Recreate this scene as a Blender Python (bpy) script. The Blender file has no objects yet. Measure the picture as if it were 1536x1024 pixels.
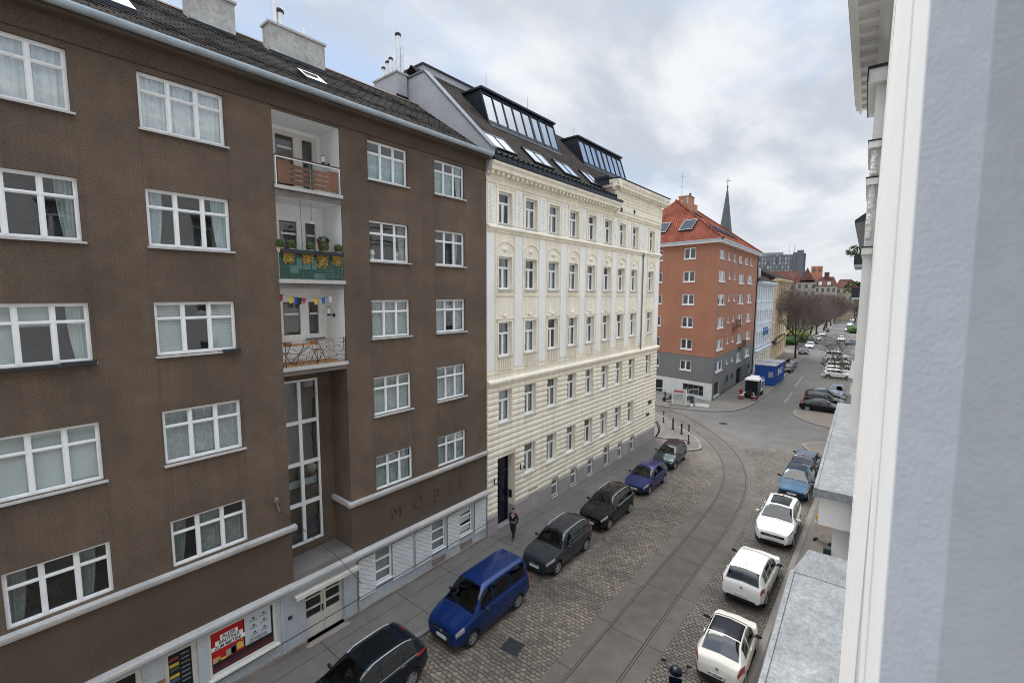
import bpy, bmesh, math, random
from mathutils import Matrix, Vector
random.seed(7)
S = bpy.context.scene
COL = S.collection
R = math.radians
PI = math.pi

# ---------------------------------------------------------------- materials
def nodes(m):
    m.use_nodes = True
    return m.node_tree.nodes, m.node_tree.links

def mat(name, base, rough=.8, metal=0., var=(), bump=None, coat=0., spec=.5, streak=0., alpha2=None):
    """principled material; var = [(scale, amount)] multiplies the base by noise, bump = (scale, strength, distance)"""
    m = bpy.data.materials.new(name)
    N, L = nodes(m)
    b = N['Principled BSDF']
    b.inputs['Roughness'].default_value = rough
    b.inputs['Metallic'].default_value = metal
    b.inputs['Coat Weight'].default_value = coat
    b.inputs['Coat Roughness'].default_value = .05
    b.inputs['Specular IOR Level'].default_value = spec
    col = (*base, 1)
    b.inputs['Base Color'].default_value = col
    m.diffuse_color = col
    if var or bump or streak:
        tc = N.new('ShaderNodeTexCoord')
        out = None
        def mul(prev, fac):
            mx = N.new('ShaderNodeMix'); mx.data_type = 'RGBA'; mx.blend_type = 'MULTIPLY'
            mx.inputs[0].default_value = 1
            if prev is None: mx.inputs[6].default_value = col
            else: L.new(prev, mx.inputs[6])
            L.new(fac, mx.inputs[7])
            return mx.outputs[2]
        def grey(src, lo, hi, a=.3, c=.7):
            mr = N.new('ShaderNodeMapRange')
            mr.inputs[1].default_value = a; mr.inputs[2].default_value = c
            mr.inputs[3].default_value = lo; mr.inputs[4].default_value = hi
            L.new(src, mr.inputs[0]); return mr.outputs[0]
        for (s, a) in var:
            n = N.new('ShaderNodeTexNoise'); n.inputs['Scale'].default_value = s; n.inputs['Detail'].default_value = 4
            L.new(tc.outputs['Object'], n.inputs['Vector'])
            out = mul(out, grey(n.outputs[0], 1 - a, 1 + a))
        if streak:
            mp = N.new('ShaderNodeMapping'); mp.inputs['Scale'].default_value = (2.2, 2.2, .12)
            L.new(tc.outputs['Object'], mp.inputs[0])
            n = N.new('ShaderNodeTexNoise'); n.inputs['Scale'].default_value = 1.3; n.inputs['Detail'].default_value = 5
            L.new(mp.outputs[0], n.inputs['Vector'])
            out = mul(out, grey(n.outputs[0], 1 - streak, 1 + streak * .6))
        if out: L.new(out, b.inputs['Base Color'])
        if bump:
            n = N.new('ShaderNodeTexNoise'); n.inputs['Scale'].default_value = bump[0]; n.inputs['Detail'].default_value = 3
            L.new(tc.outputs['Object'], n.inputs['Vector'])
            bp = N.new('ShaderNodeBump'); bp.inputs['Strength'].default_value = bump[1]
            bp.inputs['Distance'].default_value = bump[2] if len(bump) > 2 else .01
            L.new(n.outputs[0], bp.inputs['Height']); L.new(bp.outputs[0], b.inputs['Normal'])
    return m

def glass(name, tint=(.84, .88, .88), gain=1.7, base=.03, wav=.12):
    m = bpy.data.materials.new(name)
    N, L = nodes(m)
    N.remove(N['Principled BSDF'])
    o = N['Material Output']
    t = N.new('ShaderNodeBsdfTransparent'); t.inputs[0].default_value = (*tint, 1)
    g = N.new('ShaderNodeBsdfGlossy'); g.inputs['Roughness'].default_value = .015
    g.inputs[0].default_value = (.92, .95, 1, 1)
    f = N.new('ShaderNodeFresnel'); ge = N.new('ShaderNodeNewGeometry'); ior = N.new('ShaderNodeMapRange')      # same reflectance from both sides of a thin pane
    ior.inputs[3].default_value = 1.5; ior.inputs[4].default_value = 1 / 1.5; L.new(ge.outputs['Backfacing'], ior.inputs[0]); L.new(ior.outputs[0], f.inputs[0])
    tc = N.new('ShaderNodeTexCoord'); n = N.new('ShaderNodeTexNoise'); n.inputs['Scale'].default_value = 1.3
    L.new(tc.outputs['Object'], n.inputs['Vector'])
    bp = N.new('ShaderNodeBump'); bp.inputs['Strength'].default_value = wav; bp.inputs['Distance'].default_value = .02
    L.new(n.outputs[0], bp.inputs['Height']); L.new(bp.outputs[0], g.inputs['Normal'])
    mm = N.new('ShaderNodeMath'); mm.operation = 'MULTIPLY_ADD'; mm.use_clamp = True
    mm.inputs[1].default_value = gain; mm.inputs[2].default_value = base
    L.new(f.outputs[0], mm.inputs[0])
    mx = N.new('ShaderNodeMixShader')
    L.new(mm.outputs[0], mx.inputs[0]); L.new(t.outputs[0], mx.inputs[1]); L.new(g.outputs[0], mx.inputs[2])
    L.new(mx.outputs[0], o.inputs['Surface'])
    m.diffuse_color = (.2, .25, .3, 1)
    return m

def setts(name, c1, c2, mortar, bw=.2, rh=.14, rot=0., warp=.05, bump=.8):
    m = bpy.data.materials.new(name)
    N, L = nodes(m)
    b = N['Principled BSDF']; b.inputs['Roughness'].default_value = .62
    tc = N.new('ShaderNodeTexCoord')
    mp = N.new('ShaderNodeMapping'); mp.inputs['Rotation'].default_value = (0, 0, rot)
    L.new(tc.outputs['Object'], mp.inputs[0])
    n0 = N.new('ShaderNodeTexNoise'); n0.inputs['Scale'].default_value = 1.6; n0.inputs['Detail'].default_value = 4
    L.new(tc.outputs['Object'], n0.inputs['Vector'])
    sub = N.new('ShaderNodeVectorMath'); sub.operation = 'SUBTRACT'; sub.inputs[1].default_value = (.5, .5, .5)
    L.new(n0.outputs['Color'], sub.inputs[0])
    sc = N.new('ShaderNodeVectorMath'); sc.operation = 'SCALE'; sc.inputs['Scale'].default_value = warp * 4
    L.new(sub.outputs[0], sc.inputs[0])
    ad = N.new('ShaderNodeVectorMath'); ad.operation = 'ADD'
    L.new(mp.outputs[0], ad.inputs[0]); L.new(sc.outputs[0], ad.inputs[1])
    n1 = N.new('ShaderNodeTexNoise'); n1.inputs['Scale'].default_value = 7
    L.new(tc.outputs['Object'], n1.inputs['Vector'])
    s2 = N.new('ShaderNodeVectorMath'); s2.operation = 'SUBTRACT'; s2.inputs[1].default_value = (.5, .5, .5)
    L.new(n1.outputs['Color'], s2.inputs[0])
    s3 = N.new('ShaderNodeVectorMath'); s3.operation = 'SCALE'; s3.inputs['Scale'].default_value = warp * 2.2
    L.new(s2.outputs[0], s3.inputs[0])
    a2 = N.new('ShaderNodeVectorMath'); a2.operation = 'ADD'
    L.new(ad.outputs[0], a2.inputs[0]); L.new(s3.outputs[0], a2.inputs[1])
    br = N.new('ShaderNodeTexBrick')
    br.inputs['Scale'].default_value = 1; br.inputs['Brick Width'].default_value = bw
    br.inputs['Row Height'].default_value = rh; br.inputs['Mortar Size'].default_value = .016
    br.inputs['Mortar Smooth'].default_value = .6; br.inputs['Bias'].default_value = 0
    br.offset = .5
    br.inputs['Color1'].default_value = (*c1, 1); br.inputs['Color2'].default_value = (*c2, 1)
    br.inputs['Mortar'].default_value = (*mortar, 1)
    L.new(a2.outputs[0], br.inputs['Vector'])
    n2 = N.new('ShaderNodeTexNoise'); n2.inputs['Scale'].default_value = .35; n2.inputs['Detail'].default_value = 5
    L.new(tc.outputs['Object'], n2.inputs['Vector'])
    mr = N.new('ShaderNodeMapRange'); mr.inputs[1].default_value = .3; mr.inputs[2].default_value = .7
    mr.inputs[3].default_value = .62; mr.inputs[4].default_value = 1.32
    L.new(n2.outputs[0], mr.inputs[0])
    mx = N.new('ShaderNodeMix'); mx.data_type = 'RGBA'; mx.blend_type = 'MULTIPLY'; mx.inputs[0].default_value = 1
    L.new(br.outputs['Color'], mx.inputs[6]); L.new(mr.outputs[0], mx.inputs[7])
    L.new(mx.outputs[2], b.inputs['Base Color'])
    iv = N.new('ShaderNodeMath'); iv.operation = 'SUBTRACT'; iv.inputs[0].default_value = 1
    L.new(br.outputs['Fac'], iv.inputs[1])
    bp = N.new('ShaderNodeBump'); bp.inputs['Strength'].default_value = bump; bp.inputs['Distance'].default_value = .03
    L.new(iv.outputs[0], bp.inputs['Height']); L.new(bp.outputs[0], b.inputs['Normal'])
    return m

def tiles(name, c1, c2, mortar, bw, rh, axis='Y', rough=.75, bump=.6, vary=.25):
    """roof tiles on a slope: courses along local X, course height measured along height Z"""
    m = bpy.data.materials.new(name)
    N, L = nodes(m)
    b = N['Principled BSDF']; b.inputs['Roughness'].default_value = rough; b.inputs['Specular IOR Level'].default_value = 0
    tc = N.new('ShaderNodeTexCoord')
    sp = N.new('ShaderNodeSeparateXYZ'); L.new(tc.outputs['Object'], sp.inputs[0])
    cb = N.new('ShaderNodeCombineXYZ')
    if axis == 'Y': L.new(sp.outputs[1], cb.inputs[0])
    else:
        if axis == 'XY':
            a = N.new('ShaderNodeMath'); a.operation = 'ADD'
            L.new(sp.outputs[0], a.inputs[0]); L.new(sp.outputs[1], a.inputs[1]); L.new(a.outputs[0], cb.inputs[0])
        else: L.new(sp.outputs[0], cb.inputs[0])
    n0 = N.new('ShaderNodeTexNoise'); n0.inputs['Scale'].default_value = 2.2
    L.new(tc.outputs['Object'], n0.inputs['Vector'])
    ma = N.new('ShaderNodeMath'); ma.operation = 'MULTIPLY_ADD'; ma.inputs[1].default_value = rh * .55
    L.new(n0.outputs[0], ma.inputs[0]); L.new(sp.outputs[2], ma.inputs[2])
    L.new(ma.outputs[0], cb.inputs[1])
    br = N.new('ShaderNodeTexBrick')
    br.inputs['Scale'].default_value = 1; br.inputs['Brick Width'].default_value = bw
    br.inputs['Row Height'].default_value = rh; br.inputs['Mortar Size'].default_value = rh * .11
    br.inputs['Mortar Smooth'].default_value = .3
    br.inputs['Color1'].default_value = (*c1, 1); br.inputs['Color2'].default_value = (*c2, 1)
    br.inputs['Mortar'].default_value = (*mortar, 1)
    L.new(cb.outputs[0], br.inputs['Vector'])
    n2 = N.new('ShaderNodeTexNoise'); n2.inputs['Scale'].default_value = .6; n2.inputs['Detail'].default_value = 6
    L.new(tc.outputs['Object'], n2.inputs['Vector'])
    mr = N.new('ShaderNodeMapRange'); mr.inputs[1].default_value = .3; mr.inputs[2].default_value = .7
    mr.inputs[3].default_value = 1 - vary; mr.inputs[4].default_value = 1 + vary
    L.new(n2.outputs[0], mr.inputs[0])
    mx = N.new('ShaderNodeMix'); mx.data_type = 'RGBA'; mx.blend_type = 'MULTIPLY'; mx.inputs[0].default_value = 1
    L.new(br.outputs['Color'], mx.inputs[6]); L.new(mr.outputs[0], mx.inputs[7])
    L.new(mx.outputs[2], b.inputs['Base Color'])
    iv = N.new('ShaderNodeMath'); iv.operation = 'SUBTRACT'; iv.inputs[0].default_value = 1
    L.new(br.outputs['Fac'], iv.inputs[1])
    bp = N.new('ShaderNodeBump'); bp.inputs['Strength'].default_value = bump; bp.inputs['Distance'].default_value = .03
    L.new(iv.outputs[0], bp.inputs['Height']); L.new(bp.outputs[0], b.inputs['Normal'])
    return m

MT = {}
MT['brown'] = mat('brown_stucco', (.118, .083, .058), .92, var=[(.35, .24), (1.7, .14), (28, .36)], bump=(34, .9, .03), streak=.07)
MT['brown_band'] = mat('brown_stucco_band', (.092, .065, .046), .92, var=[(.5, .18), (26, .3)], bump=(34, .7, .03))
MT['concrete'] = mat('weathered_concrete', (.17, .15, .135), .9, var=[(1.5, .2), (18, .15)], bump=(30, .3, .01))
MT['stone'] = mat('pale_stone', (.42, .40, .38), .85, var=[(1.2, .14), (14, .1)], bump=(20, .2, .01))
MT['gf'] = mat('grey_plaster', (.43, .45, .48), .9, var=[(.8, .1), (18, .12)], bump=(30, .3, .01), streak=.08)
MT['gf_tan'] = mat('footing_stone', (.24, .20, .17), .9, var=[(1.5, .25), (14, .15)], bump=(20, .3, .01))
MT['white'] = mat('white_frame_paint', (.80, .80, .79), .42, var=[(3, .05)])
MT['cream_frame'] = mat('cream_frame_paint', (.62, .59, .52), .5, var=[(3, .06)])
MT['loggia'] = mat('white_wall_paint', (.78, .78, .77), .85, var=[(.8, .05), (12, .03)])
MT['zinc'] = mat('zinc_sheet', (.36, .41, .44), .42, metal=.35, var=[(1.2, .12), (9, .08)])
MT['zincroof'] = mat('zinc_roof_sheet', (.235, .25, .265), .55, metal=.1, var=[(.9, .15), (4, .15), (13, .22), (40, .22)], bump=(6, .25, .02))
MT['dark_metal'] = mat('dark_metal', (.02, .024, .03), .4, metal=.3, var=[(2, .2)])
MT['anthracite'] = mat('anthracite_sheet', (.018, .024, .032), .38, metal=.4, var=[(1.3, .25)])
MT['black'] = mat('black_matte', (.008, .008, .009), .7)
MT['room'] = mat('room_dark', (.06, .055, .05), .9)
MT['glass'] = glass('window_glass')
MT['carglass_clear'] = glass('car_glass_clear', (.32, .37, .36), .9, .015, 0)
MT['carteal_clear'] = glass('car_glass_teal_clear', (.26, .40, .42), 1.0, .03, 0)
MT['seat'] = mat('car_seat', (.035, .035, .038), .85)
MT['headrest'] = mat('car_headrest', (.06, .058, .056), .85)
MT['glass_sky'] = glass('roof_glass', (.35, .4, .42), 3.0, .22)
MT['curtain'] = mat('white_curtain', (.86, .86, .85), .95, var=[(5, .1)])
MT['lace'] = mat('grey_lace_curtain', (.36, .39, .39), .95, var=[(30, .35), (5, .15)])
MT['teal'] = mat('pale_teal_curtain', (.50, .58, .59), .95, var=[(6, .12)])
MT['drape'] = mat('dim_drape', (.26, .28, .26), .95, var=[(6, .2)])
MT['blind'] = mat('venetian_blind', (.58, .62, .60), .6, var=[(3, .06)])
MT['cream'] = mat('cream_plaster', (.80, .73, .60), .88, var=[(.5, .07), (2.5, .05), (9, .05)], bump=(25, .15, .01), streak=.10)
MT['cream_white'] = mat('pale_plaster', (.79, .775, .735), .88, var=[(.6, .05), (12, .05)], bump=(22, .2, .01))
MT['plinth'] = mat('mauve_plinth', (.34, .305, .30), .9, var=[(.8, .1), (15, .12)], bump=(25, .25, .01))
MT['cream_sill'] = mat('grey_sill', (.45, .44, .43), .7, var=[(3, .1)])
MT['slate'] = tiles('slate_roof', (.045, .04, .037), (.065, .058, .053), (.012, .011, .01), .34, .15, 'Y', .7, .8)
MT['slate2'] = tiles('fibre_slate_roof', (.058, .050, .045), (.078, .068, .060), (.02, .018, .017), .3, .2, 'X', .8, .6)
MT['redtile'] = tiles('red_clay_tile', (.265, .088, .060), (.205, .070, .050), (.10, .034, .025), .22, .24, 'XY', .7, .8)
MT['redfar'] = mat('far_red_roof', (.105, .052, .045), .95, spec=.0, var=[(.3, .25), (2, .2)])
MT['chimney'] = mat('chimney_render', (.40, .385, .36), .9, var=[(1.1, .22), (7, .2)], bump=(20, .3, .01), streak=.15)
MT['firewall'] = mat('grey_render', (.37, .37, .385), .9, var=[(.7, .08), (9, .07)], bump=(20, .2, .01))
MT['steel_pipe'] = mat('steel_flue', (.72, .73, .74), .35, metal=.5, var=[(3, .1)])
MT['orange'] = mat('terracotta_render', (.335, .148, .092), .9, var=[(.4, .08), (8, .06)], bump=(20, .2, .01), streak=.05)
MT['orange_side'] = MT['orange']
MT['midgrey'] = mat('grey_render_band', (.155, .155, .155), .9, var=[(.4, .08), (8, .08)])
MT['whitebase'] = mat('white_panel_base', (.56, .56, .55), .8, var=[(.6, .08), (6, .05)])
MT['salmon'] = mat('salmon_render', (.42, .19, .11), .9, var=[(.8, .08)])
MT['paleblue'] = mat('pale_blue_render', (.56, .61, .66), .9, var=[(.4, .06)])
MT['yellow'] = mat('pale_ochre_render', (.62, .47, .30), .9, var=[(.4, .08)])
MT['facade'] = mat('white_facade_plaster', (.80, .79, .77), .9, var=[(.7, .03), (16, .04)], bump=(120, .35, .004))
MT['nearwall'] = mat('rough_white_plaster', (.79, .79, .785), .92, var=[(3, .03), (60, .03)], bump=(260, .4, .0025))
MT['reveal'] = mat('shaded_white_plaster', (.57, .60, .645), .92, var=[(2, .03), (9, .03), (60, .03)], bump=(260, .4, .0025))  # near-wall plaster again, with shade and a sky tint put into the colour
MT['asphalt'] = mat('asphalt', (.112, .107, .102), .86, var=[(.12, .16), (.9, .12), (30, .15)], bump=(60, .3, .01))
MT['pavement'] = mat('pavement_asphalt', (.128, .117, .105), .88, var=[(.3, .13), (2, .1), (40, .14)], bump=(60, .3, .01))
MT['pavement_tan'] = mat('tan_pavement', (.15, .132, .113), .88, var=[(.3, .12), (3, .1)])
MT['kerb'] = mat('granite_kerb', (.19, .178, .165), .8, var=[(1.2, .15), (30, .2)])
MT['track'] = mat('tram_concrete', (.092, .083, .073), .82, var=[(.25, .2), (1.6, .18), (25, .14)], bump=(40, .25, .01))
MT['track2'] = mat('tram_concrete_side', (.105, .095, .084), .82, var=[(.3, .16), (1.8, .14), (25, .12)], bump=(40, .25, .01))
MT['seam'] = mat('dark_joint', (.03, .028, .026), .9)
MT['groove'] = mat('rail_groove', (.012, .011, .011), .7)
MT['rail'] = mat('rail_steel', (.13, .12, .115), .5, metal=.6)
MT['setts'] = setts('granite_setts', (.200, .163, .128), (.098, .085, .072), (.014, .014, .012), .215, .165, 0, .05, 1.0)
MT['setts_r'] = setts('granite_setts_small', (.148, .129, .110), (.08, .072, .064), (.015, .013, .012), .2, .15, .05, .04, 1.0)
MT['setts_x'] = setts('granite_setts_fan', (.19, .165, .135), (.11, .10, .088), (.025, .022, .019), .18, .13, .75, .09, 1.0)
MT['grass'] = mat('grass', (.055, .070, .030), .95, var=[(.2, .35), (3, .3)], bump=(40, .6, .03))
MT['earth'] = mat('city_ground', (.12, .11, .10), .95, var=[(.02, .3), (.3, .2)])
MT['wood'] = mat('weathered_wood', (.135, .06, .03), .65, var=[(1.2, .35), (7, .2)], streak=.35)
MT['deck'] = mat('wood_deck', (.40, .21, .09), .7, var=[(4, .25)])
MT['chairwood'] = mat('chair_wood', (.42, .19, .07), .6, var=[(5, .15)])
MT['greenpanel'] = mat('green_screen', (.012, .055, .038), .5, var=[(2, .3)])
MT['greenpale'] = mat('pale_green_slat', (.06, .135, .115), .5, var=[(2, .2)])
MT['leaf'] = mat('boxwood_leaf', (.055, .085, .025), .8, var=[(9, .4)])
MT['leafy'] = mat('yellow_flower', (.50, .34, .09), .8, var=[(9, .35)])
MT['redpot'] = mat('red_clay_pot', (.22, .05, .03), .6, var=[(4, .2)])
MT['terracotta'] = mat('pale_saucer', (.55, .45, .36), .7)
MT['lampglass'] = mat('frosted_lamp', (.75, .75, .72), .3)
MT['bark'] = mat('bark', (.04, .031, .026), .95, var=[(2, .3), (12, .3)])
MT['twig'] = mat('winter_twig', (.105, .080, .066), .95, var=[(.3, .25)])
MT['greytwig'] = mat('grey_green_twig', (.085, .078, .062), .95, var=[(.5, .3)])
MT['hedge'] = mat('hedge_leaf', (.045, .085, .02), .9, var=[(1.2, .45), (8, .4)])
MT['hedge_lime'] = mat('lime_shrub_leaf', (.15, .17, .03), .9, var=[(1.2, .4)])
MT['tyre'] = mat('tyre_rubber', (.012, .012, .013), .8)
MT['rim'] = mat('alloy_rim', (.55, .56, .58), .3, metal=.8)
MT['rimdark'] = mat('dark_rim', (.05, .05, .055), .4, metal=.6)
MT['carglass'] = mat('car_glass', (.006, .009, .010), .04, spec=.25)
MT['carglass_teal'] = mat('car_glass_teal', (.015, .034, .038), .04, spec=.45)
MT['plastic'] = mat('black_trim', (.012, .012, .013), .55)
MT['chrome'] = mat('chrome_trim', (.7, .71, .73), .18, metal=1)
MT['lampclear'] = mat('headlamp_lens', (.36, .38, .40), .12, metal=.5, coat=1)
MT['lampred'] = mat('tail_lens', (.30, .008, .006), .12, coat=1)
MT['plate'] = mat('plate_white', (.62, .63, .65), .4)
MT['plate_blue'] = mat('plate_edge', (.05, .09, .25), .4)
MT['print'] = mat('print_dark', (.03, .03, .035), .6)
MT['skin'] = mat('skin', (.42, .22, .16), .6)
MT['hair'] = mat('dark_hair', (.03, .018, .012), .7)
MT['navy'] = mat('navy_cloth', (.008, .011, .022), .9)
MT['shoe'] = mat('dark_red_shoe', (.08, .015, .012), .6)
# rain runoff under the window columns of the brown house
m_ = MT['brown']; N_, L_ = nodes(m_); b_ = N_['Principled BSDF']; src = b_.inputs['Base Color'].links[0].from_socket
tc_ = N_.new('ShaderNodeTexCoord'); sp_ = N_.new('ShaderNodeSeparateXYZ'); L_.new(tc_.outputs['Object'], sp_.inputs[0])
dv_ = N_.new('ShaderNodeMath'); dv_.operation = 'DIVIDE'; dv_.inputs[1].default_value = 20; L_.new(sp_.outputs[0], dv_.inputs[0])
rp_ = N_.new('ShaderNodeValToRGB'); rp_.color_ramp.interpolation = 'LINEAR'; cr_ = rp_.color_ramp.elements
cr_[0].position = 0; cr_[0].color = (0, 0, 0, 1); cr_[1].position = 1; cr_[1].color = (0, 0, 0, 1)
for xa_, xb_ in ((.2, 2.35), (3.55, 5.8), (10.6, 12.65), (13.95, 15.95)):
    for x_, v_ in ((xa_ - .05, 0), (xa_ + .02, 1), (xa_ + .4, .35), (xb_ - .3, .35), (xb_ - .02, 1), (xb_ + .06, 0)):
        e_ = cr_.new(x_ / 20); e_.color = (v_, v_, v_, 1)
L_.new(dv_.outputs[0], rp_.inputs[0])
mp_ = N_.new('ShaderNodeMapping'); mp_.inputs['Scale'].default_value = (9, 1, .35); L_.new(tc_.outputs['Object'], mp_.inputs[0])
ns_ = N_.new('ShaderNodeTexNoise'); ns_.inputs['Scale'].default_value = 1; ns_.inputs['Detail'].default_value = 4; L_.new(mp_.outputs[0], ns_.inputs[0])
mr_ = N_.new('ShaderNodeMapRange'); mr_.inputs[1].default_value = .42; mr_.inputs[2].default_value = .7; mr_.inputs[3].default_value = 0; mr_.inputs[4].default_value = .42; L_.new(ns_.outputs[0], mr_.inputs[0])
mu_ = N_.new('ShaderNodeMath'); mu_.operation = 'MULTIPLY'; L_.new(mr_.outputs[0], mu_.inputs[0]); L_.new(rp_.outputs[0], mu_.inputs[1])
mx_ = N_.new('ShaderNodeMix'); mx_.data_type = 'RGBA'; L_.new(mu_.outputs[0], mx_.inputs[0]); L_.new(src, mx_.inputs[6]); mx_.inputs[7].default_value = (.035, .028, .023, 1)
L_.new(mx_.outputs[2], b_.inputs['Base Color'])
def paint(name, c, metal=.0, rough=.3):
    return mat(name, c, rough, metal=metal, coat=.42, spec=.2)
# ---------------------------------------------------------------- mesh builder
class MB:
    def __init__(s, M=None):
        s.v = []; s.f = []; s.mi = []; s.M = M or Matrix()
    def add(s, vs, fs, mi=0):
        o = len(s.v)
        for p in vs: s.v.append(s.M @ Vector(p))
        for f in fs:
            s.f.append([o + i for i in f]); s.mi.append(mi)
    def quad(s, a, b, c, d, mi=0): s.add([a, b, c, d], [(0, 1, 2, 3)], mi)
    def box(s, x0, x1, y0, y1, z0, z1, mi=0, skip=''):
        v = [(x0, y0, z0), (x1, y0, z0), (x1, y1, z0), (x0, y1, z0), (x0, y0, z1), (x1, y0, z1), (x1, y1, z1), (x0, y1, z1)]
        F = {'b': (0, 3, 2, 1), 't': (4, 5, 6, 7), 'f': (0, 1, 5, 4), 'r': (1, 2, 6, 5), 'k': (2, 3, 7, 6), 'l': (3, 0, 4, 7)}
        s.add(v, [F[k] for k in F if k not in skip], mi)
    def prism(s, poly, a0, a1, axis='x', mi=0, caps=True):
        """extrude a 2D polygon: axis x -> poly is (y,z); y -> (x,z); z -> (x,y)"""
        n = len(poly)
        def P(p, a):
            return (a, p[0], p[1]) if axis == 'x' else ((p[0], a, p[1]) if axis == 'y' else (p[0], p[1], a))
        vs = [P(p, a0) for p in poly] + [P(p, a1) for p in poly]
        fs = [(i, (i + 1) % n, n + (i + 1) % n, n + i) for i in range(n)]
        if caps: fs += [tuple(range(n))[::-1], tuple(range(n, 2 * n))]
        s.add(vs, fs, mi)
    def cyl(s, p0, p1, r0, r1=None, n=8, mi=0, caps=True):
        r1 = r0 if r1 is None else r1
        p0 = Vector(p0); p1 = Vector(p1); d = (p1 - p0)
        if d.length < 1e-6: return
        d.normalize()
        a = d.orthogonal().normalized(); b = d.cross(a)
        vs = []
        for p, r in ((p0, r0), (p1, r1)):
            for i in range(n):
                t = 2 * PI * i / n
                vs.append(p + a * (r * math.cos(t)) + b * (r * math.sin(t)))
        fs = [(i, (i + 1) % n, n + (i + 1) % n, n + i) for i in range(n)]
        if caps: fs += [tuple(range(n))[::-1], tuple(range(n, 2 * n))]
        s.add(vs, fs, mi)
    def tube(s, pts, r, n=6, mi=0):
        for a, b in zip(pts, pts[1:]): s.cyl(a, b, r, r, n, mi)
    def lathe(s, prof, c=(0, 0, 0), axis='z', n=16, mi=0):
        """profile [(r, h)] revolved about an axis through c"""
        vs = []; k = len(prof)
        for i in range(n):
            t = 2 * PI * i / n
            for r, h in prof:
                a, b = r * math.cos(t), r * math.sin(t)
                p = (a, b, h) if axis == 'z' else ((h, a, b) if axis == 'x' else (a, h, b))
                vs.append((p[0] + c[0], p[1] + c[1], p[2] + c[2]))
        fs = []
        for i in range(n):
            j = (i + 1) % n
            for q in range(k - 1):
                fs.append((i * k + q, j * k + q, j * k + q + 1, i * k + q + 1))
        s.add(vs, fs, mi)
    def ball(s, c, r, n=8, m=6, mi=0, jit=0., sq=(1, 1, 1)):
        vs = [(c[0], c[1], c[2] + r * sq[2])]
        for i in range(1, m):
            ph = PI * i / m
            for j in range(n):
                th = 2 * PI * j / n; q = r * (1 + random.uniform(-jit, jit))
                vs.append((c[0] + q * sq[0] * math.sin(ph) * math.cos(th), c[1] + q * sq[1] * math.sin(ph) * math.sin(th), c[2] + q * sq[2] * math.cos(ph)))
        vs.append((c[0], c[1], c[2] - r * sq[2]))
        fs = [(0, 1 + j, 1 + (j + 1) % n) for j in range(n)]
        for i in range(m - 2):
            for j in range(n):
                a = 1 + i * n + j; b = 1 + i * n + (j + 1) % n
                fs.append((a, a + n, b + n, b))
        l = len(vs) - 1
        fs += [(l, 1 + (m - 2) * n + (j + 1) % n, 1 + (m - 2) * n + j) for j in range(n)]
        s.add(vs, fs, mi)
    def leaves(s, c, r, n, size, sq=(1, 1, 1), mi=0, shell=.5):
        for _ in range(n):
            d = Vector((random.gauss(0, 1), random.gauss(0, 1), random.gauss(0, 1))).normalized()
            q = r * (shell + (1 - shell) * random.random() ** .5)
            p = Vector(c) + Vector((d.x * q * sq[0], d.y * q * sq[1], d.z * q * sq[2]))
            a = Vector((random.gauss(0, 1), random.gauss(0, 1), random.gauss(0, 1))).normalized() * size * random.uniform(.6, 1.3)
            b = a.cross(Vector((random.gauss(0, 1), random.gauss(0, 1), random.gauss(0, 1)))).normalized() * size * .6
            s.add([p - a, p + b, p + a, p - b], [(0, 1, 2, 3)], mi)
    def mesh(s, name, mats, smooth=None):
        me = bpy.data.meshes.new(name)
        me.from_pydata([tuple(v) for v in s.v], [], s.f)
        for m in mats: me.materials.append(m)
        for p, i in zip(me.polygons, s.mi): p.material_index = i
        bm = bmesh.new(); bm.from_mesh(me)
        bmesh.ops.recalc_face_normals(bm, faces=bm.faces)
        bm.to_mesh(me); bm.free()
        if smooth is not None:
            me.polygons.foreach_set('use_smooth', [True] * len(me.polygons))
            me.set_sharp_from_angle(angle=R(smooth))
        me.update()
        return me
    def build(s, name, mats, parent=None, smooth=None):
        if not isinstance(mats, (list, tuple)): mats = [mats]
        return link(name, s.mesh(name, mats, smooth), parent)

def link(name, me, parent=None, M=None):
    o = bpy.data.objects.new(name, me); COL.objects.link(o)
    if parent: o.parent = parent
    if M is not None: o.matrix_local = M
    return o
def tag(o, label, cat, group=None, kind=None):
    if label: o['label'] = label
    if cat: o['category'] = cat
    if group: o['group'] = group
    if kind: o['kind'] = kind
    return o
def thing(name, label, cat, loc=(0, 0, 0), rz=0, group=None):
    o = bpy.data.objects.new(name, None); COL.objects.link(o)
    o.empty_display_size = .3
    o.location = loc; o.rotation_euler = (0, 0, rz)
    return tag(o, label, cat, group)
def struct(name, mb, mats, smooth=None):
    o = mb.build(name, mats, None, smooth); o['kind'] = 'structure'; return o
KIDS = {}
def copy_tree(o, parent=None, label=None):
    c = o.copy(); COL.objects.link(c)
    if parent is not None:
        ml = o.matrix_local.copy(); c.parent = parent; c.matrix_local = ml
    if label: c['label'] = label
    for ch in list(o.children):
        if ch is not c: copy_tree(ch, c)
    return c
def T(x, y, z): return Matrix.Translation((x, y, z))
def RZ(a): return Matrix.Rotation(a, 4, 'Z')

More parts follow.
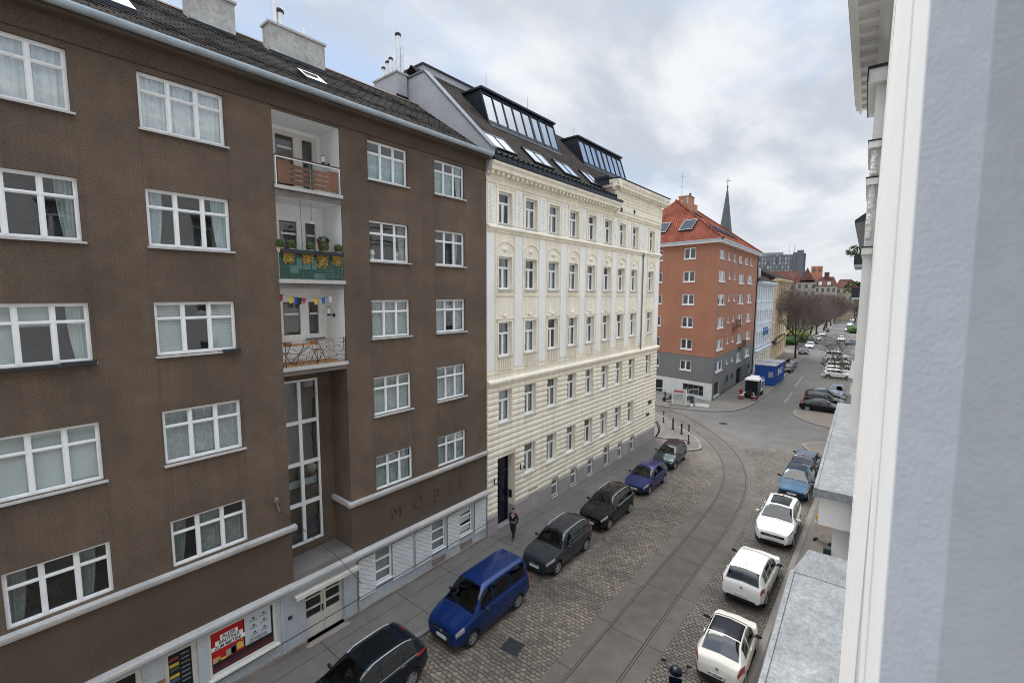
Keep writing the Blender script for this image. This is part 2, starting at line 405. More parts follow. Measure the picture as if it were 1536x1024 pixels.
def text_mesh(body, size, depth=.0, bold=0.):
    cu = bpy.data.curves.new('t', 'FONT'); cu.body = body; cu.size = size; cu.extrude = depth; cu.offset = bold
    cu.align_x = 'CENTER'; cu.align_y = 'CENTER'; cu.resolution_u = 3
    o = bpy.data.objects.new('t', cu); COL.objects.link(o)
    bpy.context.view_layer.update()
    me = bpy.data.meshes.new_from_object(o.evaluated_get(bpy.context.evaluated_depsgraph_get()))
    bpy.data.objects.remove(o); bpy.data.curves.remove(cu)
    return me
FACE = Matrix.Rotation(R(90), 4, 'X')      # text upright, readable from -Y
def lettering(name, body, size, loc, material, parent, depth=.01, bold=0., squash=1., M=None):
    me = text_mesh(body, size, depth, bold); me.materials.clear(); me.materials.append(material)
    return link(name, me, parent, (M or Matrix()) @ T(*loc) @ FACE @ Matrix.Diagonal((squash, 1, 1, 1)))

def wall_holes(mb, x0, x1, z0, z1, holes, mi=0, rmi=None, y=0., depth=.2):
    """a facade sheet at Y=y with rectangular openings and their reveals"""
    rmi = mi if rmi is None else rmi
    xs = sorted({x0, x1, *[h[0] for h in holes], *[h[1] for h in holes]})
    zs = sorted({z0, z1, *[h[2] for h in holes], *[h[3] for h in holes]})
    xs = [x for x in xs if x0 <= x <= x1]; zs = [z for z in zs if z0 <= z <= z1]
    def inh(cx, cz): return any(h[0] < cx < h[1] and h[2] < cz < h[3] for h in holes)
    for a, b in zip(xs, xs[1:]):
        run = None
        for c, d in zip(zs, zs[1:]):
            if inh((a + b) / 2, (c + d) / 2):
                if run is not None: mb.quad((a, y, run), (b, y, run), (b, y, c), (a, y, c), mi); run = None
            elif run is None: run = c
        if run is not None: mb.quad((a, y, run), (b, y, run), (b, y, zs[-1]), (a, y, zs[-1]), mi)
    for h in holes:
        a, b, c, d = h[:4]; e = h[4] if len(h) > 4 else depth
        mb.quad((a, y, c), (a, y + e, c), (a, y + e, d), (a, y, d), rmi)
        mb.quad((b, y, c), (b, y + e, c), (b, y + e, d), (b, y, d), rmi)
        mb.quad((a, y, d), (b, y, d), (b, y + e, d), (a, y + e, d), rmi)
        mb.quad((a, y, c), (b, y, c), (b, y + e, c), (a, y + e, c), rmi)

# ---------------------------------------------------------------- windows
def frame_rect(mb, x0, x1, z0, z1, w, y0, y1, mi=0):
    mb.box(x0, x0 + w, y0, y1, z0, z1, mi); mb.box(x1 - w, x1, y0, y1, z0, z1, mi)
    mb.box(x0 + w, x1 - w, y0, y1, z0, z0 + w, mi); mb.box(x0 + w, x1 - w, y0, y1, z1 - w, z1, mi)
def cloth(mb, x0, x1, z0, z1, y, amp=.035, wl=.13, taper=0., mi=0):
    n = max(4, int((x1 - x0) / wl * 5)); k = 5; vs = []
    ph = random.uniform(0, 6)
    for j in range(k):
        f = j / (k - 1); z = z0 + (z1 - z0) * f
        sh = taper * (1 - f) * (1 - f)
        for i in range(n + 1):
            u = i / n
            x = x0 + (x1 - x0) * u
            x = x + sh * (x0 + .12 * (x1 - x0) - x) if taper > 0 else x - sh * (x1 - .12 * (x1 - x0) - x)
            vs.append((x, y + amp * math.sin(ph + u * (x1 - x0) / wl * 2 * PI) * (.6 + .4 * f), z))
    fs = [(j * (n + 1) + i, j * (n + 1) + i + 1, (j + 1) * (n + 1) + i + 1, (j + 1) * (n + 1) + i) for j in range(k - 1) for i in range(n)]
    mb.add(vs, fs, mi)
def slats(mb, x0, x1, z0, z1, y, pitch=.05, mi=0):
    z = z0
    while z < z1:
        mb.quad((x0, y, z), (x1, y, z), (x1, y + .022, z + pitch * .86), (x0, y + .022, z + pitch * .86), mi); z += pitch
WCACHE = {}
def win_parts(key, w, h, n=3, transom=.70, fw=.06, mull=.06, style='none', frame='white', split_low=False, sillw=.08, sill='white', yd=.0):
    """window meshes in local space: X 0..w, Z 0..h, front of the frame at Y=0"""
    if key in WCACHE: return WCACHE[key]
    f = MB(); g = MB(); cl = []; r = MB(); s = MB()
    frame_rect(f, 0, w, 0, h, fw, 0, .09)
    cw = (w - 2 * fw - (n - 1) * mull) / n
    cells = []
    for i in range(n):
        a = fw + i * (cw + mull)
        if i: f.box(a - mull, a, -.012, .088, fw, h - fw)
        cells.append((a, a + cw))
    zt = h * transom; TB, SB = (.012, .03) if n > 1 else (.03, .026)
    for a, b in cells:
        f.box(a, b, -.006, .086, zt - TB, zt + TB)
        for (c0, c1) in ((fw, zt - TB), (zt + TB, h - fw)):
            subs = [(a, b)]
            if split_low and c0 == fw:
                m = (a + b) / 2; f.box(m - .05, m + .05, -.004, .084, c0, c1); subs = [(a, m - .05), (m + .05, b)]
            for (p, q) in subs:
                frame_rect(f, p, q, c0, c1, SB, .014, .07)
                g.quad((p, .045, c0), (q, .045, c0), (q, .045, c1), (p, .045, c1))
    y = .16
    cm = 'curtain'
    def per(i): return style[i] if isinstance(style, (list, tuple)) else style
    for i, (a, b) in enumerate(cells):
        st = per(i); c = MB()
        if st in ('sheer', 'lace', 'teal2', 'half'):
            cloth(c, a - .02, b + .02, fw * .6, h - fw * .6 if st != 'half' else zt, y, .02 if st == 'lace' else .03)
        elif st == 'L': cloth(c, a, a + (b - a) * .62, fw, h - fw, y, .04, .1, .35)
        elif st == 'R': cloth(c, a + (b - a) * .38, b, fw, h - fw, y, .04, .1, -.35)
        elif st == 'blind': slats(c, a - .01, b + .01, fw, h - fw, y - .05)
        elif st == 'topblind': slats(c, a - .01, b + .01, zt - .1, h - fw, y - .05)
        if c.v: cl.append(c)
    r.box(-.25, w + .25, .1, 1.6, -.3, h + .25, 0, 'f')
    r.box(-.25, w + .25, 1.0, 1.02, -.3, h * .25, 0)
    if sill:
        s.box(-.05, w + .07, -.02 - sillw, .02, -.045 if n > 1 else -.06, -.012)
        s.box(-.05, w + .07, -.02 - sillw, -.008 - sillw, -.065 if n > 1 else -.10, -.045 if n > 1 else -.06)
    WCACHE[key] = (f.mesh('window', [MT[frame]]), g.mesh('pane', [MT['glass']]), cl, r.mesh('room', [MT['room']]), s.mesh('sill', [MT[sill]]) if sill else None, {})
    return WCACHE[key]
def put_window(parent, M, key, cmat='curtain', glassmat=None, **kw):
    f, g, c, r, s, cm = win_parts(key, **kw)
    o = link('window', f, parent, M)
    link('pane', g, o)
    for i, q in enumerate(c):
        if (i, cmat) not in cm: cm[i, cmat] = q.mesh('curtain', [MT[cmat]], 60)
        link('curtain' if 'blind' not in cmat else 'blind', cm[i, cmat], o)
    link('room', r, o)
    if s: link('sill', s, o)
    return o
# ================================================================ brown apartment house (local X runs along the street, local Y into the house)
BR = thing('apartment_building', 'dark brown rendered apartment house with white casement windows and three stacked loggias', 'building', (-16, 0, 0), R(90))
ROWB = [(17.58, 19.06), (14.44, 16.01), (11.36, 12.88), (8.16, 9.74), (4.97, 6.42)]
COLB = [(.26, 2.26), (3.62, 5.70), (10.65, 12.55), (14.03, 15.88)]
LX0, LX1 = 7.10, 9.48
holes = [(a, b, c, d, .14) for a, b in COLB for c, d in ROWB]
w = MB()
X0 = -9.0; X1 = 17.4
for hs, a, b in ((holes[:10] + [(-4.6, -2.6, c, d, .14) for c, d in ROWB], X0, LX0), (holes[10:], LX1, X1)):
    wall_holes(w, a, b, 4.9, 19.22, hs, 0)
LOG = [(16.72, 19.12), (13.60, 16.40), (10.56, 13.31)]
# frieze under the eaves, standing a little proud
w.box(X0, X1, -.05, .3, 19.22, 19.74, 1)
w.box(LX0, LX1, .0, .3, 19.12, 19.22, 1)
# loggia slab fronts
for z0, z1 in ((16.40, 16.62), (13.31, 13.50), (10.28, 10.46)):
    w.box(LX0, LX1, .0, 1.5, z0, z1, 2)
# dark recess below the loggias (stair window)
w.quad((LX0, 0, 2.97), (LX0, 1.3, 2.97), (LX0, 1.3, 10.28), (LX0, 0, 10.28), 0)
w.quad((LX1, 0, 2.97), (LX1, 1.3, 2.97), (LX1, 1.3, 10.28), (LX1, 0, 10.28), 0)
wall_holes(w, LX0, LX1, 2.97, 10.28, [(7.42, 8.96, 3.30, 9.86, .12)], 0, y=1.25)
w.box(LX0, LX1, -.02, 1.3, 2.76, 2.97, 2)
# lower band (old lettering) and ground floor backing
w.quad((X0, 0, 2.74), (LX0, 0, 2.74), (LX0, 0, 4.9), (X0, 0, 4.9), 1)
w.quad((LX1, 0, 2.74), (X1, 0, 2.74), (X1, 0, 4.9), (LX1, 0, 4.9), 1)
w.box(X0, X1, 1.62, 11.5, 0, 19.7, 1)
w.quad((X1, 0, 0), (X1, 1.62, 0), (X1, 1.62, 19.7), (X1, 0, 19.7), 1)
w.quad((X0, 0, 0), (X0, 1.62, 0), (X0, 1.62, 19.7), (X0, 0, 19.7), 1)
w.build('wall', [MT['brown'], MT['brown_band'], MT['concrete']], BR)
# loggia linings
for i, (z0, z1) in enumerate(LOG):
    l = MB()
    zt = [19.12, 16.40, 13.31][i]
    l.quad((LX0, .05, z0 - .1), (LX0, 1.4, z0 - .1), (LX0, 1.4, zt), (LX0, .05, zt))
    l.quad((LX1, .03, z0 - .1), (LX1, 1.4, z0 - .1), (LX1, 1.4, zt), (LX1, .03, zt))
    l.quad((LX0, .03, zt - .004), (LX1, .03, zt - .004), (LX1, 1.4, zt - .004), (LX0, 1.4, zt - .004))
    hz = (16.72, 13.6, 10.56)[i]
    top = (18.98, 15.95, 12.98)[i]
    bot = hz + .02 if i < 2 else 11.42
    wall_holes(l, LX0, LX1, z0 - .1, zt, [(7.62, 9.32, bot, top, .06)], 0, y=1.38)
    l.box(LX0, LX1, -.06, 1.38, z0 - .11, z0 - .005, 0 if i < 2 else 1)
    l.build('loggia', [MT['loggia'], MT['deck']], BR)
    e = MB(); e.box(LX0 - .03, LX1 + .03, -.09, -.0, z0 - .11, z0 + .015)
    e.build('balcony_edge', [MT['stone']], BR)
    # balcony door and window unit
    d = MB(); g = MB(); r = MB()
    frame_rect(d, 7.62, 9.32, bot, top, .09, 1.36, 1.46)
    d.box(8.50, 8.68, 1.345, 1.455, bot + .09, top - .09)
    for (a, b) in ((7.71, 8.50), (8.68, 9.23)):
        frame_rect(d, a, b, bot + .09, top - .09, .075, 1.35, 1.45)
        zz = top - .09 - .075 - (.45 if i else .42)
        if not (i == 0 and a > 8.6): d.box(a + .13, b - .13, 1.352, 1.44, zz - .035, zz + .035)
        g.quad((a + .1, 1.42, bot + .2), (b - .1, 1.42, bot + .2), (b - .1, 1.42, top - .2), (a + .1, 1.42, top - .2))
    r.box(7.5, 9.4, 1.47, 3.0, bot, top + .1, 0, 'f')
    do = d.build('balcony_door', [MT['cream_frame'] if i == 0 else MT['white']], BR)
    g.build('pane', [MT['glass']], do); r.build('room', [MT['room']], do)
    if i == 2:
        sl = MB(); sl.box(8.62, 9.36, 1.26, 1.37, 11.36, 11.42); sl.build('sill', [MT['concrete']], do)
# tall stair window
d = MB(); g = MB(); r = MB(); bl = MB()
frame_rect(d, 7.42, 8.96, 3.30, 9.86, .085, 1.30, 1.40)
d.box(8.14, 8.27, 1.285, 1.395, 3.385, 9.775)
for z in (4.94, 6.56, 8.2):
    d.box(7.505, 8.875, 1.292, 1.39, z - .07, z + .07)
for a, b in ((7.505, 8.14), (8.27, 8.875)):
    for c0, c1 in ((3.385, 4.87), (5.01, 6.49), (6.63, 8.13), (8.27, 9.775)):
        g.quad((a, 1.34, c0), (b, 1.34, c0), (b, 1.34, c1), (a, 1.34, c1))
r.box(7.2, 9.1, 1.4, 3.2, 2.9, 10, 0, 'f'); r.box(7.2, 9.1, 1.9, 2.4, 5.2, 5.4); r.box(7.2, 9.1, 2.1, 3.0, 8.1, 8.3)
do = d.build('stair_window', [MT['white']], BR)
g.build('pane', [MT['glass']], do); r.build('room', [MT['room']], do)
bl.box(7.5, 8.9, 1.55, 1.6, 5.55, 5.82); bl.build('blind', [MT['lace']], do)
# windows
ST = {(0, 0): ('n', 'sheer', 'sheer'), (0, 1): ('n', 'n', 'R'), (0, 2): ('blind', 'topblind', 'R'), (0, 3): ('blind', 'blind', 'blind'), (0, 4): ('L', 'n', 'L'),
      (1, 0): ('sheer',) * 3, (1, 1): ('L', 'n', 'R'), (1, 2): ('blind', 'n', 'blind'), (1, 3): ('lace',) * 3, (1, 4): ('L', 'sheer', 'half'),
      (2, 0): ('half', 'half', 'half'), (2, 1): ('n', 'n', 'R'), (2, 2): ('lace',) * 3, (2, 3): ('lace',) * 3, (2, 4): ('lace', 'lace', 'lace'),
      (3, 0): ('half', 'half', 'R'), (3, 1): ('n', 'n', 'L'), (3, 2): ('lace', 'topblind', 'lace'), (3, 3): ('lace',) * 3, (3, 4): ('lace', 'lace', 'lace')}
CM = {(0, 0): 'curtain', (1, 0): 'curtain', (0, 1): 'lace', (1, 1): 'teal', (0, 2): 'blind', (1, 2): 'blind', (0, 3): 'blind', (1, 3): 'lace', (0, 4): 'drape', (1, 4): 'drape',
      (2, 0): 'teal', (3, 0): 'teal'}
for ci, (a, b) in enumerate(COLB):
    for ri, (c, d) in enumerate(ROWB):
        st = ST.get((ci, ri), ('n',) * 3); cmt = CM.get((ci, ri), 'lace')
        put_window(BR, T(a, .10, c), ('b', round(b - a, 2), round(d - c, 2), st, ri == 4), cmt, w=b - a, h=d - c, n=3, transom=.69, sillw=.17,
                   fw=.055 if ci < 2 else .045, mull=.06 if ci < 2 else .035, style=st, sill=None if ri == 4 else 'cream_sill')
for (c, d) in ROWB:
    put_window(BR, T(-4.6, .10, c), ('b', 2.0, round(d - c, 2), ('sheer',) * 3), 'curtain', w=2.0, h=d - c, style=('sheer',) * 3, fw=.06, mull=.085)
# dark rolled shades lying on two sills of the third row
for a, b in ((.35, 1.6), (1.62, 2.3), (5.25, 5.74)):
    m = MB(); m.box(a, b, -.17, -.03, 11.30, 11.37 if b < 2 else 11.40); m.build('sill_box', [MT['dark_metal']], BR)
for x in (11.0, 12.25):
    m = MB(); m.lathe([(.0, 0), (.09, 0), (.10, .1), (.04, .14), (.13, .18), (.10, .38), (0, .40)], (x, .42, 14.52), n=10); m.build('window_lamp', [MT['lampglass']], BR, 50)
# string courses
def ledge(mb, x0, x1, z0, z1, out, mi=0):
    mb.prism([(.02, z0), (-out * .75, z0), (-out * .75, z0 + (z1 - z0) * .35), (-out, z0 + (z1 - z0) * .45), (-out, z1 - .03), (.02, z1)], x0, x1, 'x', mi)
m = MB()
ledge(m, X0, 7.26, 4.74, 4.93, .17)
ledge(m, 9.32, X1, 4.74, 4.93, .17)
m.box(9.33, 9.475, -.0, 1.24, 4.76, 4.93)
m.build('string_course', [MT['stone']], BR)
m = MB()
m.prism([(.02, 2.44), (-.08, 2.44), (-.10, 2.58), (-.22, 2.61), (-.22, 2.71), (-.19, 2.75), (.02, 2.78)], X0, X1, 'x')
m.box(X0, X1, -.235, -.22, 2.615, 2.65, 1)
m.build('ground_floor_cornice', [MT['stone'], MT['zinc']], BR)
# the old relief letters on the band
for ch, x in (('M', 11.62), ('Ö', 12.80), ('B', 13.92), ('E', 14.83), ('L', 15.55)):
    lettering('relief_letter', ch, .86, (x, -.0, 3.74 + (.06 if ch == 'Ö' else 0)), MT['brown_band'], BR, .045, 0., .92)
# ground floor wall with openings
G0 = []
def gopen(*h): G0.append(h)
gopen(-1.6, .9, .2, 2.40, .3)
gopen(1.72, 2.68, .1, 2.40, .25)      # dark door at the edge of the picture
gopen(3.2, 4.06, .1, 2.40, .22)       # shop door
gopen(4.36, 6.42, .84, 2.40, .12)     # shop window
gopen(7.5, 9.05, .12, 2.16, .30)      # double door
for a, b in ((10.48, 11.29), (13.57, 14.40), (15.42, 16.27)): gopen(a, b, .95, 2.40, .14)
m = MB()
wall_holes(m, X0, X1, .05, 2.42, G0, 0, y=.02)
m.box(6.6, 6.72, -.01, .03, .05, 2.42, 0); m.box(4.06, 4.36, -.0, .03, .05, 2.42)
m.build('ground_floor_wall', [MT['gf']], BR)
m = MB()
m.box(X0, 7.45, -.06, .03, .0, .30, 0); m.box(9.1, X1, -.06, .03, .0, .22, 0)
m.box(9.62, 9.66, -.02, .03, .22, 2.42, 0)
m.build('footing', [MT['gf_tan']], BR)
MT['shutter_grey'] = mat('shutter_grey', (.56, .56, .56), .7, var=[(2, .1)])
# louvred panels
for a, b in ((9.69, 10.46), (11.33, 12.42), (12.58, 13.55), (14.56, 15.36), (16.47, 17.28)):
    m = MB(); z = .72
    m.box(a, b, -.02, .03, .66, .70); m.quad((a, .016, .7), (b, .016, .7), (b, .016, 2.40), (a, .016, 2.40), 1)  # dark sheet behind the slats stands in for shade in the gaps
    while z < 2.33:
        x = a; prev = None; n = max(4, int((b - a) / .09))
        vs = []
        for i in range(n + 1):
            wv = .012 * math.sin(i * 2.1 + z * 31) + .008 * math.sin(i * 3.7 + z * 17)
            xx = a + (b - a) * i / n
            vs += [(xx, -.0, z + wv), (xx, -.045, z - .002 + wv), (xx, .004, z + .052 + wv)]
        fs = []
        for i in range(n):
            for q in range(2): fs.append((i * 3 + q, i * 3 + 3 + q, i * 3 + 4 + q, i * 3 + 1 + q))
        m.add(vs, fs); z += .093
    m.build('louvre_panel', [MT['shutter_grey'], MT['dark_metal']], BR)
# small ground floor windows with two bars
for i, (a, b) in enumerate(((10.48, 11.29), (13.57, 14.40), (15.42, 16.27))):
    d = MB(); g = MB(); r = MB(); h0, h1 = .95, 2.40
    frame_rect(d, a, b, h0, h1, .05, .05, .12)
    for z in (1.42, 1.93): d.box(a + .05, b - .05, .04, .11, z - .03, z + .03)
    d.box(a - .02, b + .02, -.06, .05, h0 - .05, h0)
    g.quad((a, .09, h0), (b, .09, h0), (b, .09, h1), (a, .09, h1)); r.box(a, b, .14, 1.2, h0, h1, 0, 'f')
    o = d.build('ground_window', [MT['white']], BR); g.build('pane', [MT['glass']], o); r.build('room', [MT['room']], o)
    c = MB()
    if i == 2:
        for z in (1.05, 1.55, 2.0):
            c.add([(a + .06, .13, z), (b - .06, .13, z + .05), (b - .06, .16, z + .33), (a + .06, .16, z + .24)], [(0, 1, 2, 3)])
        c.build('blind', [MT['curtain']], o)
    else:
        c.quad((a, .2, h0), (b, .2, h0), (b, .2, h1), (a, .2, h1)); c.build('blind', [MT['lace']], o)
m = MB()
for a, b in ((13.6, 14.4), (15.45, 16.25)): m.box(a, b, -.025, .02, .3, .58)
m.build('vent_grille', [MT['gf_tan']], BR)
# double door under a small canopy
d = MB(); g = MB(); r = MB()
for a, b in ((7.5, 8.27), (8.285, 9.05)):
    frame_rect(d, a, b, .14, 2.14, .09, .20, .28); d.box(a + .09, b - .09, .21, .27, .23, .86)
    for z in (1.28, 1.70): d.box(a + .09, b - .09, .205, .275, z - .03, z + .03)
    d.box(a + .09, b - .09, .205, .275, .86, .94)
    g.quad((a + .09, .24, .94), (b - .09, .24, .94), (b - .09, .24, 2.05), (a + .09, .24, 2.05))
r.box(7.5, 9.05, .32, 1.3, .12, 2.16, 0, 'f')
o = d.build('entrance_door', [MT['cream_frame']], BR); g.build('pane', [MT['glass']], o); r.build('room', [MT['black']], o)
m = MB(); m.box(8.20, 8.22, .12, .2, 1.0, 1.25); m.build('handle', [MT['dark_metal']], o)
m = MB(); m.box(7.4, 9.15, -.25, .3, .02, .12); m.build('door_step', [MT['gf_tan']], BR)
m = MB(); m.box(7.05, 9.58, -.28, .02, 2.22, 2.30); m.box(7.05, 9.58, -.29, -.27, 2.17, 2.30); m.build('door_canopy', [MT['cream_frame']], BR)
# shop window, shop door
d = MB(); frame_rect(d, 4.36, 6.42, .84, 2.40, .07, .02, .12); d.box(4.30, 6.50, -.14, .06, .76, .84)
o = d.build('shop_window', [MT['cream_frame']], BR)
m = MB(); m.quad((4.43, .09, .91), (6.35, .09, .91), (6.35, .09, 2.33), (4.43, .09, 2.33), 0); m.quad((4.43, .086, .93), (6.35, .086, .93), (6.35, .086, 1.16), (4.43, .086, 1.16), 1)
m.quad((4.45, .085, .99), (6.33, .085, .99), (6.33, .085, 1.02), (4.45, .085, 1.02), 2)
m.build('window_backing', [MT['black'], mat('wine_red_strip', (.055, .008, .014), .4), mat('wine_red_line', (.11, .012, .022), .4)], o)
m = MB(); m.box(4.46, 5.40, .066, .082, 1.26, 2.30, 0)
for a, b, c, dd, k in ((4.47, 4.68, 1.27, 1.44, 3), (4.62, 4.86, 1.27, 1.34, 2), (4.86, 5.14, 1.30, 1.52, 1), (5.0, 5.16, 1.30, 1.56, 4), (5.17, 5.38, 1.34, 1.58, 2), (5.3, 5.37, 1.54, 1.66, 5)):
    m.box(a, b, .060, .064, c, dd, k)
pr = m.build('red_poster', [mat('poster_red', (.42, .012, .012), .35), mat('poster_green', (.30, .36, .24), .5), mat('poster_yellow', (.62, .42, .08), .5), mat('poster_skin', (.55, .32, .16), .5), mat('poster_blue', (.05, .07, .14), .5), mat('poster_orange', (.6, .16, .02), .5)], o)
for s, z, x, sz in (('ALLEK', 2.06, 4.97, .17), ('BAUTEILE', 1.90, 4.97, .165), ('ZUM MIETEN!', 1.75, 4.93, .15)):
    b = MB(); wd = len(s) * sz * .31
    b.box(x - wd, x + wd, .0615, .0655, z - sz * .46, z + sz * .46); b.build('text_plate', [MT['white']], pr)
    lettering('poster_text', s, sz, (x, .058, z), MT['print'], pr, .001, .004, .86)
m = MB(); m.box(5.44, 6.28, .066, .082, 1.30, 2.30)
wp = m.build('white_poster', [mat('poster_white', (.52, .55, .58), .4)], o)
m = MB()
for x, z in ((5.72, 2.12), (6.05, 2.14), (5.72, 1.86), (6.06, 1.90), (5.74, 1.60), (6.06, 1.62)):
    m.add([(x - .05, .062, z), (x + .05, .062, z + .01), (x + .04, .062, z + .07), (x - .03, .062, z + .06)], [(0, 1, 2, 3)])
    for k in range(2): m.box(x - .13, x + .12, .061, .064, z - .045 - k * .03, z - .03 - k * .03, 1)
m.build('poster_drawing', [MT['print'], mat('print_grey', (.18, .18, .2), .6)], wp)
for s, z in (('WIR BAUEN FÜR SIE', 1.43), ('AUCH IN IHRER NÄHE', 1.36)):
    lettering('poster_text', s, .075, (5.84, .061, z), MT['print'], wp, .001, .001, .82)
d = MB(); g = MB(); frame_rect(d, 3.2, 4.06, .1, 2.40, .13, .1, .2); g.box(3.33, 3.93, .16, .17, .23, 2.27, 0)
for i, (z, k) in enumerate(((2.05, 1), (1.86, 2), (1.72, 3), (1.5, 2), (1.36, 4), (1.12, 2), (.95, 3))): g.box(3.36, 3.60, .150, .156, z - .05, z + .05, k)
for z in (2.1, 1.95, 1.8, 1.65, 1.5, 1.35, 1.2): g.box(3.66, 3.88, .150, .156, z - .012, z + .012, 5)
o = d.build('shop_door', [MT['cream_frame']], BR)
g.build('door_poster', [MT['black'], mat('p1', (.25, .04, .05), .5), mat('p2', (.55, .38, .05), .5), mat('p3', (.04, .10, .06), .5), mat('p4', (.08, .10, .2), .5), mat('p5', (.3, .36, .36), .5)], o)
d = MB(); frame_rect(d, 1.72, 2.68, .1, 2.40, .12, .1, .2); d.box(1.84, 2.56, .17, .18, .2, 2.3, 1)
d.build('side_door', [MT['cream_frame'], MT['black']], BR)
m = MB(); m.box(-1.6, .9, .2, .22, .2, 2.4); m.build('shutter', [MT['dark_metal']], BR)
m = MB(); m.box(2.68, 3.2, -.03, .02, 1.62, 1.70); m.build('brass_sign', [mat('brass', (.30, .16, .06), .4, .4)], BR)
m = MB(); m.box(6.84, 6.98, -.01, .02, 1.44, 1.56); m.build('house_number', [MT['print']], BR)
# roof
rf = MB()
EY, EZ, RY, RZ_ = -.42, 19.86, 5.1, 23.52
nc = 27; dx = .42; nx_ = int((X1 - X0) / dx)
for i in range(nc):                       # slate courses, each lapping over the one below
    f0, f1 = i / nc, (i + 1) / nc; vs = []
    for k in range(nx_ + 1):
        x = X0 + (X1 - X0) * k / nx_; j = random.uniform(-.016, .016); j2 = random.uniform(0, .02)
        ya, za = EY + (RY - EY) * f0, EZ + (RZ_ - EZ) * f0; yb, zb = EY + (RY - EY) * f1, EZ + (RZ_ - EZ) * f1
        vs += [(x, ya - j, za - .02 + j * -.6), (x, ya - j, za + .035 + j2 + j * -.6), (x, yb, zb + .004)]
    fs = [(k * 3 + q, k * 3 + 3 + q, k * 3 + 4 + q, k * 3 + 1 + q) for k in range(nx_) for q in range(2)]
    rf.add(vs, fs, 0)
rf.quad((X0, RY, RZ_), (X1, RY, RZ_), (X1, 11.5, 19.5), (X0, 11.5, 19.5))
rf.quad((X0, EY, EZ), (X0, RY, RZ_), (X0, 11.5, 19.5), (X0, 0, 19.5))
rf.box(X0, X1, EY + .02, .2, 19.70, 19.83, 1)
ro = rf.build('roof', [tiles('slate_roof_x', (.085, .076, .070), (.125, .112, .102), (.016, .015, .014), .36, .15, 'X', .6, 1.0), MT['brown_band']], BR)
m = MB(); m.prism([(RY - .14, RZ_ - .02), (RY, RZ_ + .10), (RY + .14, RZ_ - .02)], X0, X1, 'x'); m.build('ridge_cap', [mat('ridge_rust', (.13, .075, .05), .8, var=[(3, .3)])], ro)
m = MB()
n = 10
pts = [(EY - .14 + .12 * math.cos(PI * (1 + i / n)), 19.90 + .13 * math.sin(PI * (1 + i / n))) for i in range(n + 1)]
m.prism(pts + [(EY - .03, 19.94), (EY - .25, 19.94)], X0, X1 - .15, 'x'); m.build('gutter', [MT['zinc']], ro, 40)
def on_roof(y): return EZ + (RZ_ - EZ) * (y - EY) / (RY - EY)
for x0, x1, y0, y1 in ((8.95, 9.75, 1.15, 1.85), (3.2, 4.1, 1.55, 2.3)):
    m = MB()
    m.add([(x0, y0, on_roof(y0) + .02), (x1, y0, on_roof(y0) + .02), (x1, y1, on_roof(y1) + .04), (x0, y1, on_roof(y1) + .04),
           (x0, y0, on_roof(y0) + .16), (x1, y0, on_roof(y0) + .16), (x1, y1, on_roof(y1) + .20), (x0, y1, on_roof(y1) + .20)],
          [(0, 1, 5, 4), (1, 2, 6, 5), (2, 3, 7, 6), (3, 0, 4, 7), (4, 5, 6, 7)])
    o = m.build('skylight', [MT['anthracite']], ro)
    m = MB(); m.quad((x0 + .1, y0 + .1, on_roof(y0 + .1) + .172), (x1 - .1, y0 + .1, on_roof(y0 + .1) + .172), (x1 - .1, y1 - .1, on_roof(y1 - .1) + .202), (x0 + .1, y1 - .1, on_roof(y1 - .1) + .202)); m.build('pane', [MT['glass_sky']], o)
def chimney(x0, x1, y0, y1, z0, z1, flues, mt='chimney', parent=ro):
    m = MB(); m.box(x0, x1, y0, y1, z0, z1, 0); m.box(x0 - .06, x1 + .06, y0 - .06, y1 + .06, z1, z1 + .09, 1)
    m.box(x0 - .03, x1 + .03, y0 - .03, y0 + .1, on_roof(y0) - .05, on_roof(y0) + .10, 2)
    o = m.build('chimney', [MT[mt], MT['stone'], MT['anthracite']], parent)
    for (fx, fy, r, h, cap) in flues:
        m = MB(); m.cyl((fx, fy, z1 + .05), (fx, fy, z1 + h), r, n=10)
        if cap: m.cyl((fx, fy, z1 + h), (fx, fy, z1 + h + .05), r * 1.35, n=10, mi=1); m.ball((fx, fy, z1 + h + .06), r * 1.3, 8, 5, 1)
        m.build('flue', [MT['steel_pipe'], MT['dark_metal']], o, 40)
    return o
chimney(6.22, 7.70, 4.0, 4.75, 22.3, 24.0, [])
chimney(8.95, 11.3, 4.0, 4.62, 22.2, 23.92, [(9.32, 4.3, .10, 1.5, False), (9.55, 4.3, .12, .72, True), (10.0, 4.3, .09, .28, False), (10.55, 4.3, .085, .52, False)])
# firewall chimney with the white flues
chimney(16.55, 17.25, 5.85, 8.0, 22.0, 25.25, [(16.9, 7.55, .09, .75, True), (16.9, 7.15, .10, .95, True), (16.9, 6.85, .10, 1.05, True), (16.9, 6.45, .085, .95, False), (16.9, 6.15, .13, 2.1, True), (17.05, 6.02, .09, 1.5, False)], 'firewall')
# ---- things on and at the loggias
def world(x, y, z): return (-16 - y, x, z)
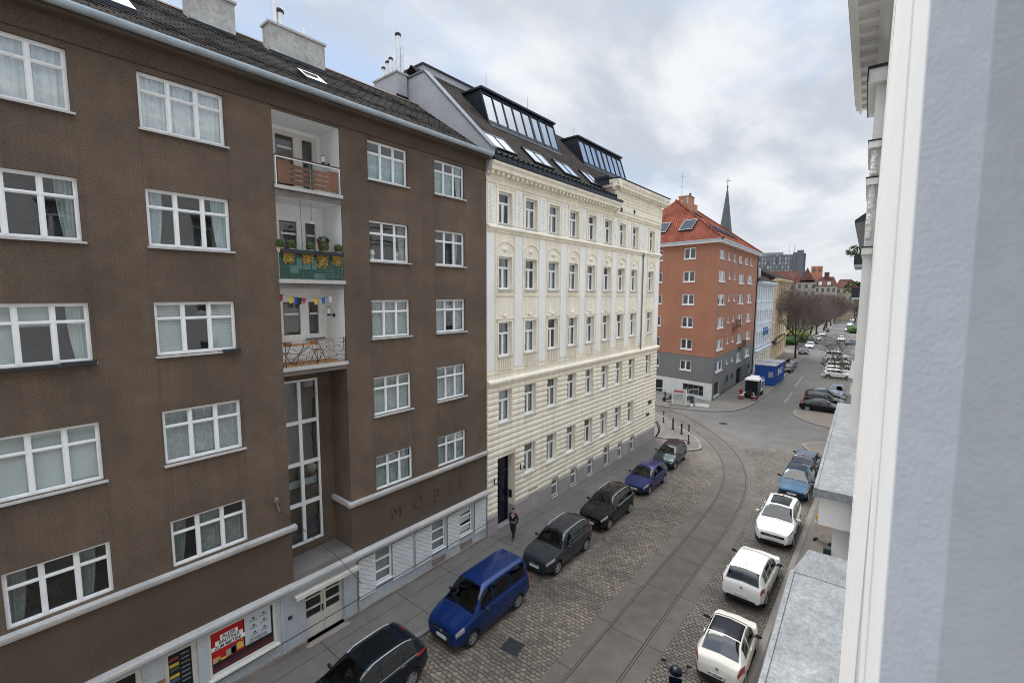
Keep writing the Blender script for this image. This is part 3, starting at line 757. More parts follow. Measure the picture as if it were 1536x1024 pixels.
# railing panels are part of the house
m = MB()
m.box(LX0 + .03, LX1 - .05, -.05, -.02, 17.63, 17.66, 1); m.box(LX0 + .02, LX1 - .03, -.06, .02, 17.67, 17.71, 2)
for x in (LX0 + .03, LX1 - .07): m.box(x, x + .022, -.055, -.03, 16.72, 17.63, 1)
m.box(7.2, 7.62, -.03, -.012, 16.82, 17.56, 0); m.box(8.98, 9.36, -.03, -.012, 16.80, 17.52, 0)
for k in range(4):
    m.box(7.62, 8.30, -.028, -.012, 16.82 + k * .17, 16.955 + k * .17, 0); m.box(8.32, 8.98, -.028, -.012, 16.81 + k * .17, 16.945 + k * .17, 0)
m.box(8.29, 8.33, -.045, -.01, 16.72, 17.58, 3)
m.build('wooden_railing', [MT['wood'], MT['white'], mat('rail_brown', (.09, .035, .02), .5), MT['greenpale']], BR)
m = MB()
m.box(LX0 + .03, LX1 - .06, -.02, .0, 13.64, 14.46, 0)
m.box(LX0 + .03, LX1 - .06, -.05, -.02, 14.46, 14.52, 2)
for k in range(7):
    z = 13.74 + k * .1
    m.box(8.45 + .02 * (k % 2), LX1 - .1, -.032, -.02, z, z + .022, 1)
    if k % 2: m.box(7.2, 7.75, -.032, -.02, z, z + .02, 1)
m.box(7.70, 8.42, -.034, -.02, 13.98, 14.36, 1); m.box(7.45, 7.75, -.036, -.02, 13.84, 14.1, 1); m.box(8.3, 8.7, -.036, -.02, 13.66, 13.86, 1)
for x in (7.9, 8.22, 9.0, 9.22): m.box(x, x + .022, -.034, -.02, 13.66, 14.46, 1)
m.build('green_railing_screen', [MT['greenpanel'], MT['greenpale'], MT['dark_metal']], BR)
m = MB()
zs = [10.62, 10.80, 10.97, 11.14, 11.31, 11.46]
for k, z in enumerate(zs):
    x = LX0 + .08; q = 0
    while x < LX1 - .08:
        ln = random.choice((.22, .3, .42)); x2 = min(x + ln, LX1 - .06); zz = z + (0 if q % 2 else .07) * (k < 5)
        m.box(x, x2, -.035, -.021, zz, zz + .012); m.box(x2 - .006, x2 + .006, -.035, -.021, z, z + .082 * (k < 5) + .012); x = x2; q += 1
for x in (LX0 + .08, 8.3, LX1 - .12, LX1 - .05): m.box(x, x + .016, -.036, -.02, 10.56, 11.5)
m.build('iron_railing', [MT['dark_metal']], BR)
def wall_lamp(z, label):
    o = thing('wall_lamp', label, 'lamp', world(9.46, .75, z), R(90))
    m = MB(); m.box(-.02, .02, -.05, .05, -.12, .02); m.cyl((-.02, 0, -.05), (-.22, 0, -.02), .018, n=6); m.cyl((-.22, 0, -.06), (-.22, 0, .02), .06, n=8); m.build('bracket', [MT['dark_metal']], o)
    m = MB(); m.cyl((-.22, 0, .02), (-.22, 0, .24), .055, .075, 8); m.build('lamp_shade', [MT['lampglass']], o)
    m = MB(); m.cyl((-.22, 0, .24), (-.22, 0, .28), .085, .03, 8); m.build('cap', [MT['dark_metal']], o)
wall_lamp(17.98, 'black wall lantern on white side wall of the topmost loggia')
wall_lamp(12.35, 'black wall lantern beside the bunting on the lowest loggia')
o = thing('pendant_lamp', 'small pale pendant lamp hanging on a cord in the planted loggia', 'lamp', world(8.62, .6, 16.39))
m = MB(); m.cyl((0, 0, 0), (0, 0, -.62), .008, n=5); m.build('cord', [MT['dark_metal']], o)
m = MB(); m.ball((0, 0, -.68), .085, 8, 6, sq=(1.2, 1.2, .7)); m.build('lamp_shade', [MT['lampglass']], o)
m = MB(); m.cyl((-16.2, 8.02, 16.39), (-16.2, 8.06, 14.0), .008, n=5)
tag(m.build('hanging_wire', [MT['dark_metal']]), 'thin dark wire hanging down in front of the planted loggia door', 'wire')
# plants of the middle loggia
PL = 'potted plants along the green loggia railing'
for i, x in enumerate((7.17, 7.58, 8.24, 8.78, 9.30)):
    lab = ['clipped boxwood ball at the left end of the green railing', 'clipped boxwood ball second from left above the yellow flowers', 'clipped boxwood ball in front of the right-hand door pane', 'clipped boxwood ball below the red pot', 'bushy boxwood ball at the right end of the green railing'][i]
    o = thing('boxwood_ball', lab, 'plant', world(x, .02, 14.66), 0, PL)
    m = MB(); m.ball((0, 0, .15), .14, 10, 7, 0, .10); m.leaves((0, 0, .15), .15, 260, .022, shell=.85); m.build('foliage', [MT['leaf']], o)
    m = MB(); m.lathe([(0, -.14), (.10, -.14), (.13, -.0), (.15, .015), (0, .02)], n=10); m.build('pot', [MT['terracotta']], o, 40)
for i, x in enumerate((7.42, 8.08, 8.64, 9.18)):
    o = thing('flower_plant', ['yellow drooping flowers at the left end of the planter box', 'yellow drooping flowers left of the railing middle', 'longest yellow drooping flowers right of the railing middle', 'yellow drooping flowers at the right end of the planter box'][i], 'plant', world(x, -.12, 14.5), 0, 'yellow flowers hanging from the planter')
    m = MB()
    for _ in range(190):
        a = random.uniform(-.2, .2); q = random.random() ** 1.3; m.leaves((-.04 - .06 * q, a * (1 - .25 * q), .07 - q * (.38 if i != 2 else .5)), .055, 3, .036)
    m.build('blossom', [MT['leafy']], o)
m = MB(); m.box(-.09, .09, -1.15, 1.12, 0, .13)
o = m.build('planter_box', [MT['dark_metal']]); o.location = world(8.29, -.08, 14.50); tag(o, 'long black planter box on the green loggia railing', 'planter')
o = thing('potted_plant', 'red pot with leafy flowers standing at the loggia corner', 'plant', world(8.98, .5, 14.95), 0)
m = MB(); m.lathe([(0, -.3), (.14, -.3), (.19, .02), (.21, .05), (0, .05)], n=12); m.build('pot', [MT['redpot']], o, 40)
m = MB(); m.leaves((0, 0, .15), .22, 150, .05, (1, 1, .7)); m.build('foliage', [MT['leaf']], o)
# bunting
o = thing('bunting', 'string of coloured pennants hung across the lowest loggia', 'bunting', world(8.29, .1, 13.1))
m = MB(); pts = []
for i in range(15):
    u = i / 14; pts.append((-.1, -1.15 + 2.2 * u, .02 - .16 * math.sin(PI * u)))
m.tube(pts, .006, 4); m.build('cord', [MT['print']], o)
cols = [(.28, .02, .03), (.55, .45, .05), (.03, .08, .3), (.02, .02, .03), (.35, .02, .05), (.6, .4, .04), (.02, .12, .4), (.5, .5, .52)]
for i, (c, u) in enumerate(zip(cols, (.03, .19, .27, .33, .40, .60, .73, .86))):
    y = -1.15 + 2.2 * u; z = .02 - .16 * math.sin(PI * u); m = MB()
    if i in (4,): m.add([(-.1, y - .09, z), (-.1, y + .09, z), (-.12, y, z - .24)], [(0, 1, 2)])
    else: m.add([(-.1, y - .08, z), (-.1, y + .08, z + .01), (-.13, y + .07, z - .22), (-.08, y - .06, z - .25)], [(0, 1, 2, 3)])
    m.build('pennant', [mat('pennant', c, .9)], o)
# bistro table and chairs
def bistro_chair(loc, rz, label):
    o = thing('folding_chair', label, 'chair', loc, rz, 'folding chairs on the lowest loggia')
    m = MB(); m.box(-.18, .18, -.17, .17, .44, .465); m.build('seat', [MT['chairwood']], o)
    m = MB(); m.box(-.18, .18, .19, .21, .66, .82); m.build('backrest', [MT['chairwood']], o)
    m = MB()
    for sx in (-.19, .19): m.cyl((sx, -.2, 0), (sx, .2, .82), .012, n=5); m.cyl((sx, .22, 0), (sx, -.15, .46), .012, n=5)
    m.build('frame', [MT['dark_metal']], o)
bistro_chair(world(8.75, .75, 10.57), R(200), 'folding chair with orange wooden back right of the bistro table')
bistro_chair(world(7.35, .55, 10.57), R(20), 'folding chair at the left end of the iron railing')
o = thing('bistro_table', 'small wooden folding table on the loggia deck', 'table', world(8.0, .6, 10.57))
m = MB(); m.box(-.3, .3, -.33, .33, .70, .725); m.build('tabletop', [MT['chairwood']], o)
for sx in (-1, 1):
    m = MB(); m.tube([(sx * .2, -.28, 0), (sx * .03, -.05, .36), (sx * .1, .12, .5), (sx * .22, .26, .7)], .014, 5); m.build('leg', [MT['dark_metal']], o)
# wall bracket with cable
o = thing('cable_anchor', 'small rusty cable anchor on the brown wall beside the stair window', 'bracket', (-15.97, 6.62, 6.0))
m = MB(); m.ball((.05, 0, .05), .10, 7, 5, 0, .35); m.cyl((0, 0, -.05), (.1, .06, -.35), .03, n=6); m.build('hook', [MT['concrete']], o)
m = MB(); m.tube([(-15.9, 6.66, 5.7), (-15.85, 7.4, 4.75), (-15.68, 8.6, 3.2), (-15.6, 9.6, 1.6)], .012, 4)
tag(m.build('span_wire', [MT['dark_metal']]), 'short dark wire slanting from wall anchor down to the louvred front', 'wire')
m = MB(); m.tube([(-15.68, -6, .78), (-15.68, 2, .86), (-15.68, 9, .98), (-15.66, 17.6, 1.15)], .014, 4)
tag(m.build('facade_cable', [MT['dark_metal']]), 'long dark cable running low along the whole ground floor front', 'cable')
# ================================================================ cream corner house
CR = thing('corner_building', 'cream nineteenth century corner house with rusticated lower floors and glazed roof dormers', 'building', (-16, 17.42, 0), R(90))
CW = 1.08
CX = [.92 + 2.27 * k for k in range(8)] + [20.1]
ROWC = [(16.80, 18.42), (13.40, 15.10), (9.80, 11.65), (6.15, 7.95), (2.60, 4.42)]
XE = 22.5
holes = []
for k, x in enumerate(CX):
    for r, (c, d) in enumerate(ROWC):
        if r == 4 and k in (0, 8): continue
        holes.append((x, x + CW, c, d, .26))
DOOR = (.82, 2.34, .05, 4.20, .62)
holes.append(DOOR)
BASX = [3.75, 6.03, 8.3, 10.55, 12.98, 15.25, 17.5]
BAS = [(x, x + .72, .22, 1.28 if i != 4 else 1.6, .14) for i, x in enumerate(BASX) if i]
holes += BAS
m = MB()
wall_holes(m, 0, XE, .0, 19.3, holes, 0)
m.box(0, XE, 1.65, 13, 0, 20, 0)
m.quad((XE, 0, 0), (XE, 1.65, 0), (XE, 1.65, 19.3), (XE, 0, 19.3)); m.quad((0, 0, 0), (0, 1.65, 0), (0, 1.65, 19.3), (0, 0, 19.3))
# attic over the corner bays
m.box(13.7, XE + .03, -.06, 2.2, 19.30, 20.9, 0)
for z in (18.86, 19.02, 19.80, 20.02, 20.22): m.box(13.7, XE + .05, -.10, -.055 if z > 19.3 else .0, z, z + .05, 0)
m.build('wall', [MT['cream']], CR)
m = MB()
for zc, y0 in ((19.40, 14.75), (19.52, 16.95)):
    m.cyl((y0, -.075, zc), (y0, .0, zc), .17, n=14)
o = m.build('round_opening', [MT['black']], CR)
# plinth
cuts = sorted([(b[0] - .1, b[1] + .1) for b in BAS] + [(DOOR[0], DOOR[1]), (3.6, 4.6)])
x = 0
for a, b in cuts + [(XE, XE)]:
    if a > x: m = MB(); m.box(x, a, -.06, .0, .0, 1.04, 0); m.prism([(0, 1.04), (-.06, 1.04), (-.075, 1.09), (-.02, 1.14), (0, 1.14)], x, a, 'x', 0); m.build('plinth', [MT['plinth']], CR)
    x = b
for b in BAS:
    m = MB(); m.box(b[0] - .1, b[1] + .1, -.05, 0, b[3], b[3] + .14); m.box(b[0] - .1, b[0], -.05, 0, 0, b[3]); m.box(b[1], b[1] + .1, -.05, 0, 0, b[3]); m.box(b[0], b[1], -.07, 0, 0, b[2]); m.build('basement_surround', [MT['plinth']], CR)
m = MB(); m.box(3.6, 4.6, -.05, 0, 0, 1.45); m.box(3.78, 4.42, -.07, -.05, .22, 1.25); m.build('blocked_window', [MT['plinth']], CR)
# rusticated courses
m = MB()
P0, NC = 1.14, 22
ph = (8.22 - P0) / NC
for i in range(NC):
    z0 = P0 + i * ph; z1 = z0 + ph
    cut = []
    for h in holes:
        if min(z1, h[3]) - max(z0, h[2]) > .10: cut.append((h[0], h[1]))
    if z0 < 1.6: cut.append((12.9, 13.8))
    x = 0.0
    for a, b in sorted(cut) + [(XE + .05, XE + .05)]:
        if a - x > .05:
            m.prism([(0, z0 + .014), (-.035, z0 + .026), (-.052, z0 + .065), (-.056, z0 + ph * .5), (-.052, z1 - .065), (-.035, z1 - .026), (0, z1 - .010)], x + .012, a - .012, 'x')
        x = max(x, b)
m.build('rustication', [MT['cream']], CR, 65)
# belts, cornices
m = MB()
def profile(pts, a, b, mi=0): m.prism(pts, a, b, 'x', mi)
profile([(0, 8.22), (-.10, 8.24), (-.14, 8.36), (-.20, 8.42), (-.20, 8.52), (-.10, 8.60), (0, 8.62)], 0, XE + .15)
profile([(0, 8.90), (-.03, 8.90), (-.03, 8.97), (0, 8.97)], 0, XE + .02)
profile([(0, 16.30), (-.06, 16.33), (-.09, 16.45), (-.17, 16.50), (-.17, 16.58), (-.06, 16.68), (0, 16.70)], 0, XE + .12)
profile([(0, 18.74), (-.05, 18.75), (-.05, 18.80), (0, 18.82)], 0, 13.7)
profile([(0, 18.98), (-.03, 18.99), (-.03, 19.02), (0, 19.03)], 0, 13.7)
profile([(0, 19.12), (-.10, 19.14), (-.12, 19.28), (-.36, 19.32), (-.38, 19.50), (-.46, 19.58), (-.50, 19.70), (0, 19.74)], 0.02, 14.05)
profile([(-.06, 20.62), (-.14, 20.64), (-.16, 20.78), (-.42, 20.82), (-.44, 20.98), (-.52, 21.08), (-.58, 21.30), (-.1, 21.34)], 13.25, XE + .55)
# the cornice returns round the free end of the attic
m.prism([(13.7, 20.62), (13.62, 20.64), (13.60, 20.78), (13.34, 20.82), (13.32, 20.98), (13.25, 21.08), (13.2, 21.30), (13.7, 21.34)], -.56, 2.4, 'y')
x = .12
while x < 13.9:
    m.box(x, x + .13, -.30, -.10, 19.14, 19.30); x += .40
x = 13.75
while x < XE + .3:
    m.box(x, x + .11, -.36, -.13, 20.64, 20.81); x += .32
m.build('cornice', [MT['cream']], CR)
m = MB()
m.box(13.2, XE + .56, -.60, 3.0, 21.34, 21.40); m.box(13.2, 13.75, .2, 3.2, 21.0, 21.6)
m.build('attic_cover', [MT['anthracite']], CR)
# pale pilaster strips, window surrounds, hoods, ornaments, balusters
m = MB()
strips = [(.02, .52)] + [(2.25 + 2.27 * k, 2.25 + 2.27 * k + .66) for k in range(7)] + [(18.15, 18.75), (18.95, 19.45), (21.6, 22.3)]
for a, b in strips:
    m.box(a, b, -.025, 0, 9.15, 16.24)
    m.box(a + .04, b - .04, -.03, 0, 16.78, 18.66)
m.build('pilaster', [MT['cream_white']], CR)
for a, b in strips:
    m = MB()
    for q in range(26):
        z = 16.9 + q * .066; xx = (a + b) / 2 + .09 * math.sin(q * 1.9)
        m.ball((xx, -.03, z), .05, 5, 4, 0, .3)
    m.build('relief_ornament', [MT['cream_white']], CR, 60)
m = MB()
for k, x in enumerate(CX):
    c = x + CW / 2
    # row 1 moulded frame
    z0, z1 = ROWC[0]
    for (p, q, u, v) in ((x - .17, x, z0 - .1, z1), (x + CW, x + CW + .17, z0 - .1, z1), (x - .17, x + CW + .17, z1, z1 + .17)):
        m.box(p, q, -.045, 0, u, v)
    m.box(x - .21, x + CW + .21, -.075, 0, z1 + .17, z1 + .22)
    # row 2: side bands and segmental hood
    z0, z1 = ROWC[1]
    for xx in (x - .22, x + CW + .19): m.box(xx, xx + .03, -.03, 0, z0 - .05, 15.45)
    m.box(x - .06, x, -.035, 0, z0, z1); m.box(x + CW, x + CW + .06, -.035, 0, z0, z1); m.box(x - .06, x + CW + .06, -.035, 0, z1, z1 + .07)
    n = 10; hw = CW / 2 + .24; pts = []
    for i in range(n + 1):
        t = -1 + 2 * i / n; pts.append((c + hw * t, 15.45 + .42 * (1 - t * t) ** .8))
    for i in range(n):
        (xa, za), (xb, zb) = pts[i], pts[i + 1]
        m.add([(xa, 0, za), (xb, 0, zb), (xb, -.045, zb), (xa, -.045, za), (xa, 0, za + .05), (xb, 0, zb + .05), (xb, -.045, zb + .05), (xa, -.045, za + .05)],
              [(0, 1, 2, 3), (4, 5, 6, 7), (3, 2, 6, 7), (0, 3, 7, 4), (1, 2, 6, 5)])
    m.ball((c, -.02, 15.50), .16, 8, 5, 0, .15, (1.1, .4, .75)); m.box(c - .26, c + .26, -.03, 0, 15.47, 15.52)
    m.box(x - .18, x + CW + .2, -.05, 0, 13.04, 13.09); m.box(x - .14, x + CW + .14, -.03, 0, 13.20, 13.24)
    # row 3: straight head with ornament, balusters below the sill
    z0, z1 = ROWC[2]
    m.box(x - .1, x, -.04, 0, z0, z1); m.box(x + CW, x + CW + .1, -.04, 0, z0, z1); m.box(x - .1, x + CW + .1, -.04, 0, z1, z1 + .12)
    m.box(x - .22, x + CW + .22, -.06, 0, 11.80, 11.86)
    m.ball((c, -.02, 11.98), .14, 8, 5, 0, .2, (1.5, .4, .7)); m.box(c - .45, c + .45, -.025, 0, 12.04, 12.08)
    m.box(x - .02, x + CW + .02, -.02, 0, 9.02, 9.05)
    for q in range(6):
        xx = x + .08 + q * (CW - .16) / 5
        m.lathe([(0, 9.07), (.06, 9.07), (.06, 9.13), (.035, 9.18), (.07, 9.32), (.045, 9.48), (.06, 9.56), (.06, 9.60), (0, 9.60)], (xx, -.03, 0), n=7)
    for xx in (x - .24, x + CW + .2): m.box(xx, xx + .025, -.02, 0, 8.95, 16.2)
m.build('window_surround', [MT['cream']], CR, 40)
for k, x in enumerate(CX):
    for r, (c, d) in enumerate(ROWC):
        if r == 4 and k in (0, 8): continue
        st = ('lace',) if (k * 3 + r) % 4 else ('n',)
        put_window(CR, T(x, .17, c), ('c', round(d - c, 2), st, r > 2), ['lace', 'drape', 'drape'][(k + r) % 3], w=CW, h=d - c, n=1, transom=.66, split_low=True, fw=.06,
                   style=st, sill='cream_sill' if r > 2 else 'stone', sillw=.24 if r > 2 else .22)
for i, b in enumerate(BAS):
    d = MB(); g = MB(); h = b[3] - b[2]
    frame_rect(d, b[0], b[1], b[2], b[3], .06, .03, .1); d.box(b[0], b[1], .025, .1, b[2] + h * .62, b[2] + h * .62 + .1); d.box(b[0] - .02, b[1] + .02, -.09, .03, b[2] - .06, b[2])
    g.quad((b[0], .07, b[2]), (b[1], .07, b[2]), (b[1], .07, b[3]), (b[0], .07, b[3]))
    o = d.build('basement_window', [MT['white']], CR); g.build('pane', [MT['midgrey']], o)
# entrance
d = MB(); a, b = DOOR[:2]
d.box(a, b, .56, .62, .05, 4.2, 0); frame_rect(d, a, b, .05, 4.2, .1, .5, .56, 0); d.box(a + .1, b - .1, .5, .56, 3.1, 3.22, 0); d.box((a + b) / 2 - .05, (a + b) / 2 + .05, .5, .56, .15, 3.1)
for (p, q) in ((a + .16, (a + b) / 2 - .1), ((a + b) / 2 + .1, b - .16)):
    for z0, z1 in ((.3, 1.0), (1.2, 2.9)): frame_rect(d, p, q, z0, z1, .05, .52, .56)
o = d.build('entrance_door', [mat('night_blue_door', (.006, .008, .022), .25)], CR)
m = MB(); m.box(a + .34, a + .42, .47, .5, 2.2, 2.75); m.ball((a + .38, .46, 1.95), .06, 6, 4); m.build('handle', [mat('brass_plate', (.35, .17, .06), .35, .7)], o)
m = MB(); m.box(b - .035, b - .005, .2, .44, 1.45, 1.9); m.build('intercom', [MT['black']], o)
m = MB(); m.quad((a, 0, 4.19), (b, 0, 4.19), (b, .6, 4.19), (a, .6, 4.19)); m.quad((b - .004, .02, .05), (b - .004, .6, .05), (b - .004, .6, 1.04), (b - .004, .02, 1.04)); m.box(a, b, -.1, .6, .0, .08)
m.build('door_reveal', [MT['plinth']], CR)
for y, z, lab in ((17.92, 3.05, 'small black scrolled lamp bracket on cream wall left of dark entrance'), (20.2, 3.2, 'small black scrolled lamp bracket on cream wall between entrance and window')):
    o = thing('lamp_bracket', lab, 'lamp', (-15.93, y, z))
    m = MB(); m.box(0, .03, -.03, .03, -.15, .2); m.tube([(.02, 0, -.1), (.14, 0, -.12), (.22, 0, .0), (.3, 0, .06)], .02, 5); m.build('arm', [MT['dark_metal']], o)
    m = MB(); m.cyl((.3, 0, .02), (.3, 0, .14), .05, .07, 6); m.build('lamp_shade', [MT['dark_metal']], o)
m = MB(); m.tube([(18.85, -.1, 16.3), (18.85, -.1, 8.6)], .055, 8); m.box(18.78, 18.92, -.16, 0, 16.2, 16.45)
m.build('downpipe', [mat('pipe_brown', (.20, .17, .15), .6, .2)], CR)
m = MB(); m.box(20.9, 21.5, -.12, -.07, 3.55, 3.86); m.box(20.5, 21.1, -.12, -.07, 2.55, 2.75); m.build('street_plate', [MT['dark_metal']], CR)
# roof
m = MB()
m.quad((.2, -.12, 19.93), (13.7, -.12, 19.93), (13.7, 6.0, 26.05), (.2, 6.0, 26.05)); m.quad((13.7, 1.2, 21.25), (XE, 1.2, 21.25), (XE - 4, 6.0, 26.05), (13.7, 6.0, 26.05))
m.quad((.2, 6, 26.05), (XE - 4, 6, 26.05), (XE - 4, 12.5, 20), (.2, 12.5, 20)); m.add([(XE, 1.2, 21.25), (XE, 12.5, 20), (XE - 4, 6, 26.05)], [(0, 1, 2)])
m.quad((13.7, 1.2, 19.4), (XE, 1.2, 19.4), (XE, 1.2, 21.3), (13.7, 1.2, 21.3))
rc = m.build('roof', [MT['slate2']], CR)
m = MB(); m.prism([(-.52, 19.74), (-.52, 19.90), (-.40, 19.95), (-.05, 20.02), (.0, 19.74)], .05, 14.1, 'x')
for yy, zz in ((-.18, 20.05), (.12, 20.34)): m.tube([(.4, yy, zz), (13.7, yy, zz)], .05, 5)
x = .5
while x < 13.6: m.box(x, x + .07, -.25, .25, 19.95, 20.28); x += .45
m.build('snow_guard', [MT['anthracite']], rc)
m = MB()
m.prism([(-.36, 19.75), (-.36, 20.30), (4.55, 25.14), (5.5, 25.14), (12, 25.14), (12, 19), (0, 19)], -.08, .24, 'x', 0)
m.build('firewall', [MT['firewall']], CR)
m = MB()
m.add([(-.14, -.44, 20.26), (.30, -.44, 20.26), (.30, 4.50, 25.16), (-.14, 4.50, 25.16), (-.14, -.44, 20.36), (.30, -.44, 20.36), (.30, 4.50, 25.26), (-.14, 4.50, 25.26)], [(0, 1, 5, 4), (1, 2, 6, 5), (3, 0, 4, 7), (4, 5, 6, 7)])
m.box(-.14, .30, 4.50, 12, 25.16, 25.26); m.build('firewall_cap', [mat('cap_sheet', (.13, .15, .175), .75, var=[(2, .15)])], CR)
m = MB(); m.box(1.1, 5.2, 6.0, 8.0, 23.5, 26.4, 0); m.box(1.02, 5.28, 5.92, 8.1, 26.4, 26.5, 1); m.build('roof_house', [MT['firewall'], MT['anthracite']], rc)
m = MB(); m.box(12.2, 13.6, 6.2, 8.0, 23.5, 25.7, 0); m.box(12.1, 13.7, 6.1, 8.1, 25.7, 25.8, 1); m.build('roof_house', [MT['firewall'], MT['anthracite']], rc)
def dormer(x0, x1, n, wide, slope_end=False):
    yb, zb, yt, zt = 3.15, 23.22, 3.85, 25.12
    m = MB()
    # standing seam cheeks and flat roof
    for x in (x0, x1):
        m.add([(x, yb, zb), (x, yt - .05, zt + .2), (x, 5.5, zt + .25), (x, 5.2, 25.3)], [(0, 1, 2, 3)])
        for q in range(1, 4):
            f = q / 4; a = Vector((x, yb + (5.2 - yb) * f, zb + (25.25 - zb) * f)); b = Vector((x, yt + (5.5 - yt) * f, zt + .2))
            m.cyl(a, b, .018, n=4)
    m.box(x0 - .12, x1 + .12, yt - .22, 6.4, zt + .2, zt + .32)
    m.add([(x0, yb - .05, zb - .02), (x1, yb - .05, zb - .02), (x1, yb + .02, zb + .2), (x0, yb + .02, zb + .2), (x0, yb - .25, zb - .23), (x1, yb - .25, zb - .23)], [(0, 1, 2, 3), (4, 5, 1, 0)])
    def P(x, f, off=0): return (x, yb + (yt - yb) * f - off * .94, zb + (zt + .2 - zb) * f + off * -.3)
    cw = (x1 - x0) / n
    def bar(xa, xb, f0, f1, off0=-.03, off1=.06):
        m.add([P(xa, f0, off1), P(xb, f0, off1), P(xb, f1, off1), P(xa, f1, off1), P(xa, f0, off0), P(xb, f0, off0), P(xb, f1, off0), P(xa, f1, off0)], [(0, 1, 2, 3), (0, 3, 7, 4), (1, 2, 6, 5), (0, 1, 5, 4), (3, 2, 6, 7)])
    for i in range(n + 1):
        ww = .10 if i in (wide, wide + 1) else .045
        bar(x0 + cw * i - ww, x0 + cw * i + ww, 0, 1)
    bar(x0, x1, 0, .10); bar(x0, x1, .90, 1.0)
    o = m.build('dormer', [MT['anthracite']], rc)
    g = MB(); g.add([P(x0, .1), P(x1, .1), P(x1, .9), P(x0, .9)], [(0, 1, 2, 3)]); g.build('pane', [MT['glass_sky']], o)
    k = MB(); k.add([P(x0, 0, -.4), P(x1, 0, -.4), P(x1, 1, -.4), P(x0, 1, -.4)], [(0, 1, 2, 3)]); k.build('blind', [MT['curtain']], o)
dormer(3.65, 11.25, 8, 5)
dormer(14.6, 22.0, 8, 3)
for x0, x1, n in ((1.4, 3.3, 2), (4.95, 6.95, 2), (8.15, 10.05, 2), (11.5, 13.1, 2)):
    y0, y1 = .72, 1.78; m = MB(); g = MB()
    def Q(x, y, h): return (x, y - h * .7, 20.05 + y + h * .7)
    cw = (x1 - x0) / n
    for i in range(n):
        a, b = x0 + cw * i, x0 + cw * (i + 1)
        for (p, q, u, v) in ((a, a + .07, y0, y1), (b - .07, b, y0, y1), (a, b, y0, y0 + .06), (a, b, y1 - .09, y1)):
            m.add([Q(p, u, .0), Q(q, u, .0), Q(q, v, .0), Q(p, v, .0), Q(p, u, .12), Q(q, u, .12), Q(q, v, .12), Q(p, v, .12)], [(0, 1, 5, 4), (1, 2, 6, 5), (2, 3, 7, 6), (3, 0, 4, 7), (4, 5, 6, 7)])
        g.add([Q(a + .05, y0 + .05, .10), Q(b - .05, y0 + .05, .10), Q(b - .05, y1 - .08, .10), Q(a + .05, y1 - .08, .10)], [(0, 1, 2, 3)])
    o = m.build('skylight', [MT['anthracite']], rc); g.build('pane', [MT['glass_sky']], o)
    k = MB(); k.add([Q(x0, y0, .05), Q(x1, y0, .05), Q(x1, y1, .05), Q(x0, y1, .05)], [(0, 1, 2, 3)]); k.build('blind', [MT['curtain']], o)
m = MB(); m.cyl((5.0, 4.6, 25.4), (5.0, 4.6, 26.9), .012, n=4); m.cyl((9.3, 4.6, 25.4), (9.3, 4.6, 26.8), .012, n=4); m.cyl((15.4, 4.6, 25.4), (15.4, 4.6, 26.6), .012, n=4)
m.build('lightning_rod', [MT['dark_metal']], rc)
# ================================================================ terracotta house beyond the junction
OR = thing('corner_building', 'terracotta orange six storey house with grey band, white base and red tiled hip roof', 'building', (-16.35, 58.7, 0), 0)
ML = RZ(R(-12.15))                       # frame of the left face: X towards the corner, Y inwards
MR = RZ(R(90 + 1.945))                   # frame of the right face: X away from the corner, Y inwards
LW, RW = 16.0, 25.2
ZL = [(17.62, 18.96), (14.76, 16.08), (11.9, 13.18), (9.0, 10.3), (6.2, 7.5), (3.5, 4.7)]
lc = [(-8.72 - 0, -7.55), (-4.5, -2.9), (-13.2, -11.6)]
lh = [(a, b, c, d, .14) for a, b in lc for c, d in ZL]
lgf = [(-3.95, -1.12, .45, 1.75, .2), (-8.3, -6.9, .1, 1.7, .2)]
rwin = []                                # (x0, x1, z0, z1, paired)
for ri, (c, d) in enumerate(ZL):
    if ri == 0: rwin += [(.7, 3.2, 17.55, 18.55, 2)] + [(x, x + 1.25, 17.6, 18.55, 1) for x in (5.0, 8.0)] + [(11.5, 13.4, 17.6, 18.5, 1), (15.5, 17.4, 17.6, 18.5, 1), (19.4, 20.9, 17.6, 18.5, 1)]
    else:
        zc = (c + d) / 2 + .02
        rwin += [(.6 + ri * .12, 3.9 + ri * .15, zc - .68, zc + .62, 2), (5.6 + ri * .2, 6.5 + ri * .2, zc - .2, zc + .55, 1), (8.5 + ri * .2, 9.6 + ri * .2, zc - .2, zc + .55, 1), (11.7 + ri * .2, 15.0 + ri * .2, zc - .7, zc + .6, 2), (17.7 + ri * .2, 21.2 + ri * .2, zc - .65, zc + .6, 2)]
rh = [(a, b, c, d, .14) for a, b, c, d, k in rwin]
rgf = [(.9, 3.7, .35, 2.25, .15), (7.2, 8.4, 1.2, 2.15, .15), (10.3, 11.4, 1.3, 2.1, .15), (13.4, 17.0, .1, 2.3, .3), (21.4, 23.0, 1.2, 2.0, .15)]
for M_, x0, x1, hs, gf in ((ML, -LW, 0, lh, lgf), (MR, 0, RW, rh, rgf)):
    m = MB(M_)
    up = [h for h in hs if h[2] > 5.6]; mid = [h for h in hs if h[3] < 5.6]
    wall_holes(m, x0, x1, 5.45, 19.35, up, 0)
    if M_ is ML:
        wall_holes(m, x0, x1, 2.2, 5.45, mid, 1, y=-.0); wall_holes(m, x0, x1, 0, 2.2, gf, 2)
        m.box(x0, x1, -.03, 0, 5.40, 5.46, 1)
    else:
        wall_holes(m, x0, x1, 0, 5.45, mid + gf, 1)
        m.box(0, .05, -.004, 0, 0, 2.2, 2)
        m.box(.0, x1, -.03, 0, 0, .25, 3)
    m.build('wall', [MT['orange'], MT['midgrey'], MT['whitebase'], MT['dark_metal']], OR)
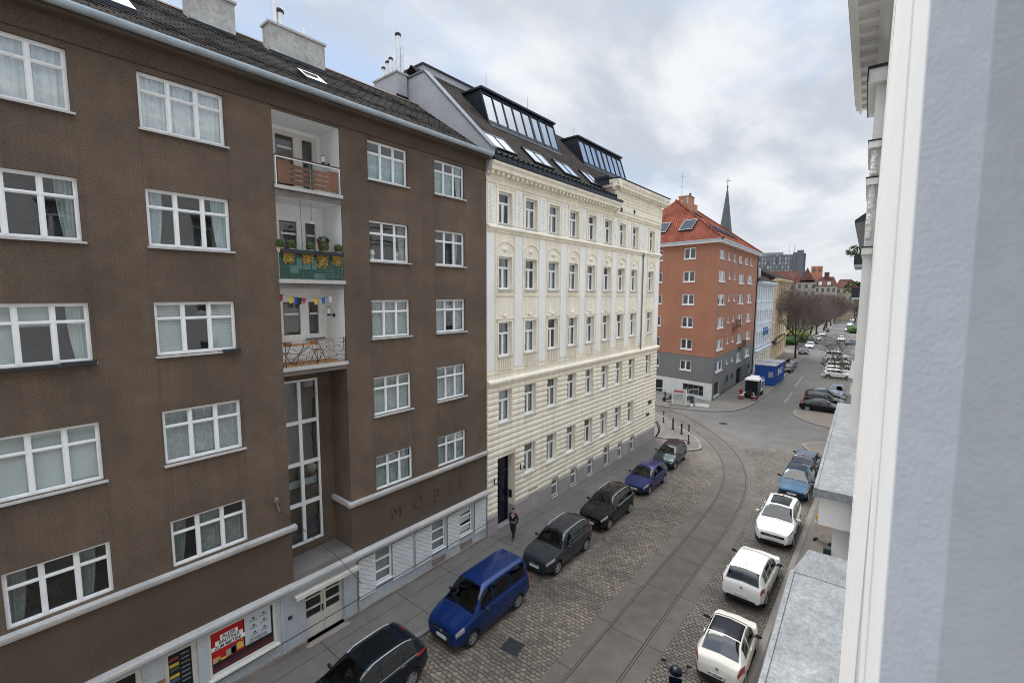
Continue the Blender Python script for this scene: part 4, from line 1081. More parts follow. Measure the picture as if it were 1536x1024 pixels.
m = MB(); pA = (ML @ Vector((-LW, 1.6, 0))).xy; pB = (ML @ Vector((-1.9, 1.6, 0))).xy; pC = (MR @ Vector((RW, 1.6, 0))).xy; pD = (MR @ Vector((RW, LW, 0))).xy
m.prism([tuple(pA), tuple(pB), tuple(pC), tuple(pD)], 0, 19.3, 'z', 0); m.M = MR; m.quad((RW, 0, 0), (RW, 1.6, 0), (RW, 1.6, 19.3), (RW, 0, 19.3), 0); m.build('core', [MT['orange']], OR)
def pairwin(a, b, c, d, M_, k, green=True):
    f = MB(); g = MB(); r = MB(); h = d - c; w_ = b - a
    if k == 2 and w_ > 2.4:
        cells = [(0, w_ * .40), (w_ * .56, w_)]
        for p, q in cells: frame_rect(f, p, q, 0, h, .09, .06, .16); g.quad((p, .12, 0), (q, .12, 0), (q, .12, h), (p, .12, h))
        f.box(w_ * .40, w_ * .56, .02, .16, 0, h, 1)
        f.box(-.04, w_ + .04, -.08, .06, -.09, 0)
    else:
        frame_rect(f, 0, w_, 0, h, .09, .06, .16)
        if k == 2: f.box(w_ / 2 - .08, w_ / 2 + .08, .05, .15, 0, h)
        f.box(-.05, w_ + .05, -.06, .06, -.10, 0)
        g.quad((0, .12, 0), (w_, .12, 0), (w_, .12, h), (0, .12, h))
    r.box(-.1, w_ + .1, .17, .75, -.1, h + .1, 0, 'f')
    o = link('window', f.mesh('window', [MT['white'], MT['whitebase']]), OR, M_ @ T(a, 0, c))
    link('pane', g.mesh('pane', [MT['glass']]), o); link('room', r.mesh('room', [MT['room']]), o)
for a, b in lc:
    for c, d in ZL: pairwin(a, b, c, d, ML, 2)
for a, b, c, d, k in rwin: pairwin(a, b, c, d, MR, k)
m = MB(ML)
m.box(-3.95, -1.12, .18, .2, .45, 1.75, 0); frame_rect(m, -3.95, -1.12, .45, 1.75, .06, .1, .16, 1)
for k in range(1, 4): m.box(-3.95 + k * .71 - .035, -3.95 + k * .71 + .035, .1, .16, .5, 1.7, 1)
m.box(-3.9, -1.2, .1, .155, 1.08, 1.15, 1)
m.build('shop_window', [MT['black'], MT['midgrey']], OR)
m = MB(ML); m.box(-8.3, -6.9, .18, .2, .1, 1.7); m.build('gate', [MT['black']], OR)
m = MB(MR); m.box(13.4, 17.0, .28, .3, .1, 2.3); m.build('gateway', [MT['black']], OR)
m = MB(MR)
for a, b, c, d, e in (rgf[0], rgf[1], rgf[2], rgf[4]): m.box(a, b, .12, .14, c, d, 0)
frame_rect(m, .9, 3.7, .35, 2.25, .1, .05, .12, 1); m.box(.8, 3.8, -.06, .05, .22, .35, 1)
m.build('ground_window', [MT['dark_metal'], MT['whitebase']], OR)
for (x, z) in ((9.3, 8.55), (13.6, 5.4)):
    m = MB(MR); m.box(x, x + 3.0, -.5, 0, z, z + .1)
    for k in range(9): m.box(x + k * .36, x + k * .36 + .12, -.5, -.46, z + .1, z + 1.15)
    m.build('flower_box', [MT['wood']], OR)
m = MB(MR); m.box(RW - .25, RW, -.12, -.0, 0, 19.2); m.build('downpipe', [MT['dark_metal']], OR)
# eaves and roof
m = MB(ML); m.box(-LW, .5, -.55, .1, 19.35, 19.62, 0); m.box(-LW, .62, -.66, -.54, 19.55, 19.78, 1)
m.build('eaves', [MT['white'], MT['zinc']], OR)
m = MB(MR); m.box(-.45, RW + .4, -.55, .1, 19.352, 19.622, 0); m.box(-.55, RW + .4, -.66, -.54, 19.552, 19.782, 1)
m.build('eaves', [MT['white'], MT['zinc']], OR)
cF = Vector((.66, -.62)); fR = (MR @ Vector((RW + .5, -.6, 0))).xy; fL = (ML @ Vector((-LW - .5, -.6, 0))).xy
bk = (MR @ Vector((RW + .5, LW + .5, 0))).xy
a1 = (MR @ Vector((8.1, 8.0, 0))).xy; a2 = (MR @ Vector((RW - 8.1, 8.0, 0))).xy
m = MB(); Z0 = 19.75; Z1 = 26.4
def v3(p, z): return (p.x, p.y, z)
m.add([v3(cF, Z0), v3(fR, Z0), v3(a2, Z1), v3(a1, Z1), v3(fL, Z0), v3(bk, Z0)], [(0, 1, 2, 3), (0, 3, 4), (1, 5, 2), (4, 3, 2, 5)])
ro = m.build('roof', [MT['redtile']], OR)
m = MB(); m.tube([v3(cF, Z0 + .05), v3(a1, Z1 + .05), v3(a2, Z1 + .05), v3(fR, Z0 + .05)], .13, 6); m.build('ridge_cap', [MT['redtile']], ro)
m = MB(MR); m.box(10.8, 13.0, 6.9, 8.5, 24.3, 27.4, 0); m.box(10.72, 13.08, 6.82, 8.58, 27.4, 27.48, 1); m.box(10.1, 10.8, 7.1, 8.4, 24.3, 25.95, 0); m.box(13.0, 13.5, 7.1, 8.3, 24.3, 25.6, 0)
ch = m.build('chimney', [MT['salmon'], MT['chimney']], ro)
m = MB(MR); m.cyl((12.6, 7.4, 27.4), (12.6, 7.4, 28.1), .16, n=8); m.build('flue', [MT['dark_metal']], ch)
m = MB(MR); m.cyl((11.2, 8.2, 27.4), (11.2, 8.2, 30.8), .035, n=5); m.box(11.18, 11.22, 7.8, 8.6, 30.2, 30.26); m.box(11.18, 11.22, 7.9, 8.5, 28.9, 28.96); m.build('aerial', [MT['zinc']], ch)
m = MB(ML); m.box(-10.5, -7.6, 5.6, 8.0, 23.2, 25.7, 0); m.box(-9.5, -8.9, 5.55, 5.6, 23.8, 25.2, 1); m.box(-10.7, -6.9, 4.2, 5.2, 23.2, 23.35, 2); m.build('roof_terrace', [MT['salmon'], MT['dark_metal'], MT['zinc']], ro)
m = MB(ML); m.cyl((-8.0, 6, 25.7), (-8.0, 6, 26.6), .12, n=6); m.cyl((-8.9, 6, 25.7), (-8.9, 6, 26.3), .12, n=6); m.build('flue', [MT['zinc']], ro)
slope = (Z1 - Z0) / 8.6; MT['roof_pane'] = mat('grey_roof_pane', (.075, .088, .105), .5, spec=0)
def skyl(M_, x0, x1, y0, y1, slope=slope):
    f = MB(M_); g = MB(M_)
    def Q(x, y, h): return (x, y - h * .6, Z0 + (y + .6) * slope + h * .75)
    f.add([Q(x0, y0, 0), Q(x1, y0, 0), Q(x1, y1, 0), Q(x0, y1, 0), Q(x0, y0, .16), Q(x1, y0, .16), Q(x1, y1, .16), Q(x0, y1, .16)], [(0, 1, 5, 4), (1, 2, 6, 5), (2, 3, 7, 6), (3, 0, 4, 7), (4, 5, 6, 7)])
    g.add([Q(x0 + .12, y0 + .12, .18), Q(x1 - .12, y0 + .12, .18), Q(x1 - .12, y1 - .1, .18), Q(x0 + .12, y1 - .1, .18)], [(0, 1, 2, 3)])
    o = f.build('skylight', [MT['anthracite']], ro); g.build('pane', [MT['roof_pane']], o)
skyl(ML, -6.0, -4.1, .9, 2.3, 1.03); skyl(ML, -9.6, -7.9, .9, 2.3, 1.03)
for x in (3.2, 6.2, 9.5, 12.8): skyl(MR, x, x + 1.9, 1.1, 2.6)
skyl(MR, 6.8, 9.0, 4.6, 5.4)
# ---- pale blue and ochre houses further along
def row_house(name, label, x0, x1, zt, wall, base, zb, rows, nx, wz, roofmat, frames='midgrey', extra=None):
    H = thing(name, label, 'building', (-16.1, 58.7, 0), 0)
    m = MB(MR); hs = []
    step = (x1 - x0) / nx
    for (zc, hh) in rows:
        for k in range(nx): hs.append((x0 + step * (k + .5) - wz / 2, x0 + step * (k + .5) + wz / 2, zc, zc + hh, .18))
    wall_holes(m, x0, x1, zb, zt, [h for h in hs if h[2] > zb], 0)
    wall_holes(m, x0, x1, 0, zb, [h for h in hs if h[3] < zb], 1)
    m.box(x0, x1, 1.4, 14, 0, zt, 0); m.quad((x1, 0, 0), (x1, 1.4, 0), (x1, 1.4, zt), (x1, 0, zt)); m.quad((x0, 0, 0), (x0, 1.4, 0), (x0, 1.4, zt), (x0, 0, zt))
    m.build('wall', [MT[wall], MT[base]], H)
    m = MB(MR); ledge(m, x0, x1, zt - .25, zt + .3, .7); ledge(m, x0, x1, zb - .15, zb + .25, .3)
    for (zc, hh) in rows[:-1]: m.box(x0, x1, -.09, 0, zc - .35, zc - .2)
    for h in hs: m.box(h[0] - .1, h[1] + .1, -.1, 0, h[3] + .05, h[3] + .2)
    m.build('cornice', [MT[wall]], H)
    for h in hs:
        f = MB(MR); g = MB(MR)
        frame_rect(f, h[0], h[1], h[2], h[3], .1, .1, .18); f.box(h[0], h[1], .1, .18, h[2] + (h[3] - h[2]) * .66, h[2] + (h[3] - h[2]) * .66 + .1)
        g.quad((h[0], .16, h[2]), (h[1], .16, h[2]), (h[1], .16, h[3]), (h[0], .16, h[3]))
        o = f.build('window', [MT['white']], H); g.build('pane', [MT['carglass']], o)
    m = MB(MR); m.add([(x0, -.6, zt + .3), (x1, -.6, zt + .3), (x1, 7, zt + 4.2), (x0, 7, zt + 4.2), (x0, 14.2, zt), (x1, 14.2, zt)], [(0, 1, 2, 3), (3, 2, 5, 4), (0, 3, 4), (1, 2, 5)])
    m.build('roof', [roofmat], H)
    return H
H1 = row_house('row_house', 'pale blue rendered house with cream ground floor behind the blue site cabin', 25.3, 41.2, 15.1, 'paleblue', 'cream', 3.6, [(12.2, 1.9), (8.5, 1.9), (4.6, 2.2), (.9, 1.9)], 7, 1.0, MT['slate2'])
m = MB(MR); m.box(28.5, 31.5, 1.8, 5, 15.3, 18.4, 0); m.box(32.2, 34.2, 1.2, 4, 15.3, 17.9, 1); m.build('dormer', [MT['anthracite'], MT['zinc']], H1)
lettering('wall_lettering', 'HPA', 1.9, (34.5, -.06, 6.6), mat('blue_letter', (.03, .13, .30), .6), H1, .03, .05, 1.5, M=MR)
H2 = row_house('row_house', 'pale ochre stucco house with tall windows and brown roof at the park', 41.2, 62.6, 16.0, 'yellow', 'yellow', 4.3, [(12.7, 2.6), (9.0, 2.9), (5.0, 2.5), (.9, 2.6)], 7, 1.25, MT['slate2'])
m = MB(MR); m.prism([(42.6, 3.95), (43.4, 4.6), (56.4, 4.9), (56.8, 4.3), (56.2, 3.7), (43.2, 3.4)], -.6, -.35, 'y', 0); m.prism([(44.5, 3.8), (45, 4.35), (54.2, 4.6), (54.4, 4.25), (54, 3.95), (45, 3.7)], -.64, -.6, 'y', 1)
m.build('sign_banner', [MT['dark_metal'], mat('banner_ochre', (.62, .45, .16), .6)], H2)
# ================================================================ our own house on the right: X local = -t (t runs up the street), Y into the house
AR = thing('apartment_building', 'white plastered apartment house at the right edge with zinc bay roofs and coffered eaves', 'building', (0, 0, 0), R(-88.2))
def tb(mb, t0, t1, n0, n1, z0, z1, mi=0): mb.box(-t1, -t0, n0, n1, z0, z1, mi)
AROW = [(1.0, 3.0), (4.9, 5.9), (8.3, 10.3), (11.95, 14.1), (15.7, 17.7), (19.0, 20.7)]
hs = []
for k in range(-4, 9):
    t = 2.9 + k * 3.2 if k >= 0 else -.2 + (k) * 3.2
    for r, (c, d) in enumerate(AROW):
        if r in (0, 1) and k >= 0: continue
        hs.append((-t - 1.15, -t, c, d, .25))
hs = [h for h in hs if not (h[0] < .75 and h[1] > -1.3) and not (-9 < h[1] < 0 and 8 < h[2] < 13)]
m = MB(); WN = .03
wall_holes(m, -30.3, -1.14, 0, 21.9, [h for h in hs if h[1] < -1.2], 0, y=WN)
wall_holes(m, .9, 16, 0, 21.9, [h for h in hs if h[0] > .9], 0, y=WN)
m.quad((-1.14, WN, 0), (.9, WN, 0), (.9, WN, 11.9), (-1.14, WN, 11.9)); m.quad((-1.14, WN, 14.9), (.9, WN, 14.9), (.9, WN, 21.9), (-1.14, WN, 21.9))
m.box(-30.3, 16, 1.8, 13, 0, 22, 0); m.quad((-30.3, WN, 0), (-30.3, 1.8, 0), (-30.3, 1.8, 22), (-30.3, WN, 22))
m.build('wall', [MT['facade']], AR)
# the jamb of the window the picture is taken from: face, splay and inner rebate
m = MB()
m.prism([(-1.14, .03), (-.50, .03), (-.475, .0636), (-.475, .9), (-1.14, .9)], 11.9, 14.9, 'z', 0)
m.box(-.86, -.80, .0285, .03, 11.9, 14.9, 0)
for v_ in m.v: v_.y -= .004 + .012 * (v_.z - 13.15)   # the old jamb is a little out of plumb
m.box(-1.19, -1.139, .0308, .35, 11.9, 14.9, 0)
m.box(-.475, .9, .2, 1.8, 11.2, 11.9, 0); m.box(-1.14, .9, .031, 1.8, 14.9, 15.3, 0); m.box(.62, .95, .031, 1.6, 11.9, 14.9, 0)
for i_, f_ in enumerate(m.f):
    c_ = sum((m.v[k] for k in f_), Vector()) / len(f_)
    if i_ < 7 and c_.x > -.5001 and len(f_) == 4: m.mi[i_] = 1  # splay and rebate faces take the plaster with painted shade
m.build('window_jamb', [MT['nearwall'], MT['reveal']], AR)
m = MB(); m.box(-1.1, .9, 1.55, 1.75, 11.9, 14.9); m.build('room', [MT['room']], AR)
for h in hs:
    put_window(AR, T(h[0], WN + .16, h[2]), ('c2', round(h[3] - h[2], 2)), 'lace', w=1.15, h=h[3] - h[2], n=1, transom=.66, split_low=True, fw=.06, style=('lace',), sill='stone', sillw=.04)
# zinc covered bays over the ground floor
def bay(t0, t1, out, ztop, parent, nm=None):
    m = MB(); tb(m, t0, t1, -out, WN, ztop - .26, ztop, 0); tb(m, t0 - .02, t1, -out - .03, -out + .05, ztop - .30, ztop + .025, 0)
    o = m.build('bay_roof', [MT['zincroof']], parent)
    m = MB(); tb(m, t0 + .25, t1 - .25, -out + .12, WN, ztop - 1.2, ztop - .26, 0)
    tb(m, t0 + .8, t1 - .8, -out * .45, WN, 0, ztop - 1.2, 0)
    t = t0 + 1.6
    while t < t1 - 2.6: tb(m, t, t + 1.7, -out * .45 - .01, -out * .45 + .02, .5, 3.6, 1); t += 2.4
    m.build('bay_front', [MT['facade'], MT['carglass_teal']], parent)
    return o
ZB = 7.35
o = bay(1.5, 10.9, .90, ZB, AR)
m = MB(); m.add([(-10.88, -.90, ZB + .01), (-10.88, .02, ZB + .01), (-11.4, .02, ZB + .33), (-11.4, -.66, ZB + .33), (-11.45, .02, ZB - .25), (-11.45, -.66, ZB - .25), (-10.9, -.90, ZB - .25)], [(0, 1, 2, 3), (2, 3, 5, 4), (0, 3, 5, 6)])
m.build('upstand', [MT['zincroof']], o)
bay(16.2, 30.2, .90, ZB, AR)
m = MB(); tb(m, 16.9, 17.0, -.6, -.40, .2, 5.2, 0); m.build('glass_door', [MT['carglass_teal']], AR)
# eaves with coffered soffit
m = MB(); q0, q1 = -16, 29.9
tb(m, q0, q1, -.92, WN, 22.36, 22.42, 0); tb(m, q0, q1, -1.10, -.88, 22.38, 22.85, 0); tb(m, q0, q1, -.97, -.84, 22.22, 22.38, 0); tb(m, q0, q1, -1.15, -1.10, 22.65, 22.85, 1)
tb(m, q0, q1, -.30, WN, 22.10, 22.36, 0); tb(m, q0, q1, -.15, WN, 21.75, 22.10, 0)
t = -15
while t < q1 - .4: tb(m, t, t + .22, -.88, -.26, 22.20, 22.37, 0); t += 1.0
m.box(-q1, 16, -1.08, 13, 22.85, 22.95, 1)
m.build('eaves', [MT['cream_white'], MT['zinc']], AR)
# narrow oriel with moulded heads
m = MB(); tb(m, 21, 24.2, -.25, .025, 8.2, 20.4, 0)
o = m.build('oriel', [MT['cream_white']], AR)
m = MB(); tb(m, 20.7, 24.6, -.48, .025, 20.4, 20.85, 0); tb(m, 20.65, 24.65, -.52, -.482, 20.42, 20.95, 1); m.box(-24.65, -20.65, -.50, .025, 20.85, 20.95, 1); m.build('cornice', [MT['cream_white'], MT['dark_metal']], o)
for z, q in ((18.25, .34), (17.0, .32), (14.6, .3)):
    m = MB(); tb(m, 20.8, 24.4, -q, .02, z, z + .22, 0); tb(m, 20.78, 24.42, -q - .02, .02, z + .22, z + .27, 1); m.build('moulding', [MT['cream_white'], MT['dark_metal']], o)
for z in (17.4, 16.2, 15.2):
    m = MB()
    for q in range(10): m.ball((-20.98, -.14, z + q * .08), .10, 6, 4, 0, .3)
    m.build('ornament', [MT['cream_white']], o, 60)
# neighbouring houses on the right side of the street
BB = thing('apartment_building', 'cream ornamented house next beyond the white house on the right', 'building', (0, 0, 0), R(-88.2))
m = MB(); tb(m, 30.35, 57.5, .04, 13, 0, 21.5, 0); tb(m, 30.35, 57.5, -.2, .04, 21.1, 21.6, 0)
for z in (8.0, 11.8, 15.6, 19.2): tb(m, 30.35, 57.5, -.08, .04, z - .3, z, 0)
m.build('wall', [MT['cream_white']], BB)
bay(39.8, 51.0, .71, ZB, BB)
for k in range(8):
    for z in (8.5, 12.0, 15.8):
        put_window(BB, T(-(33.8 + k * 2.9), -.03, z), ('c3',), 'lace', w=1.15, h=2.1, n=1, transom=.66, split_low=True, fw=.06, style=('lace',), sill='stone', sillw=.03)
CC = thing('apartment_building', 'pale house with dark balconies and hanging plants farther up on the right', 'building', (0, 0, 0), R(-88.2))
m = MB(); tb(m, 57.6, 112, .1, 13, 0, 20.6, 0); m.build('wall', [MT['facade']], CC)
m = MB(); m.prism([(-1.55, 20.3), (-1.55, 20.6), (.1, 21.9), (8, 24), (13, 20.6), (.1, 20.6)], -112, -58.2, 'x'); m.build('roof', [MT['anthracite']], CC)
for z in (12.9, 16.2):
    m = MB(); tb(m, 58.6, 66, -1.35, .1, z - .2, z, 0); tb(m, 58.6, 66, -1.38, -1.32, z, z + 1.05, 1); tb(m, 58.6, 58.66, -1.35, .1, z, z + 1.05, 1); tb(m, 58.7, 66, .08, .1, z, z + 2.4, 1); m.build('balcony', [MT['zinc'], MT['dark_metal']], CC)
m = MB(); tb(m, 58.9, 61, -.5, .0, 16.3, 18.9, 0); m.build('awning', [MT['drape']], CC)
bay(62.4, 75, .71, ZB, CC)
for k in range(8):
    for z in (8.2, 12.4, 16.0):
        put_window(CC, T(-(70 + k * 5), .02, z), ('c4',), 'lace', w=1.3, h=2.0, n=1, transom=.66, split_low=True, fw=.06, style=('lace',), sill='stone', sillw=.03)
def loc_t(t, n, z):
    a = R(-1.8); return (t * math.sin(a) + n * math.cos(a), t * math.cos(a) - n * math.sin(a), z)
for i, (t, z, lab) in enumerate(((59.2, 17.3, 'green balcony plant hanging over the upper dark balcony on the right'), (60.5, 13.7, 'green balcony plant on the lower dark balcony on the right'))):
    m = MB(); m.leaves((0, 0, 0), .75, 300, .12, (1.1, 1, .8)); o = m.build('balcony_plant', [MT['hedge']]); o.location = loc_t(t, -1.3, z + .3); tag(o, lab, 'plant')

# ================================================================ ground, streets, pavements
def poly_sheet(name, pts, z, mt, kind='structure', zb=None):
    bm = bmesh.new()
    vs = [bm.verts.new((x, y, z)) for x, y in pts]
    f = bm.faces.new(vs)
    if f.normal.z < 0: f.normal_flip()
    if zb is not None:
        r = bmesh.ops.extrude_face_region(bm, geom=[f])
        for v in r['geom']:
            if isinstance(v, bmesh.types.BMVert): v.co.z = zb
        bmesh.ops.recalc_face_normals(bm, faces=bm.faces)
    bmesh.ops.triangulate(bm, faces=[f for f in bm.faces if len(f.verts) > 4])
    me = bpy.data.meshes.new(name); bm.to_mesh(me); bm.free(); me.materials.append(mt)
    o = link(name, me); o['kind'] = 'structure'
    return o
def strip(mb, pts, off0, off1, z0, z1=None, mi=0, closed=False):
    """a ribbon offset sideways from a polyline; with z1 it is a raised kerb"""
    n = len(pts); L_ = []; R_ = []
    for i, p in enumerate(pts):
        a = Vector(pts[max(i - 1, 0)]); b = Vector(pts[min(i + 1, n - 1)]); d = (b - a).normalized(); q = Vector((d.y, -d.x))
        L_.append(Vector(p) + q * off0); R_.append(Vector(p) + q * off1)
    for i in range(n - 1):
        a, b, c, d = L_[i], L_[i + 1], R_[i + 1], R_[i]
        if z1 is None: mb.quad((*a, z0), (*b, z0), (*c, z0), (*d, z0), mi)
        else:
            mb.add([(*a, z0), (*b, z0), (*c, z0), (*d, z0), (*a, z1), (*b, z1), (*c, z1), (*d, z1)], [(4, 5, 6, 7), (0, 1, 5, 4), (2, 3, 7, 6)] + ([(0, 3, 7, 4)] if i == 0 else []) + ([(1, 2, 6, 5)] if i == n - 2 else []), mi)
def smooth(pts, k=6):
    out = []; n = len(pts)
    for i in range(n - 1):
        p0, p1, p2, p3 = [Vector(pts[min(max(i + q, 0), n - 1)]) for q in (-1, 0, 1, 2)]
        for j in range(k):
            t = j / k
            out.append(tuple(.5 * (2 * p1 + (p2 - p0) * t + (2 * p0 - 5 * p1 + 4 * p2 - p3) * t * t + (3 * p1 - p0 - 3 * p2 + p3) * t ** 3)))
    out.append(tuple(pts[-1])); return out
poly_sheet('ground', [(-900, -60), (700, -60), (900, 1800), (-1200, 1800)], -.02, MT['earth'])
KL = smooth([(-20.7, 52.2), (-17.3, 52.7), (-14.4, 53.9), (-12.8, 56), (-12.05, 61), (-12.03, 71), (-13.4, 110), (-16.7, 195), (-21, 300), (-28, 470)], 5)
KL = [(-70, 51.2)] + KL
FARR = [(-18, 470), (-13.5, 300), (-10.6, 195), (-9.2, 135), (-8.4, 118)]
poly_sheet('road', [(-70, 51.5), (-70, 40.5), (-16.2, 40.3), (-16.2, 39), (-14, -30), (-1, -30), (-1, 48), (12, 48.6), (12, 54), (-1, 54.5), (-1, 118)] + FARR[::-1] + KL[::-1][:-1], 0, MT['asphalt'])
TP = [(-7.05, -30), (-7.05, -8), (-7.05, 10), (-7.05, 20), (-7.02, 26), (-7.2, 30.6), (-7.65, 34), (-8.45, 37), (-9.5, 39.6), (-11.4, 42.9), (-14.35, 46.6), (-17.5, 49.6), (-23, 53.4), (-30, 56.5)]
TPs = smooth(TP, 7)
poly_sheet('cobbled_road', [(-13.6, -30), (-7.0, -30), (-7.0, 30), (-8.5, 38), (-10.4, 41.6), (-12.2, 41.2), (-13.2, 39)], .004, MT['setts'])
poly_sheet('cobbled_road', [(-7.0, -30), (-2.6, -30), (-2.6, 30), (-7.0, 30)], .004, MT['setts_r'])
poly_sheet('cobbled_road', [(-7.0, 30), (-2.6, 30), (-2.6, 44.6), (-4.2, 44.9), (-6.2, 44.2), (-8.2, 43.2), (-9.4, 42.4), (-9.9, 41), (-8.5, 38)], .004, MT['setts_x'])
m = MB()
offs = [(-1.40, -.80, 1), (-.68, .68, 0), (.80, 1.42, 1)]
for a, b, k in offs: strip(m, TPs, a, b, .010, None, k)
for s in (-1, 1):
    strip(m, TPs, s * .74 - .055, s * .74 + .06, .0085, None, 3); strip(m, TPs, s * .745 - .022, s * .745 + .022, .0135, None, 4)
    strip(m, TPs, s * .74 - .062, s * .74 - .055, .0125, None, 2)
# transverse joints
acc = 0; nxt = [0, 1.0, .4]
for i in range(len(TPs) - 1):
    a = Vector(TPs[i]); b = Vector(TPs[i + 1]); L_ = (b - a).length; d = (b - a).normalized(); q = Vector((d.y, -d.x))
    if a.y < -12: continue
    for k in range(3):
        while nxt[k] < acc + L_:
            p = a + d * (nxt[k] - acc); o0, o1 = offs[k][0], offs[k][1]
            m.quad((*(p + q * o0 - d * .018), .0118), (*(p + q * o1 - d * .018), .0118), (*(p + q * o1 + d * .018), .0118), (*(p + q * o0 + d * .018), .0118), 2)
            nxt[k] += random.choice((2.4, 3.0, 3.6)) if k else 3.0
    acc += L_
o = struct('tram_track', m, [MT['track'], MT['track2'], MT['seam'], MT['groove'], MT['rail']])
# pavements (raised), kerbs
PLK = [(-13.35, -30), (-13.33, 10), (-12.95, 15), (-12.86, 18), (-12.86, 37.6)] + smooth([(-12.6, 38.6), (-12.05, 39.3), (-12.0, 40.2), (-13.1, 42.4), (-14.2, 43.5), (-16.5, 46.0), (-19.5, 48.4), (-26, 52.6)], 4)
poly_sheet('pavement', PLK + [(-40, 52.6), (-40, 40), (-16.1, 40), (-16.1, -30)], .10, MT['pavement'], zb=-.01)
m = MB(); strip(m, PLK, -.002, .20, -.01, .112)
struct('kerb', m, [MT['kerb']])
m = MB()
for x in (-15.25, -14.1): m.quad((x, -20, .104), (x + .025, -20, .104), (x + .025, 40, .104), (x, 40, .104))
y = -14.0
while y < 39.5:
    m.quad((-16, y, .1045), (-13.15, y, .1045), (-13.15, y + .03, .1045), (-16, y + .03, .1045)); y += random.uniform(2.4, 4.4)
struct('pavement_joints', m, [MT['seam']])
PRK = [(-2.72, -30), (-2.76, 34), (-2.85, 41)] + smooth([(-3.2, 43.6), (-4.6, 45.6), (-5.0, 46.6), (-4.3, 47.8), (-3.2, 48.5), (0, 48.9), (10, 49.2)], 4)
poly_sheet('pavement', PRK + [(10, -30)], .10, MT['pavement'], zb=-.01)
m = MB(); strip(m, PRK, -.22, .002, -.01, .112); struct('kerb', m, [MT['kerb']])
PR2 = [(8, 53.2)] + smooth([(-2, 53.8), (-3.9, 54.6), (-5.6, 55.6), (-6.9, 57.2), (-7.5, 59.2), (-7.4, 60.4), (-6.6, 60.9), (-2.4, 61.2)], 4)
poly_sheet('pavement', PR2 + [(-2.4, 112), (8, 112)], .10, MT['pavement_tan'], zb=-.01)
m = MB(); strip(m, PR2, -.22, .002, -.01, .112); struct('kerb', m, [MT['kerb']])
poly_sheet('pavement', KL + [(-40, 470), (-40, 120), (-24, 105), (-24, 62), (-70, 62)], .10, MT['pavement_tan'], zb=-.01)
m = MB(); strip(m, KL, -.22, .002, -.01, .115); struct('kerb', m, [MT['kerb']])
poly_sheet('park_lawn', [(-19.5, 123), (-21, 195), (-27, 330), (-140, 330), (-140, 123)], .115, MT['grass'])
isl = smooth([(-7.6, 87.3), (-8.1, 90), (-8.2, 95), (-7.6, 97), (-5.2, 95.5), (-4.4, 91), (-4.3, 88.2), (-6, 86.6), (-7.6, 87.3)], 4)
poly_sheet('planted_island', isl[:-1], .13, MT['grass'], zb=-.01)
m = MB(); strip(m, isl, -.12, .12, -.01, .15); struct('kerb', m, [MT['kerb']])
# faint lane and parking marks
m = MB()
for (x0, y0, x1, y1) in ((-9.3, 64, -9.6, 72), (-9.9, 76, -10.4, 88), (-8.3, 75, -3.5, 76.2)):
    d = Vector((x1 - x0, y1 - y0)).normalized(); q = Vector((d.y, -d.x)) * .05
    m.quad((x0 - q.x, y0 - q.y, .006), (x1 - q.x, y1 - q.y, .006), (x1 + q.x, y1 + q.y, .006), (x0 + q.x, y0 + q.y, .006))
struct('road_marking', m, [mat('worn_white_line', (.30, .30, .29), .8, var=[(3, .4)])])
o = thing('drain_grate', 'square dark iron drain grate set in the cobbles beside the blue van', 'drain', (-10.1, 12.4, .006), R(8))
m = MB(); m.box(-.36, .36, -.34, .34, 0, .004); m.build('frame', [MT['black']], o)
m = MB()
for i in range(8): m.box(-.33 + i * .088, -.29 + i * .088, -.31, .31, .006, .012)
for i in range(6): m.box(-.33, .33, -.30 + i * .11, -.27 + i * .11, .006, .0122)
m.build('bars', [MT['dark_metal']], o)
o = MB(); o.lathe([(0, .005), (.40, .005), (.42, .002)], (0, 0, 0), n=16); o = o.build('manhole_cover', [MT['dark_metal']]); o.location = (-12.5, 49.4, .002); tag(o, 'dark round manhole cover on the grey asphalt of the junction', 'manhole')
m = MB(); m.quad((-.5, -.25, 0), (.5, -.3, 0), (.4, .25, 0), (-.4, .3, 0)); o = m.build('asphalt_patch', [MT['asphalt']]); o.location = (-14.7, 20.6, .106); o['kind'] = 'structure'
# ================================================================ cars
def lerp(a, b, t): return a + (b - a) * t
def interp(pts, x):
    if x <= pts[0][0]: return pts[0][1]
    for (a, b), (c, d) in zip(pts, pts[1:]):
        if x <= c: return lerp(b, d, (x - a) / (c - a) if c > a else 1)
    return pts[-1][1]
def spline(pts, x):
    n = len(pts)
    if x <= pts[0][0]: return pts[0][1]
    if x >= pts[-1][0]: return pts[-1][1]
    for i in range(n - 1):
        if x <= pts[i + 1][0]: break
    (x0, y0), (x1, y1) = pts[i], pts[i + 1]; h = x1 - x0
    if h < 1e-6: return y1
    def sl(j):
        if j == 0 or j == n - 1: return None
        a = (pts[j][1] - pts[j - 1][1]) / max(pts[j][0] - pts[j - 1][0], 1e-6); b = (pts[j + 1][1] - pts[j][1]) / max(pts[j + 1][0] - pts[j][0], 1e-6)
        return 0 if a * b <= 0 else 2 * a * b / (a + b)
    d = (y1 - y0) / h; m0 = sl(i); m1 = sl(i + 1); m0 = d if m0 is None else m0; m1 = d if m1 is None else m1
    t = (x - x0) / h
    return y0 * (2 * t ** 3 - 3 * t * t + 1) + h * m0 * (t ** 3 - 2 * t * t + t) + y1 * (-2 * t ** 3 + 3 * t * t) + h * m1 * (t ** 3 - t * t)
